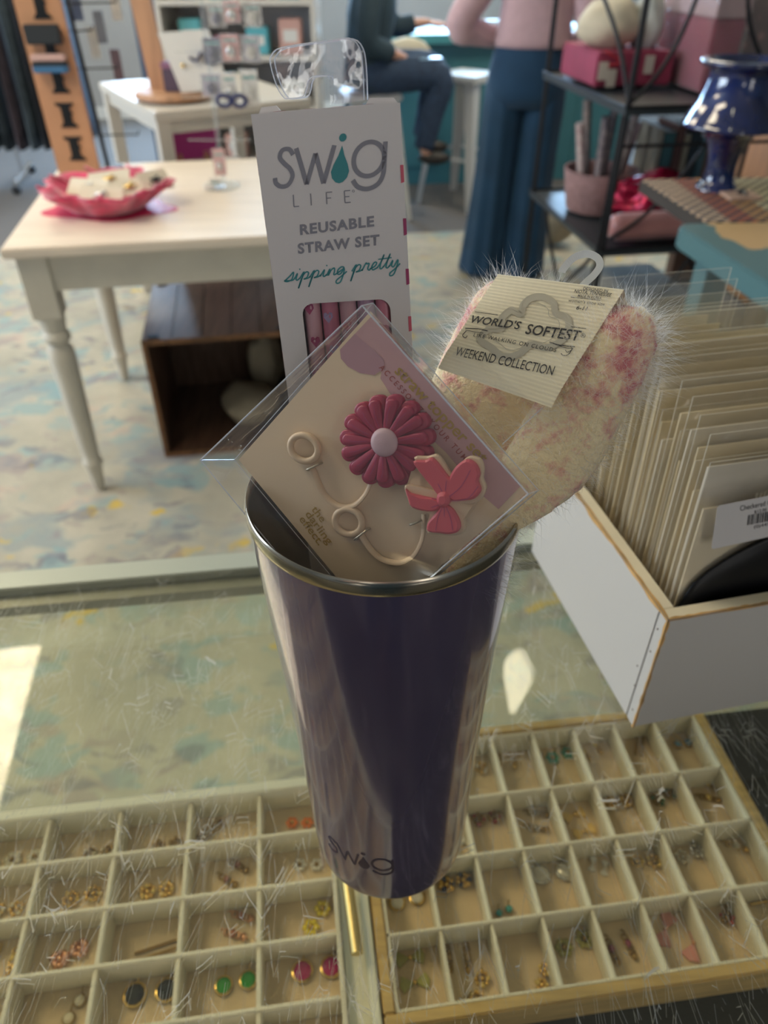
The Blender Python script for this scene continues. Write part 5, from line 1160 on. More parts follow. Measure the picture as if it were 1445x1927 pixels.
# white side table behind, with its shelf
m_ws = mat('ivory_lacquer', (.62, .58, .52), .35); m_shelfg = mat('dull_shelf', (.42, .40, .40), .5)
q1, q0 = PY(290, 213, 2.95), P(185, 155, .926)
fa = V((q0.x-q1.x, q0.y-q1.y, 0)); fl = fa.length; fa = fa/fl; fb_ = V((fa.y, -fa.x, 0))
if fb_.x < 0: fb_ = -fb_
ST_ = V((q1.x, q1.y, 0)); SZ = q1.z
def S3(u, v, z): return ST_ + fb_*u + fa*v + V((0, 0, z))
side = thing('side_table', 'ivory square side table with a lower shelf behind the cream table', 'table', tuple(S3(.3, .35, .013)))
def s3b(bm, u0, u1, v0, v1, z0, z1, bev=0): add_box(bm, S3(u0, v0, z0), fb_*(u1-u0), fa*(v1-v0), V((0,0,z1-z0)), bev)
b = NB(); s3b(b, 0, .62, 0, fl, SZ-.03, SZ, .003); obj('tabletop', b, m_ws, side)
for (u, v) in ((.005, .005), (.565, .005), (.005, fl-.055), (.565, fl-.055)): b = NB(); s3b(b, u, u+.05, v, v+.05, .0128, SZ-.0305); obj('leg', b, m_ws, side)
b = NB(); s3b(b, .056, .564, .02, .04, SZ-.075, SZ-.031); s3b(b, .02, .04, .056, fl-.06, SZ-.075, SZ-.031); obj('apron', b, m_ws, side)
b = NB(); s3b(b, .056, .564, .056, fl-.056, SZ-.36, SZ-.34); obj('lower_shelf', b, m_shelfg, side)
# magenta bag on the lower shelf
m_mag = mat('magenta_foil', (.42, .03, .20), .3, .3, bump=.6, bscale=20); m_maglow = mat('mauve_paper', (.40, .25, .27), .6)
bgc = S3(.13, .12, SZ-.3395); bag = thing('gift_bag', 'magenta and mauve gift bag on the lower shelf of the ivory side table', 'bag', tuple(bgc))
b = NB(); add_box(b, bgc - fb_*.07, fb_*.19, fa*.10, V((0,0,.15)), .004); obj('mauve_base', b, m_maglow, bag)
b = NB(); lo = [bgc - fb_*.065 + V((0,0,.1505)), bgc + fb_*.115 + V((0,0,.1505)), bgc + fb_*.115 + fa*.095 + V((0,0,.1505)), bgc - fb_*.065 + fa*.095 + V((0,0,.1505))]
hi = [bgc - fb_*.085 + V((0,0,.255)), bgc + fb_*.14 + V((0,0,.255)), bgc + fb_*.13 + fa*.1 + V((0,0,.255)), bgc - fb_*.08 + fa*.1 + V((0,0,.255))]; add_hexa(b, lo, hi); obj('magenta_top', b, m_mag, bag)
for k, u in enumerate((-.028, .078)):
    b = NB()
    for j in range(3): tube(b, [bgc + fb_*(u + .008*math.cos(a)) - fa*.004 + V((0,0,.165 - j*.014 + .008*math.sin(a))) for a in [i*math.pi/5 for i in range(10)]], .0016, 6, closed=True)
    obj('gold_ring', b, m_gold, bag, True)
bb = NB(); add_box(bb, S3(.10, .30, SZ-.3395), fb_*.32, fa*.12, V((0,0,.045)), .004); solo('black_tray', bb, m_dark, 'low black tray at the back of the ivory table lower shelf', 'tray')

# turned wooden post display standing on the ivory table
m_woodp = mat('honey_wood', (.50, .27, .15), .5, var=.12, vscale=6, stretch=(6, 6, .6)); wp = P(330, 186, SZ); wp.z = SZ + .0008
wd_ = thing('post_display', 'honey wood post on a round turning base with a black ring on the ivory table', 'display stand', tuple(wp))
b = NB(); lathe(b, wp, [(.145, .006), (.150, .010), (.150, .022), (.142, .030)], 48, cap1=True); obj('round_base', b, m_woodp, wd_, True)
b = NB(); lathe(b, wp, [(.138, 0), (.138, .0055)], 48, cap1=True); obj('turning_ring', b, m_dark, wd_, True)
b = NB(); add_box(b, wp - V((.098, -.03, -.0305)), V((.072, .0, 0)), V((0, .03, 0)), V((-.05, .02, .60))); obj('post', b, m_woodp, wd_)
bx0 = wp + V((-.022, -.055, .031)); b = NB(); add_box(b, bx0, V((.155, .0, 0)), V((0, .06, 0)), V((0, 0, .075)), .003)
t = thing('gift_box', 'small dark purple box on the round wooden base', 'box', tuple(bx0)); obj('box_body', b, mat('plum_card', (.10, .07, .11), .5), t); b = NB(); add_box(b, bx0 + V((-.002, -.002, .0755)), V((.159, 0, 0)), V((0, .064, 0)), V((0, 0, .020)), .002); obj('box_lid', b, mat('mauve_card', (.27, .13, .22), .5), t)
m_white2 = mat('matte_white_card', (.70, .68, .64), .55); m_navy = mat('navy_strap', (.02, .03, .12), .45); m_tealp = mat('teal_print', (.06, .36, .36), .6)
t = thing('watch_card', 'white card with a navy watch strap leaning on the purple box', 'card', tuple(bx0 + V((.03, -.03, .10))))
c0 = PY(296, 62, 3.19); ex, ez = V((.185, .0, .012)), V((.060, -.02, .958-PY(296, 62, 3.19).z)); b = NB(); add_box(b, c0, ex, V((0, .003, 0)), ez); obj('card', b, m_white2, t)
b = NB(); pcs = [c0 + ex*(.45 + .3*s_) + ez*(.42 + .07*math.sin(s_*5)) - V((0, .012, 0)) for s_ in [k/8 for k in range(9)]]; tube(b, pcs, .013, 8, flat=.3); obj('navy_strap', b, m_navy, t, True)
b = NB(); add_box(b, c0 + ex*.68 + ez*.56 - V((0, .016, 0)), V((.05, 0, 0)), V((0, .01, 0)), V((0, 0, .045)), .006); obj('watch_case', b, m_navy, t)
b = NB(); ball(b, c0 + ex*.25 + ez*.55 - V((0, .006, 0)), .008, sub=2); obj('gold_stud', b, m_gold, t, 'all')

# clear racks of hanging packs and small white display shelves
rr = random.Random(12)
kc = P(418, 352, TH); kc.z = TH + .0008
kt = thing('acrylic_stand', 'clear acrylic pole stand near the right end of the cream table', 'display stand', tuple(kc))
m_acr = film('acrylic', (.95, .97, .97), .07, .03, dust_haze=.10, dcol=(.85, .88, .9))
b = NB(); lathe(b, kc, [(.055, 0), (.055, .008)], 32, cap1=True); tube(b, [kc + V((0, .03, .008)), kc + V((0, .03, .50))], .007, 12); obj('pole', b, m_acr, kt, True)
for k in range(4): b = NB(); z_ = .13 + k*.115; tube(b, [kc + V((-.09, .02, z_)), kc + V((.10, .02, z_))], .0025, 8); obj('peg_bar', b, m_acr, kt, True)
n = 0; places = 'lowest left,lowest right,second tier left,second tier middle,second tier right,third tier left,third tier middle,third tier right,top tier left,top tier middle,top tier right'.split(',')
for (x, y, w_, h_, c_) in ((413, 305, .036, .075, 'blush'), (408, 355, .036, .06, 'white'), (398, 160, .055, .055, 'lilac'), (433, 165, .04, .075, 'white'), (470, 165, .05, .09, 'white'), (400, 95, .05, .06, 'navy'), (434, 90, .05, .065, 'blush'), (472, 92, .05, .065, 'lilac'), (408, 30, .05, .05, 'grey'), (436, 22, .045, .05, 'blush'), (475, 28, .05, .055, 'grey')):
    c = PY(x, y, kc.y - .012 + .004*(n % 3)); colr = {'blush': (.62, .42, .38), 'white': (.68, .66, .60), 'lilac': (.42, .40, .50), 'navy': (.05, .07, .18), 'grey': (.52, .52, .54)}[c_]
    t = thing('hanging_pack', '%s hanging pack with teal print on the acrylic stand, %s' % (c_, places[n]), 'packet', tuple(c), 'packs hanging on the acrylic stand')
    b = NB(); add_box(b, c - V((w_/2, 0, h_/2)), V((w_, 0, 0)), V((0, .002, 0)), V((0, 0, h_))); obj('card', b, mat('pack_'+c_, colr, .5) if c_ not in GM else GM[c_], t)
    b = NB(); add_box(b, c - V((w_*.38, .0006, -h_*.24)), V((w_*.76, 0, 0)), V((0, .0005, 0)), V((0, 0, h_*.09))); obj('printed_band', b, m_tealp, t)
    b = NB(); ball(b, c - V((0, .006, h_*.14)), w_*.26, 1, .35, 1.2, 2); obj('charm', b, (m_silver, m_white2, m_navy)[n % 3], t, 'all')
    b = NB(); add_box(b, c - V((w_*.54, .013, h_*.54)), V((w_*1.08, 0, 0)), V((0, .0004, 0)), V((0, 0, h_*1.08))); obj('clear_blister', b, m_bg, t); n += 1
lc = PY(436, 190, kc.y-.03); b = NB()
for dx in (-.022, .022): tube(b, smooth_pts([lc + V((dx + .020*math.cos(a), 0, .014*math.sin(a))) for a in [i*math.pi/5 for i in range(10)]], 2, True), .006, 8, closed=True)
solo('navy_loop_charm', b, m_navy, 'pair of thick navy loops hanging among the white packs', 'charm', smooth=True)
b = NB(); cc_ = PY(405, 362, kc.y-.055)
for s_ in range(3): tube(b, [cc_ + V((.018*math.cos(a) + .012*s_ - .01, .004*s_, .022*math.sin(a))) for a in [i*math.pi/8 for i in range(16)]], .0018, 6, closed=True)
solo('silver_bangles', b, m_silver, 'thin silver rings hanging at the foot of the acrylic stand', 'bangles', smooth=True)
# white tiered shelf behind with aqua goods
wsA = thing('tiered_shelf', 'white tiered shop shelf with aqua goods behind the acrylic stand', 'shelf', tuple(PY(470, 60, 4.3).xy) + (0.001,))
sxb, syb = PY(470, 60, 4.3).x, 4.3
for k, z_ in enumerate((.45, .70, .93, 1.16)):
    b = NB(); add_box(b, V((sxb-.42, syb-.02, z_)), V((.72, .02, 0)), V((0, .40, 0)), V((0, 0, .022)), .003); obj('shelf_board', b, m_ws, wsA)
for x_ in (-.44, .30): b = NB(); add_box(b, V((sxb+x_, syb-.02, .0128)), V((.02, 0, 0)), V((0, .42, 0)), V((0, 0, 1.5))); obj('side_panel', b, m_ws, wsA)
b = NB(); add_box(b, V((sxb-.42, syb+.385, .0128)), V((.72, 0, 0)), V((0, .02, 0)), V((0, 0, 1.5))); obj('back_panel', b, mat('shelf_back', (.50, .50, .52), .6), wsA)
gcol = [(.10, .42, .48), (.55, .55, .50), (.14, .48, .52), (.60, .35, .30), (.55, .52, .55), (.35, .14, .18), (.62, .60, .52), (.20, .30, .42)]
gname = ['aqua', 'oatmeal', 'turquoise', 'peach', 'lilac grey', 'wine', 'ivory', 'steel blue']
k = 0
for zi, z_ in enumerate((.473, .723, .953, 1.183)):
    for xi in range(4):
        cidx = (k*3 + zi) % 8; x_ = sxb - .36 + xi*.165; h_ = .08 + .035*((k*7) % 3); bb = NB(); add_box(bb, V((x_, syb+.06, z_)), V((.11, .0, 0)), V((0, .10, 0)), V((0, 0, h_)), .006)
        t = thing('boxed_gift', '%s boxed gift on the white tiered shelf, %s shelf, %s' % (gname[cidx], ('lowest', 'second', 'third', 'top')[zi], ('leftmost', 'second from left', 'third from left', 'rightmost')[xi]), 'box', (x_+.055, syb+.11, z_), 'boxed gifts on the white tiered shelf')
        obj('box_body', bb, mat('gift_%d' % k, gcol[cidx], .5), t); bb = NB(); add_box(bb, V((x_+.02, syb+.0592, z_+h_*.35)), V((.07, 0, 0)), V((0, .0006, 0)), V((0, 0, h_*.35))); obj('box_label', bb, m_white2, t); k += 1

# clothes rack at the far left
rk = P(38, 345, 0.0); rk = V((rk.x, rk.y, 0)); m_chr = mat('chrome', (.75, .77, .80), .15, 1.0)
rack = thing('clothes_rack', 'chrome clothes rack on castors at the far left of the shop', 'clothes rack', tuple(rk))
b = NB(); tube(b, [rk + V((.10, -.30, .07)), rk + V((-.02, .30, .07))], .016, 8); obj('foot', b, m_chr, rack, True)
b = NB(); tube(b, [rk + V((.04, 0, .08)), rk + V((.04, 0, 1.44)), rk + V((.62, .02, 1.45)), rk + V((-.6, -.15, 1.45)), rk + V((-.6, -.15, .08))], .014, 10); obj('rail', b, m_chr, rack, True)
for d_ in ((.10, -.30), (-.02, .30)): b = NB(); lathe(b, rk + V((d_[0], d_[1]-.0125, .028)), [(.028, 0), (.028, .025)], 20, ax=(0, 1, 0), cap1=True); obj('castor', b, m_dark, rack, True)
rr = random.Random(31); gcols = [((.02, .03, .045), 'black'), ((.03, .05, .075), 'navy'), ((.012, .014, .02), 'jet black'), ((.05, .07, .09), 'slate'), ((.04, .03, .04), 'dark plum'), ((.015, .025, .035), 'midnight'), ((.03, .045, .05), 'charcoal')]
for k in range(7):
    c = rk + V((.54 - .085*k, -.01*k, 0)); top = 1.40; rings = []
    for j in range(9):
        t_ = j/8; z_ = top - t_*1.12; wv = .05 + .17*min(1, t_*4) + .05*t_
        rings.append([V((c.x + (.022 + .012*math.sin(a*3 + k))*math.cos(a) + .01*math.sin(a*7 + j*.3), c.y + wv*math.sin(a), z_)) for a in [2*math.pi*i/24 for i in range(24)]])
    b = NB(); loft(b, rings)
    t = thing('hanging_dress', '%s dress on the chrome rack, %s from its right end' % (gcols[k][1], ('first', 'second', 'third', 'fourth', 'fifth', 'sixth', 'seventh')[k]), 'dress', (c.x, c.y, .28), 'dark dresses on the chrome rack'); obj('fabric', b, mat('dress_%d' % k, gcols[k][0], .8, var=.3, vscale=14), t, 'all')
    b = NB(); tube(b, [V((c.x, c.y, 1.39)), V((c.x, c.y, 1.43)), V((c.x+.012, c.y, 1.445)), V((c.x, c.y, 1.468)), V((c.x-.012, c.y, 1.455))], .002, 6); obj('hanger_hook', b, m_chr, t, True)
b = NB()
for k in range(16): ball(b, rk + V((.02 + rr.uniform(-.05, .05), -.30 + rr.uniform(-.02, .02), .78 + k*.03)), .02, sub=1)
solo('bead_necklace', b, mat('coral_beads', (.55, .12, .08), .4), 'string of coral beads hanging on the dark dresses', 'necklace', smooth='all')
# ================================================================ RIGHT SIDE: iron shelves, vase, tables
m_wi = mat('wrought_iron', (.018, .018, .022), .45, .4)
ia = V((math.cos(R(9)), math.sin(R(9)), 0)); ib = V((-ia.y, ia.x, 0)); IO = V((.70, 2.40, 0))
def I(u, v, z=0.0): return IO + ia*u + ib*v + V((0,0,z))
def ibox(bm, u0, u1, v0, v1, z0, z1, bev=0.0): add_box(bm, I(u0, v0, z0), ia*(u1-u0), ib*(v1-v0), V((0,0,z1-z0)), bev)
IW, ID = .86, .70; SHZ = (.22, .63, 1.035)
ir = thing('iron_shelf_rack', 'black wrought iron shelf rack with curled ends right of the navy trousers', 'shelf', tuple(I(IW/2, ID/2, .0128)))
for (u, v) in ((0, 0), (IW, 0), (0, ID), (IW, ID)):
    b = NB(); tube(b, [I(u, v, .0128), I(u, v, 1.46)], .009, 8); obj('post', b, m_wi, ir, True)
b = NB(); tube(b, [I(-.035, .0, .0128), I(-.02, .0, .5), I(-.004, .012, 1.03)], .006, 8); obj('post', b, m_wi, ir, True)
for z_ in SHZ:
    b = NB(); ibox(b, -.012, IW+.012, -.012, ID+.012, z_-.022, z_-.004); obj('shelf_board', b, mat('dark_shelf_%d' % int(z_*100), (.035, .045, .055), .35), ir)
    b = NB(); tube(b, [I(-.012, -.012, z_), I(IW+.012, -.012, z_), I(IW+.012, ID+.012, z_), I(-.012, ID+.012, z_)], .005, 6, closed=True); obj('shelf_rail', b, m_wi, ir, True)
# scrolls on the side and the front
def arc(c0, c1, bulge, ax, n=12): return [c0.lerp(c1, k/n) + ax*bulge*math.sin(math.pi*k/n) for k in range(n+1)]
for (p, q, bl_, ax_) in ((I(0, .0, 1.04), I(.0, .62, 1.42), .10, -ib), (I(.0, 0, 1.04), I(.17, 0, 1.45), .07, -V((-.3, 0, 1)).normalized()), (I(.30, 0, 1.44), I(.42, 0, 1.10), .06, V((-1, 0, 0))), (I(0, 0, .22), I(0, .55, .60), .06, ib), (I(0, .62, .24), I(0, .05, .60), .06, -ib),
                        (I(.0, 0, .25), I(.32, 0, .60), .06, V((0, 0, -1))), (I(.62, 0, .25), I(.30, 0, .60), .06, V((0, 0, -1))), (I(.02, 0, .66), I(.30, 0, .98), .05, V((0, 0, -1)))):
    b = NB(); tube(b, arc(p, q, bl_, ax_), .0065, 8); obj('scroll', b, m_wi, ir, True)
b = NB(); tube(b, [I(0, -.004, .93), I(IW, -.004, .93)], .005, 8); obj('cross_bar', b, m_wi, ir, True)

# on the top shelf
m_red = mat('raspberry_canvas', (.30, .035, .08), .65, var=.1, vscale=12); m_redl = mat('pink_label', (.65, .20, .26), .5); m_tagw = mat('paper_tag', (.62, .55, .48), .6)
def gift(nm, label, u0, u1, v0, v1, z0, h, m, cat='box', lidm=None, lid=.0, bev=.006):
    t = thing(nm, label, cat, tuple(I((u0+u1)/2, (v0+v1)/2, z0))); b = NB(); ibox(b, u0, u1, v0, v1, z0, z0+h, bev); obj('body', b, m, t)
    if lid: b = NB(); ibox(b, u0-.004, u1+.004, v0-.004, v1+.004, z0+h+.0005, z0+h+lid, .003); obj('lid', b, lidm or m, t)
    return t
z0 = 1.0415
t = gift('fabric_bin', 'raspberry red fabric bin with dangling tags on the top iron shelf', .015, .27, .30, .62, z0, .095, m_red, 'bin')
for k, (u, zz_) in enumerate(((.02, .02), (.05, .0), (.17, .035))): b = NB(); ibox(b, u, u+.030, .2935, .2955, z0+zz_, z0+zz_+.05); obj('tag', b, m_tagw, t)
b = NB(); tube(b, smooth_pts([I(.03, .292, z0+.10), I(.06, .288, z0+.085), I(.09, .29, z0+.07), I(.05, .29, z0+.06)], 3), .003, 6); obj('red_ribbon', b, mat('red_ribbon', (.6, .04, .05), .5), t, True)
m_crm = mat('cream_linen', (.66, .58, .44), .85, var=.08, vscale=20, bump=.4, bscale=40)
b = NB(); lump(b, I(.10, .45, z0+.155), .10, .09, .075, 2, .3, amp=.08); solo('folded_linen', b, m_crm, 'cream linen cloth heaped in the raspberry fabric bin', 'cloth', smooth='all')
b = NB(); lump(b, I(.215, .43, z0+.16), .05, .07, .08, 9, .1, amp=.10); solo('folded_linen', b, mat('grey_linen', (.45, .46, .44), .85, var=.1, vscale=20), 'grey striped cloth beside the cream linen in the raspberry bin', 'cloth', smooth='all')
t = gift('gift_carton', 'tall raspberry red carton in clear wrap on the top iron shelf', .30, .40, .16, .50, z0, .19, m_red, 'box', mat('pale_pink_top', (.52, .34, .36), .6), .06)
b = NB(); ibox(b, .294, .406, .154, .506, z0, z0+.262); obj('clear_wrap', b, m_bg, t)
m_pat = bpy.data.materials.new('snowflake_paper'); m_pat.use_nodes = True; nt = m_pat.node_tree; bs = nt.nodes['Principled BSDF']
tc = nt.nodes.new('ShaderNodeTexCoord'); vo = nt.nodes.new('ShaderNodeTexVoronoi'); vo.inputs['Scale'].default_value = 22; nt.links.new(tc.outputs['Object'], vo.inputs['Vector']); rp = nt.nodes.new('ShaderNodeValToRGB'); rp.color_ramp.elements[0].color = (.42, .26, .24, 1); rp.color_ramp.elements[0].position = .12; rp.color_ramp.elements[1].color = (.22, .175, .17, 1); rp.color_ramp.elements[1].position = .3; nt.links.new(vo.outputs['Distance'], rp.inputs[0]); nt.links.new(rp.outputs[0], bs.inputs['Base Color'])
t = gift('patterned_carton', 'large taupe carton with a pale snowflake pattern on the top iron shelf', .43, .80, .25, .60, z0, .30, m_pat, 'box', mat('pale_rim', (.45, .36, .36), .6), .012)
b = NB(); ibox(b, .47, .76, .30, .55, z0+.314, z0+.36, .01); solo('green_print_bundle', b, mat('green_pattern', (.06, .20, .13), .7, col2=(.4, .3, .3), vscale=60), 'green and pink patterned bundle on top of the snowflake carton', 'bundle')
for k in range(3): b = NB(); tube(b, [I(.44 + k*.095, .10, z0+.028), I(.52 + k*.095, .12, z0+.028)], .026, 16); solo('wrapped_roll', b, mat('blush_roll_%d' % k, ((.42, .27, .26), (.26, .14, .16), (.35, .22, .22))[k], .7, var=.15, vscale=40), '%s rolled bundle on the front of the top iron shelf, %s' % (('blush', 'plum', 'rose')[k], ('left', 'middle', 'right')[k]), 'roll', 'rolled bundles on the iron shelf', smooth=True)
# middle shelf
z1_ = .6355
t = thing('woven_basket', 'dusty pink oval basket of patterned bundles on the middle iron shelf', 'basket', tuple(I(.13, .42, z1_)))
b = NB(); lathe(b, I(.14, .42, z1_), [(.105, 0), (.118, .06), (.128, .125), (.130, .135), (.122, .135), (.110, .03), (.0005, .012)], 32); obj('basket_body', b, mat('dusty_pink_weave', (.34, .20, .20), .8, var=.15, vscale=50, bump=.5), t, True)
rr = random.Random(4)
for k in range(6):
    a = 2*math.pi*k/6; p = I(.14 + .055*math.cos(a), .42 + .055*math.sin(a), z1_+.03); q = p + V((.05*math.cos(a+.3), .02*math.sin(a), .25 + .03*(k % 3))); b = NB(); tube(b, [p, q], .021, 10, flat=.7)
    solo('patterned_roll', b, mat('patterned_roll_%d' % k, ((.33, .22, .24), (.05, .05, .07), (.28, .22, .20), (.36, .24, .24), (.07, .06, .08), (.30, .26, .25))[k], .7, col2=((.5, .4, .4), (.2, .16, .16), (.12, .1, .1), (.5, .42, .4), (.25, .2, .2), (.14, .1, .1))[k], vscale=45), '%s rolled bundle standing in the dusty pink basket, %s' % (('rose', 'black', 'taupe', 'blush', 'charcoal', 'sand')[k], ('at its right', 'at its back right', 'at its back left', 'at its left', 'at its front left', 'at its front right')[k]), 'roll', 'rolled bundles in the dusty pink basket', smooth=True)
m_glit = mat('wine_red_tinsel', (.36, .01, .05), .25, .5, var=.5, vscale=60, bump=1.0, bscale=50)
b = NB(); lump(b, I(.25, .215, z1_+.075), .145, .085, .085, 5, .2, amp=.16, sub=4); solo('tinsel_bow', b, m_glit, 'glittering wine red tinsel heap on the middle iron shelf', 'bow', smooth='all')
b = NB(); lump(b, I(.44, .12, z1_+.10), .05, .05, .045, 7, .2, amp=.2); solo('bead_bunch', b, mat('magenta_beads', (.35, .03, .18), .25, .3, var=.5, vscale=80), 'magenta beads beside the wine red tinsel', 'beads', smooth='all')
b = NB(); tube(b, [I(.02, -.01+.06, z1_+.047), I(.55, .05, z1_+.047)], [.040, .044], 20); b2_ = None
# bookstand
for k, (c_, w_, h_, nm_) in enumerate((((.38, .36, .30), .020, .27, 'cream'), ((.05, .15, .17), .040, .26, 'dark teal'), ((.14, .07, .06), .030, .28, 'maroon'), ((.42, .38, .28), .018, .25, 'ivory'), ((.03, .05, .06), .035, .27, 'black'), ((.10, .20, .22), .026, .24, 'sea green'))):
    u = .29 + sum((.020, .040, .030, .018, .035, .026)[:k]) + .004*k; t = gift('book', '%s book standing in the row on the middle iron shelf' % nm_, u, u+w_, .34, .50, z1_, h_, mat('cover_%d' % k, c_, .6), 'book', bev=.002); t['group'] = 'books on the middle iron shelf'
    b = NB(); ibox(b, u+.003, u+w_-.003, .343, .497, z1_+h_+.0002, z1_+h_+.002); obj('page_block', b, m_tagw, t)
t = thing('pink_bolster', 'soft pink satin bolster along the front of the middle iron shelf', 'cushion', tuple(I(.27, .05, z1_)))
b = NB(); lathe(b, I(.04, .045, z1_+.046), [(.001, -.012), (.02, -.010), (.036, 0), (.042, .02), (.044, .25), (.042, .48), (.036, .5), (.001, .512)], 24, ax=ia); obj('bolster_cover', b, mat('pink_satin', (.50, .22, .22), .3, var=.1, vscale=10, sheen=.5), t, True)
# lowest shelf
gift('grey_carton', 'grey printed carton on the lowest iron shelf', .05, .40, .05, .40, .2265, .20, mat('grey_print', (.34, .32, .27), .7, var=.2, vscale=8), 'box')
t = thing('plush_toy', 'red and white plush ornament peeping over the paper band', 'toy', tuple(I(-.10, .52, .0128)))
b = NB(); lump(b, I(-.10, .52, .095), .08, .08, .08, 3, 0, amp=.05); obj('red_body', b, mat('plush_red', (.45, .03, .04), .85), t, 'all'); b = NB()
for a in range(5): ball(b, I(-.10 + .05*math.cos(a*1.3), .45, .095 + .045*math.sin(a*1.3)), .018, 1, .4, 1, 2)
obj('white_dot', b, m_white2, t, 'all')
b = NB(); lump(b, P(1040, 462, .013) + V((0, 0, .15)), .10, .10, .14, 8, 0, amp=.08); solo('stuffed_sack', b, mat('khaki_sack', (.33, .29, .22), .85, var=.15, vscale=12), 'khaki sack on the rug between the trousers and the iron rack', 'sack', smooth='all')

# runner table with the blue vase
m_dkw = mat('dark_table', (.045, .035, .03), .5)
ra_ = V((math.cos(R(3)), math.sin(R(3)), 0)); rb_ = V((.12, -.99, 0)).normalized(); RO = V((.70, 2.16, 0)); RZ = .895
rt = thing('runner_table', 'dark table carrying a houndstooth runner under the blue vase', 'table', tuple(RO + ra_*.5 + rb_*.2 + V((0,0,.0128))))
b = NB(); add_box(b, RO + V((0, 0, RZ-.03)), ra_*1.0, rb_*.40, V((0, 0, .0285))); obj('tabletop', b, m_dkw, rt)
for (u, v) in ((.20, .03), (.92, .03), (.20, .33), (.92, .33)): b = NB(); add_box(b, RO + ra_*u + rb_*v + V((0,0,.0128)), ra_*.045, rb_*.045, V((0,0,RZ-.044))); obj('leg', b, m_dkw, rt)
def m_hound():
    m = bpy.data.materials.new('houndstooth_runner'); m.use_nodes = True; nt = m.node_tree; N = nt.nodes.new; L = nt.links.new; bs = nt.nodes['Principled BSDF']; bs.inputs['Roughness'].default_value = .9
    tc = N('ShaderNodeTexCoord'); mp = N('ShaderNodeMapping'); mp.inputs['Rotation'].default_value = (0, 0, R(-3)); L(tc.outputs['Object'], mp.inputs[0])
    ck = N('ShaderNodeTexChecker'); ck.inputs['Scale'].default_value = 60; L(mp.outputs[0], ck.inputs['Vector'])
    sx = N('ShaderNodeSeparateXYZ'); L(mp.outputs[0], sx.inputs[0])
    r = N('ShaderNodeValToRGB'); r.color_ramp.interpolation = 'CONSTANT'; mr = N('ShaderNodeMapRange'); mr.inputs[1].default_value = -.5; mr.inputs[2].default_value = .5; L(sx.outputs['X'], mr.inputs[0]); L(mr.outputs[0], r.inputs[0])
    e = r.color_ramp.elements; e[0].position = 0; e[0].color = (.60, .42, .28, 1); e[1].position = .07; e[1].color = (.42, .13, .07, 1)
    for p_, c_ in ((.13, (.55, .30, .12, 1)), (.19, (.75, .66, .42, 1)), (.42, (.18, .33, .33, 1)), (.50, (.50, .26, .10, 1)), (.58, (.70, .62, .42, 1)), (.8, (.42, .13, .07, 1))): q = r.color_ramp.elements.new(p_); q.color = c_
    mx = N('ShaderNodeMix'); mx.data_type = 'RGBA'; L(ck.outputs[1], mx.inputs[0]); mx.inputs[6].default_value = (.03, .04, .06, 1); L(r.outputs[0], mx.inputs[7]); L(mx.outputs[2], bs.inputs['Base Color']); return m
b = NB(); add_box(b, RO + ra_*.0 + rb_*.005 + V((0, 0, RZ)), ra_*1.0, rb_*.39, V((0, 0, .004)), .001); solo('table_runner', b, m_hound(), 'houndstooth runner in black, cream and orange under the blue vase', 'runner')
m_cobalt = mat('cobalt_glaze', (.004, .013, .085), .08, .0, coat=1.0, var=.6, vscale=9)
vc = P(1347, 354, RZ+.005); vs = thing('blue_vase', 'tall glossy cobalt blue flared vase on the houndstooth runner', 'vase', tuple(vc))
b = NB(); q_ = smooth_pts([(.052, .0, 0), (.050, .006, 0), (.040, .02, 0), (.036, .05, 0), (.040, .085, 0), (.052, .115, 0), (.066, .132, 0), (.10, .142, 0), (.119, .147, 0), (.121, .153, 0), (.112, .170, 0), (.094, .205, 0), (.084, .24, 0), (.081, .262, 0), (.088, .272, 0), (.104, .279, 0), (.109, .285, 0), (.104, .291, 0), (.085, .292, 0)], 3)
lathe(b, vc, [(q.x, q.y) for q in q_] + [(.07, .277), (.06, .2), (.03, .15), (.001, .14)], 64, wob=lambda a, h: 1 + (.012*math.sin(6*a) if .13 < h < .18 else 0)); obj('vase_body', b, m_cobalt, vs, True)
b = NB(); cs = P(1392, 372, RZ+.005); 
add_box(b, V((cs.x-.035, cs.y-.03, RZ+.0045)), V((.085, .006, 0)), V((-.004, .075, 0)), V((0, 0, .006)), .002); solo('coaster', b, mat('pink_cork', (.55, .38, .30), .6), 'pale pink square coaster beside the blue vase', 'coaster')
b = NB(); lathe(b, V((cs.x+.005, cs.y+.005, RZ+.011)), [(.012, 0), (.014, .004), (.006, .010), (.002, .014)], 20, cap1=True); solo('trinket_cap', b, m_silver, 'small silver cap lying on the pink coaster', 'cap', smooth=True)
b = NB(); pc = V((1.105, 2.02, RZ+.005)); lathe(b, pc, [(.06, 0), (.085, .03), (.10, .08), (.10, .115), (.09, .125), (.08, .12), (.07, .04), (.001, .03)], 40); solo('black_pot', b, mat('black_glaze', (.015, .017, .022), .15, coat=.6), 'rounded black pot at the right picture edge behind the coaster', 'pot', smooth=True)
b = NB(); add_box(b, I(.20, -.14, RZ-.04+.09), ia*.40, ib*.02, V((0, 0, .09))); b.free()
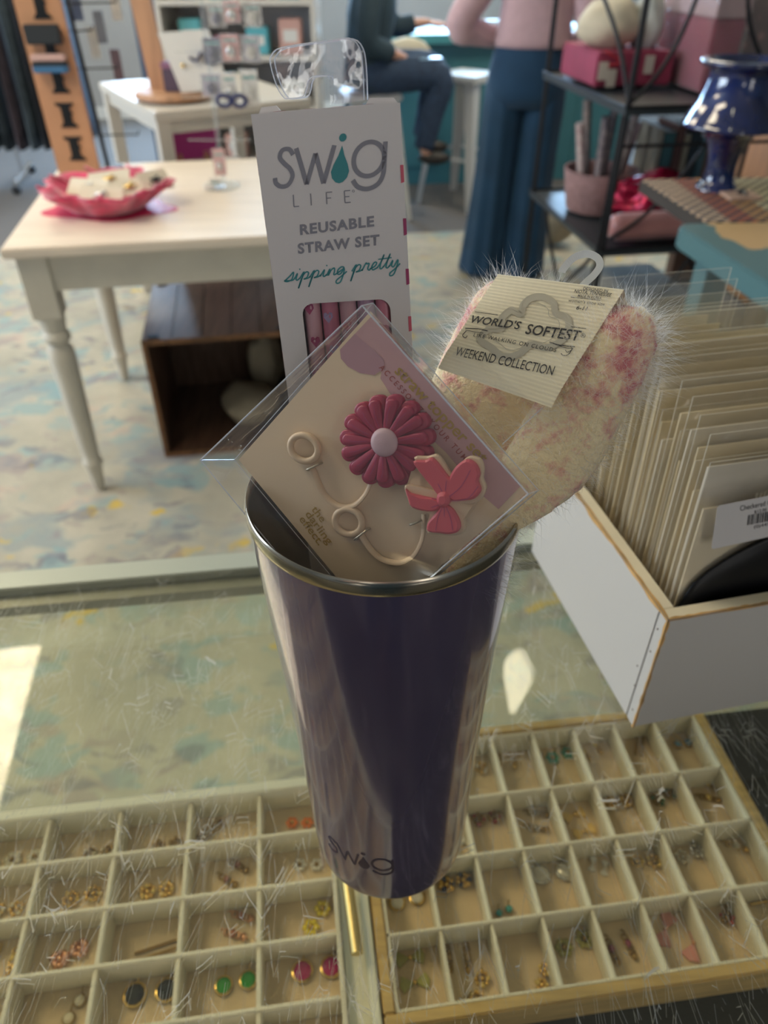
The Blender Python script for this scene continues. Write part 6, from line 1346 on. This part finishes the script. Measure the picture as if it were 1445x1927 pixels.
# orange wooden upright and panel at the right
m_or = mat('orange_wood', (.32, .14, .05), .5, var=.15, vscale=5, stretch=(4, 4, .5))
b = NB(); o_ = PY(1388, 100, 3.32); add_box(b, V((o_.x-.055, 3.32, .001)), V((.11, 0, 0)), V((0, .08, 0)), V((0, 0, 1.7)), .004); solo('wood_post', b, mat('dark_oak_post', (.10, .05, .03), .5, var=.2, vscale=6, stretch=(4, 4, .5)), 'dark oak upright post behind the blue vase', 'post')
hutch = thing('wood_hutch', 'orange brown wooden hutch at the right picture edge behind the blue vase', 'hutch', (2.05, 3.5, .013))
for z_ in (.62, .95, 1.25): b = NB(); add_box(b, V((1.72, 3.36, z_)), V((.9, .12, 0)), V((-.04, .32, 0)), V((0, 0, .03))); obj('shelf_board', b, m_or, hutch)
b = NB(); add_box(b, V((1.66, 3.74, .013)), V((.92, .12, 0)), V((-.003, .02, 0)), V((0, 0, 1.9))); obj('back_panel', b, m_or, hutch)
for x_ in (0, .9): b = NB(); add_box(b, V((1.69+x_, 3.35 + x_*.13, .013)), V((.028, .003, 0)), V((-.04, .38, 0)), V((0, 0, 1.9))); obj('side_panel', b, m_or, hutch)
b = NB(); add_box(b, V((1.78, 3.42, 1.2805)), V((.3, .04, 0)), V((-.02, .12, 0)), V((0, 0, .2)), .01); solo('green_print_box', b, mat('green_floral', (.05, .18, .10), .7, col2=(.30, .14, .08), vscale=30), 'green patterned box on the top shelf of the orange hutch', 'box')
# teal painted table in front
m_tealw = bpy.data.materials.new('chipped_teal_paint'); m_tealw.use_nodes = True; nt = m_tealw.node_tree; bs = nt.nodes['Principled BSDF']; bs.inputs['Roughness'].default_value = .38
tc = nt.nodes.new('ShaderNodeTexCoord'); nz = nt.nodes.new('ShaderNodeTexNoise'); nz.inputs['Scale'].default_value = 14; nz.inputs['Detail'].default_value = 6; nt.links.new(tc.outputs['Object'], nz.inputs['Vector'])
vm = nt.nodes.new('ShaderNodeVectorMath'); vm.operation = 'DISTANCE'; nt.links.new(tc.outputs['Object'], vm.inputs[0])
mr = nt.nodes.new('ShaderNodeMapRange'); mr.inputs[1].default_value = .05; mr.inputs[2].default_value = .13; mr.inputs[3].default_value = .34; mr.inputs[4].default_value = -.16; nt.links.new(vm.outputs['Value'], mr.inputs[0])
ad = nt.nodes.new('ShaderNodeMath'); nt.links.new(nz.outputs[0], ad.inputs[0]); nt.links.new(mr.outputs[0], ad.inputs[1])
rp = nt.nodes.new('ShaderNodeValToRGB'); rp.color_ramp.elements[0].color = (.075, .17, .19, 1); rp.color_ramp.elements[0].position = .60; rp.color_ramp.elements[1].color = (.55, .36, .17, 1); rp.color_ramp.elements[1].position = .62; nt.links.new(ad.outputs[0], rp.inputs[0]); nt.links.new(rp.outputs[0], bs.inputs['Base Color'])
tA = V((.628, 1.655, 0)); tu = V((.99, .055, 0)).normalized(); tv = V((.165, -.985, 0)).normalized(); TZ2 = .93
tt = thing('teal_table', 'teal painted table with a chipped bare patch at the right edge', 'table', tuple(tA + tu*.4 + tv*.2 + V((0,0,.0128))))
q1_ = P(1425, 440, TZ2); vm.inputs[1].default_value = tuple(q1_ - (tA + tu*.4 + tv*.2 + V((0,0,.0128))))
b = NB(); pts = [tA + tu*.03, tA + tu*.85, tA + tu*.85 + tv*.40, tA + tv*.40, tA + tv*.03, tA + tu*.008 + tv*.008]; plate(b, [p + V((0,0,TZ2-.045)) for p in pts], V((0,0,1)), .045); bmesh.ops.bevel(b, geom=b.edges[:], offset=.004, segments=2, affect='EDGES'); obj('tabletop', b, m_tealw, tt)
for (u, v) in ((.04, .05), (.76, .05), (.04, .33), (.76, .33)): b = NB(); add_box(b, tA + tu*u + tv*v + V((0,0,.0128)), tu*.05, tv*.05, V((0,0,TZ2-.059))); obj('leg', b, m_tealw, tt)
# ================================================================ FAR END: teal counter, stools and two people
m_tc = mat('teal_counter_paint', (.05, .19, .24), .45, var=.06, vscale=5); m_tct = mat('turquoise_top', (.07, .30, .34), .35)
ctr = thing('teal_counter', 'long teal painted bar counter beyond the white metal stool', 'counter', tuple(room(1.3, 5.45)))
def rb2(bm, u0, u1, v0, v1, z0, z1, bev=0): o = room(u0, v0, z0); add_box(bm, o, room(u1, v0, z0)-o, room(u0, v1, z0)-o, V((0,0,z1-z0)), bev)
b = NB(); rb2(b, .70, 2.6, 5.63, 6.2, .001, .87); obj('counter_front', b, m_tc, ctr)
b = NB(); rb2(b, .66, 2.65, 5.55, 6.25, .8705, .925, .004); obj('counter_top', b, m_tct, ctr)
for k in range(4): b = NB(); rb2(b, .78+k*.46, 1.16+k*.46, 5.618, 5.6295, .12, .78, .002); obj('panel_moulding', b, m_tc, ctr)
rr = random.Random(17)
for k in range(7):
    u, v = .80 + .23*k, 5.67 + .12*(k % 2); b = NB(); rb2(b, u, u+.18, v, v+.13, .9256, .9256 + (.012, .03, .006, .05, .02, .008, .035)[k], .002)
    solo('paper_stack', b, (m_white2, m_bg, m_white2, mat('pale_blue_box', (.45, .60, .70), .5), m_white2, m_jc, m_white2)[k], '%s on the teal counter, %s from its left end' % (('thin stack of white papers', 'clear tray', 'white envelope', 'pale blue box', 'white booklet', 'cream card', 'white carton')[k], ('first', 'second', 'third', 'fourth', 'fifth', 'sixth', 'seventh')[k]), 'papers', 'papers and boxes on the teal counter')
m_stool = mat('powder_white_metal', (.60, .62, .62), .32, .1)
def stool(c, rz, label, zs=.76, top=.15, foot=.215, seatm=None):
    t = thing('metal_stool', label, 'stool', tuple(c), 'white metal bar stools'); ex = V((math.cos(rz), math.sin(rz), 0)); ey = V((-ex.y, ex.x, 0)); c = V(c)
    b = NB(); add_box(b, c - ex*(top+.012) - ey*(top+.012) + V((0,0,zs-.045)), ex*2*(top+.012), ey*2*(top+.012), V((0,0,.045)), .012); obj('seat', b, seatm or m_stool, t)
    for sx_ in (-1, 1):
        for sy_ in (-1, 1):
            d = (ex*sx_ + ey*sy_); a_, b_ = ex*sx_, ey*sy_
            tp_ = c + d*top*.93 + V((0,0,zs-.046)); ft = c + d*foot + V((0,0,.001))
            b = NB(); w1, w0 = .036, .016
            add_hexa(b, (ft, ft - a_*w0*2, ft - a_*w0*2 - b_*.004, ft - b_*w0*2), (tp_, tp_ - a_*w1*2, tp_ - a_*w1*2 - b_*.006, tp_ - b_*w1*2)); bmesh.ops.recalc_face_normals(b, faces=b.faces); obj('leg', b, m_stool, t)
    b = NB(); zr = .30; rad_ = (foot + (top*.93-foot)*zr/zs)*.95
    q = [c + ex*x*rad_ + ey*y*rad_ + V((0,0,zr)) for x, y in ((-1, -1), (1, -1), (1, 1), (-1, 1))]
    tube(b, q, .010, 6, closed=True); obj('foot_rung', b, m_stool, t); return t
s1 = P(873, 402, 0); sc1 = V((s1.x, s1.y+.28, 0))
stool(sc1, R(45+6), 'white metal bar stool standing empty left of the navy trousers')
p2 = V((-.06, 5.02, 0)); stool(V((p2.x-.02, p2.y, 0)), R(12), 'white metal bar stool under the seated person in dark clothes', zs=.70)
st3 = PY(765, 95, 5.52); b = NB(); lump(b, st3, .15, .035, .07, 4, R(8), amp=.06); solo('cream_bag', b, mat('cream_seat', (.66, .60, .44), .6), 'cream cloth bag hanging under the top of the teal counter', 'bag', smooth='all')

m_skin = mat('skin', (.62, .36, .27), .5, sub=.1); m_hair = mat('dark_brown_hair', (.035, .022, .016), .55, bump=.6, bscale=160); m_blush = mat('blush_knit', (.60, .40, .43), .9, var=.05, vscale=30, sheen=.3, bump=.3, bscale=200)
m_trou = mat('navy_trouser_cloth', (.010, .050, .11), .85, var=.12, vscale=9, sheen=.1); m_jack = mat('dark_teal_jacket', (.02, .045, .065), .8, var=.1, vscale=12); m_jean = mat('blue_denim', (.025, .05, .10), .85, var=.25, vscale=40); m_shoe = mat('dark_shoe', (.02, .017, .016), .5)
def figure(root, J, hand_dirs, radii=None, eyes=None, nm='body'):
    """J: joints; one continuous skinned body with five-fingered hands"""
    vs, es, rs = [], [], []
    def add(p, r, par=None):
        vs.append(V(p)); rs.append(r); i = len(vs)-1
        if par is not None: es.append((par, i))
        return i
    pel = add(J['pelvis'], (.125, .10)); sp_ = add(J['waist'], (.105, .085), pel); ch = add(J['chest'], (.135, .10), sp_); ut = add(J['upper'], (.11, .08), ch); nk = add(J['neck'], .052, ut); hb = add(J['head0'], .062, nk); h1 = add(J['head1'], (.072, .085), hb); add(J['head2'], (.066, .078), h1)
    for s in ('l', 'r'):
        sh = add(J['sh'+s], .052, ut); el = add(J['el'+s], .040, sh); fm = add(V(J['el'+s]).lerp(V(J['wr'+s]), .35), .038, el); wr = add(J['wr'+s], .024, fm)
        hd = V(hand_dirs[s][0]).normalized(); sd_ = V(hand_dirs[s][1]).normalized(); nrm = hd.cross(sd_); w = V(J['wr'+s])
        pm = add(w + hd*.05, (.026, .018), wr)
        for k, (o, L_) in enumerate(((-.030, .072), (-.010, .082), (.010, .076), (.029, .060))):
            kn = add(w + hd*.085 + sd_*o, .0095, pm); k2 = add(w + hd*(.085 + L_*.5) + sd_*o*1.15 - nrm*.008, .0085, kn); add(w + hd*(.085 + L_*.92) + sd_*o*1.15 - nrm*.028, .007, k2)
        t1 = add(w + hd*.035 - sd_*.036, .011, pm); t2 = add(w + hd*.068 - sd_*.058, .0095, t1); add(w + hd*.095 - sd_*.062 - nrm*.008, .008, t2)
        hp = add(J['hp'+s], .085, pel); kn = add(J['kn'+s], .058, hp); cf = add(V(J['kn'+s]).lerp(V(J['an'+s]), .35), .056, kn); an = add(J['an'+s], .036, cf); add(J['to'+s], (.036, .024), an)
    bm = skin(vs, es, rs, sub=2, root=0); return obj(nm, bm, m_skin, root, 'all')
def head_bits(root, c, fwd, hairlen):
    """face and hair as parts of the head; c is the head's centre"""
    fwd = V(fwd).normalized(); side_ = V((0,0,1)).cross(fwd).normalized(); up_ = V((0,0,1)); b = NB()
    M = Matrix((side_, fwd, up_)).transposed()
    ball(b, c + fwd*.088 - up_*.005, .016, .7, 1.2, 1.6, 2, M); obj('nose', b, m_skin, root, 'all')
    for s in (-1, 1):
        b = NB(); ball(b, c + fwd*.074 + side_*s*.030 + up_*.018, .012, 1.2, .6, .7, 2, M); obj('eye', b, m_white2, root, 'all')
        b = NB(); ball(b, c + fwd*.081 + side_*s*.030 + up_*.018, .005, sub=2); obj('iris', b, m_dark, root, 'all')
        b = NB(); ball(b, c + side_*s*.076 - up_*.002, .028, .35, .7, 1.1, 2, M); obj('ear', b, m_skin, root, 'all')
    b = NB(); ball(b, c + fwd*.078 - up_*.045, .020, 1.3, .5, .4, 2, M); obj('mouth', b, mat('lip', (.5, .18, .16), .5), root, 'all')
    b = NB(); rg = []
    for k in range(9):
        t_ = k/8; z_ = .115 - t_*(.115 + hairlen); r_ = (.02, .075, .098, .104, .102, .096, .092, .086, .055)[k]; rg.append(oval(c + up_*z_ - fwd*(.030 + .012*t_), side_, fwd, r_, r_*(.95 if k < 3 else .55 + .1*math.cos(t_*3)), 24))
    loft(b, rg); 
    for v in b.verts: v.co += (fwd*mnoise.noise(v.co*40) + side_*mnoise.noise(v.co*35))*.008
    obj('hair', b, m_hair, root, 'all')
def sleeve(pts, rs, root, m, nm='sleeve'):
    b = NB(); q = smooth_pts(pts, 4); R_ = []
    for i in range(len(q)): f = i/4; k = min(len(rs)-2, int(f)); R_.append(rs[k] + (rs[k+1]-rs[k])*min(1, f-k))
    tube(b, q, R_, 20)
    for v in b.verts: v.co += V((1, 1, 1))*mnoise.noise(v.co*28)*.006
    return obj(nm, b, m, root, 'all')

# --- standing person, seen from behind, hand on the hip
px0, py0 = .655, 3.90
def A(x, y, z): a = R(-8); return V((px0 + x*math.cos(a) - y*math.sin(a), py0 + x*math.sin(a) + y*math.cos(a), z))
man1 = thing('person', 'standing person in a blush top and wide navy trousers with one elbow out', 'person', (px0, py0, .0128))
J = dict(pelvis=A(0, 0, .97), waist=A(0, 0, 1.10), chest=A(0, .005, 1.25), upper=A(0, 0, 1.37), neck=A(0, .005, 1.45), head0=A(0, .015, 1.51), head1=A(0, .02, 1.57), head2=A(0, .015, 1.62),
 shl=A(-.165, 0, 1.375), ell=A(-.315, -.06, 1.115), wrl=A(-.185, .055, 1.055), shr=A(.165, 0, 1.375), elr=A(.24, -.05, 1.11), wrr=A(.20, .14, 1.02),
 hpl=A(-.085, 0, .90), knl=A(-.09, .02, .50), anl=A(-.10, -.02, .09), tol=A(-.12, .10, .045), hpr=A(.085, 0, .90), knr=A(.09, .02, .50), anr=A(.10, -.02, .09), tor=A(.12, .10, .045))
figure(man1, J, {'l': (A(.09, .05, 0)-A(0, 0, .02), A(0, .02, 1)-A(0, 0, 0)), 'r': (A(-.1, .1, 0)-A(0, 0, 0), A(0, 0, 1)-A(0, 0, 0))})
head_bits(man1, A(0, .02, 1.59), A(0, 1, 0)-A(0, 0, 0), .16)
b = NB(); ex, ey = (A(1, 0, 0)-A(0, 0, 0)), (A(0, 1, 0)-A(0, 0, 0)); rg = []
for (z_, rx_, ry_) in ((1.035, .168, .125), (1.06, .170, .128), (1.12, .158, .122), (1.20, .160, .125), (1.30, .178, .128), (1.37, .175, .112), (1.41, .13, .085), (1.44, .07, .065)): rg.append(oval(A(.01, 0, z_), ex, ey, rx_, ry_, 32, 2.3))
loft(b, rg)
for v in b.verts: v.co += ex*mnoise.noise(v.co*12)*.010 + ey*mnoise.noise(v.co*14 + V((5, 0, 0)))*.008
obj('blush_top', b, m_blush, man1, 'all', label='blush pink knit top')
sleeve([A(-.15, 0, 1.38), A(-.235, -.03, 1.25), A(-.318, -.06, 1.115), A(-.25, 0, 1.085), A(-.165, .05, 1.065)], [.068, .068, .062, .054, .046], man1, m_blush); sleeve([A(.15, 0, 1.38), A(.20, -.03, 1.24), A(.24, -.05, 1.11), A(.215, .09, 1.05)], [.068, .062, .055, .046], man1, m_blush)
b = NB(); rg = [oval(A(0, 0, z_), ex, ey, rx_, ry_, 32, 2.2) for (z_, rx_, ry_) in ((1.055, .150, .115), (1.02, .160, .125), (.94, .178, .140), (.86, .182, .14), (.80, .175, .12))]; loft(b, rg)
for s in (-1, 1):
    rg = []
    for (z_, cx_, r_) in ((.90, .085, .098), (.78, .088, .100), (.60, .088, .098), (.40, .090, .102), (.20, .092, .112), (.05, .095, .120), (.030, .095, .121)):
        ring_ = oval(A(s*cx_ - .045*(.9-z_), .005, z_), ex, ey, r_, r_*1.15, 36, 2.0); ring_ = [p + (p - A(s*cx_, .005, z_)).normalized()*.010*math.sin(9*math.atan2(p.y-py0, p.x-px0-s*cx_) + s) * min(1, (1-z_)*1.3) for p in ring_]; rg.append(ring_)
    loft(b, rg)
obj('wide_trousers', b, m_trou, man1, 'all', label='wide navy trousers')
for s in (-1, 1): b = NB(); ball(b, A(s*.10 - .04, .05, .045), .05, .9, 2.0, .55, 3); obj('shoe', b, m_shoe, man1, 'all')

# --- seated person in dark clothes, side on
qx, qy = p2.x, p2.y
def B(x, y, z): return V((qx + x, qy + y, z))
man2 = thing('person', 'seated person in a dark jacket and jeans with one hand at the counter', 'person', (qx, qy, .70))
J = dict(pelvis=B(-.02, 0, .80), waist=B(-.03, 0, .93), chest=B(-.01, 0, 1.09), upper=B(.01, 0, 1.21), neck=B(.03, 0, 1.29), head0=B(.045, 0, 1.35), head1=B(.06, 0, 1.41), head2=B(.055, 0, 1.46),
 shl=B(.0, .165, 1.21), ell=B(.12, .24, 1.00), wrl=B(.30, .26, 1.02), shr=B(.0, -.165, 1.21), elr=B(-.02, -.22, .96), wrr=B(.16, -.14, .885),
 hpl=B(.0, .09, .785), knl=B(.36, .12, .79), anl=B(.30, .12, .40), tol=B(.42, .12, .345), hpr=B(.0, -.09, .785), knr=B(.38, -.11, .78), anr=B(.30, -.11, .38), tor=B(.42, -.12, .335))
figure(man2, J, {'l': ((1, .1, -.05), (0, 1, .1)), 'r': ((1, .3, -.3), (.2, -1, 0))})
head_bits(man2, B(.058, 0, 1.43), (1, 0, -.05), .03)
b = NB(); X_, Y_ = V((1,0,0)), V((0,1,0)); rg = [oval(B(cx_, 0, z_), X_, Y_, rx_, ry_, 32, 2.3) for (z_, cx_, rx_, ry_) in ((.73, -.03, .145, .195), (.80, -.03, .150, .19), (.93, -.03, .132, .168), (1.08, -.01, .140, .178), (1.18, .0, .125, .18), (1.24, .015, .09, .13), (1.28, .03, .062, .07))]; loft(b, rg)
for v in b.verts: v.co += V((1, 1, 0))*mnoise.noise(v.co*11)*.014
obj('dark_jacket', b, m_jack, man2, 'all', label='dark teal jacket')
sleeve([B(0, .15, 1.21), B(.05, .21, 1.10), B(.12, .245, 1.00), B(.24, .26, 1.015)], [.072, .066, .060, .048], man2, m_jack); sleeve([B(0, -.15, 1.21), B(-.02, -.21, 1.09), B(-.02, -.225, .965), B(.10, -.17, .905)], [.072, .066, .060, .048], man2, m_jack)
for s, k in ((1, 'l'), (-1, 'r')):
    sleeve([B(-.04, s*.09, .785), B(.15, s*.105, .80), V(J['kn'+k]), V(J['kn'+k]).lerp(V(J['an'+k]), .45) + V((.0, 0, 0)), V(J['an'+k]) + V((0, 0, .03))], [.115, .098, .078, .070, .058], man2, m_jean, 'jean_leg')
    b = NB(); ball(b, V(J['an'+k]).lerp(V(J['to'+k]), .55), .05, 2.0, .85, .75, 3); obj('shoe', b, m_shoe, man2, 'all')
t = thing('phone', 'small pale blue phone held above the seated person\'s knee', 'phone', tuple(B(.30, -.13, .875))); b = NB(); add_box(b, B(.26, -.16, .872), V((.13, .02, 0)), V((-.01, .065, 0)), V((0, 0, .009)), .002); obj('phone_body', b, mat('phone_glass', (.35, .55, .70), .15, coat=.5), t)
# dark upholstered shelf unit behind the seated person
b = NB(); o_ = room(-.75, 5.5, .001); add_box(b, o_, e1r*.9, e2r*.4, V((0,0,1.5)), .01); solo('navy_cabinet', b, mat('navy_cabinet_paint', (.02, .06, .13), .6), 'tall navy cabinet behind the seated person', 'cabinet')

# --- the photographer, standing behind the camera, mirrored as a dark shape in the tumbler
px0, py0 = .0, -.40
def A(x, y, z): return V((px0 + x, py0 + y, z))
man3 = thing('person', 'photographer in a dark top mirrored as the dark shape in the tumbler', 'person', (0, -.40, .001))
J = dict(pelvis=A(0, 0, .97), waist=A(0, 0, 1.10), chest=A(0, .005, 1.25), upper=A(0, 0, 1.38), neck=A(0, .005, 1.46), head0=A(0, .02, 1.52), head1=A(0, .035, 1.58), head2=A(0, .03, 1.63),
 shl=A(-.165, 0, 1.385), ell=A(-.25, .16, 1.20), wrl=A(-.11, .30, 1.36), shr=A(.165, 0, 1.385), elr=A(.25, .16, 1.20), wrr=A(.11, .30, 1.36),
 hpl=A(-.085, 0, .90), knl=A(-.09, .02, .50), anl=A(-.10, -.02, .09), tol=A(-.12, .10, .045), hpr=A(.085, 0, .90), knr=A(.09, .02, .50), anr=A(.10, -.02, .09), tor=A(.12, .10, .045))
figure(man3, J, {'l': ((.5, .3, .5), (0, .5, -1)), 'r': ((-.5, .3, .5), (0, .5, -1))})
head_bits(man3, A(0, .035, 1.60), (0, 1, -.4), .18)
ex, ey = V((1, 0, 0)), V((0, 1, 0)); b = NB(); rg = [oval(A(0, 0, z_), ex, ey, rx_, ry_, 32, 2.3) for (z_, rx_, ry_) in ((.88, .19, .14), (1.0, .185, .14), (1.12, .165, .125), (1.28, .185, .13), (1.38, .18, .115), (1.43, .13, .085), (1.46, .07, .065))]; loft(b, rg); obj('dark_top', b, m_jack, man3, 'all')
sleeve([A(-.15, 0, 1.39), A(-.22, .08, 1.29), A(-.255, .16, 1.20), A(-.17, .25, 1.30)], [.066, .06, .055, .045], man3, m_jack); sleeve([A(.15, 0, 1.39), A(.22, .08, 1.29), A(.255, .16, 1.20), A(.17, .25, 1.30)], [.066, .06, .055, .045], man3, m_jack)
for s in (-1, 1):
    sleeve([A(s*.085, 0, .92), A(s*.09, .02, .50), A(s*.10, -.01, .06)], [.115, .08, .07], man3, m_jean, 'jean_leg'); b = NB(); ball(b, A(s*.11, .05, .042), .05, .9, 2.0, .75, 3); obj('shoe', b, m_shoe, man3, 'all')
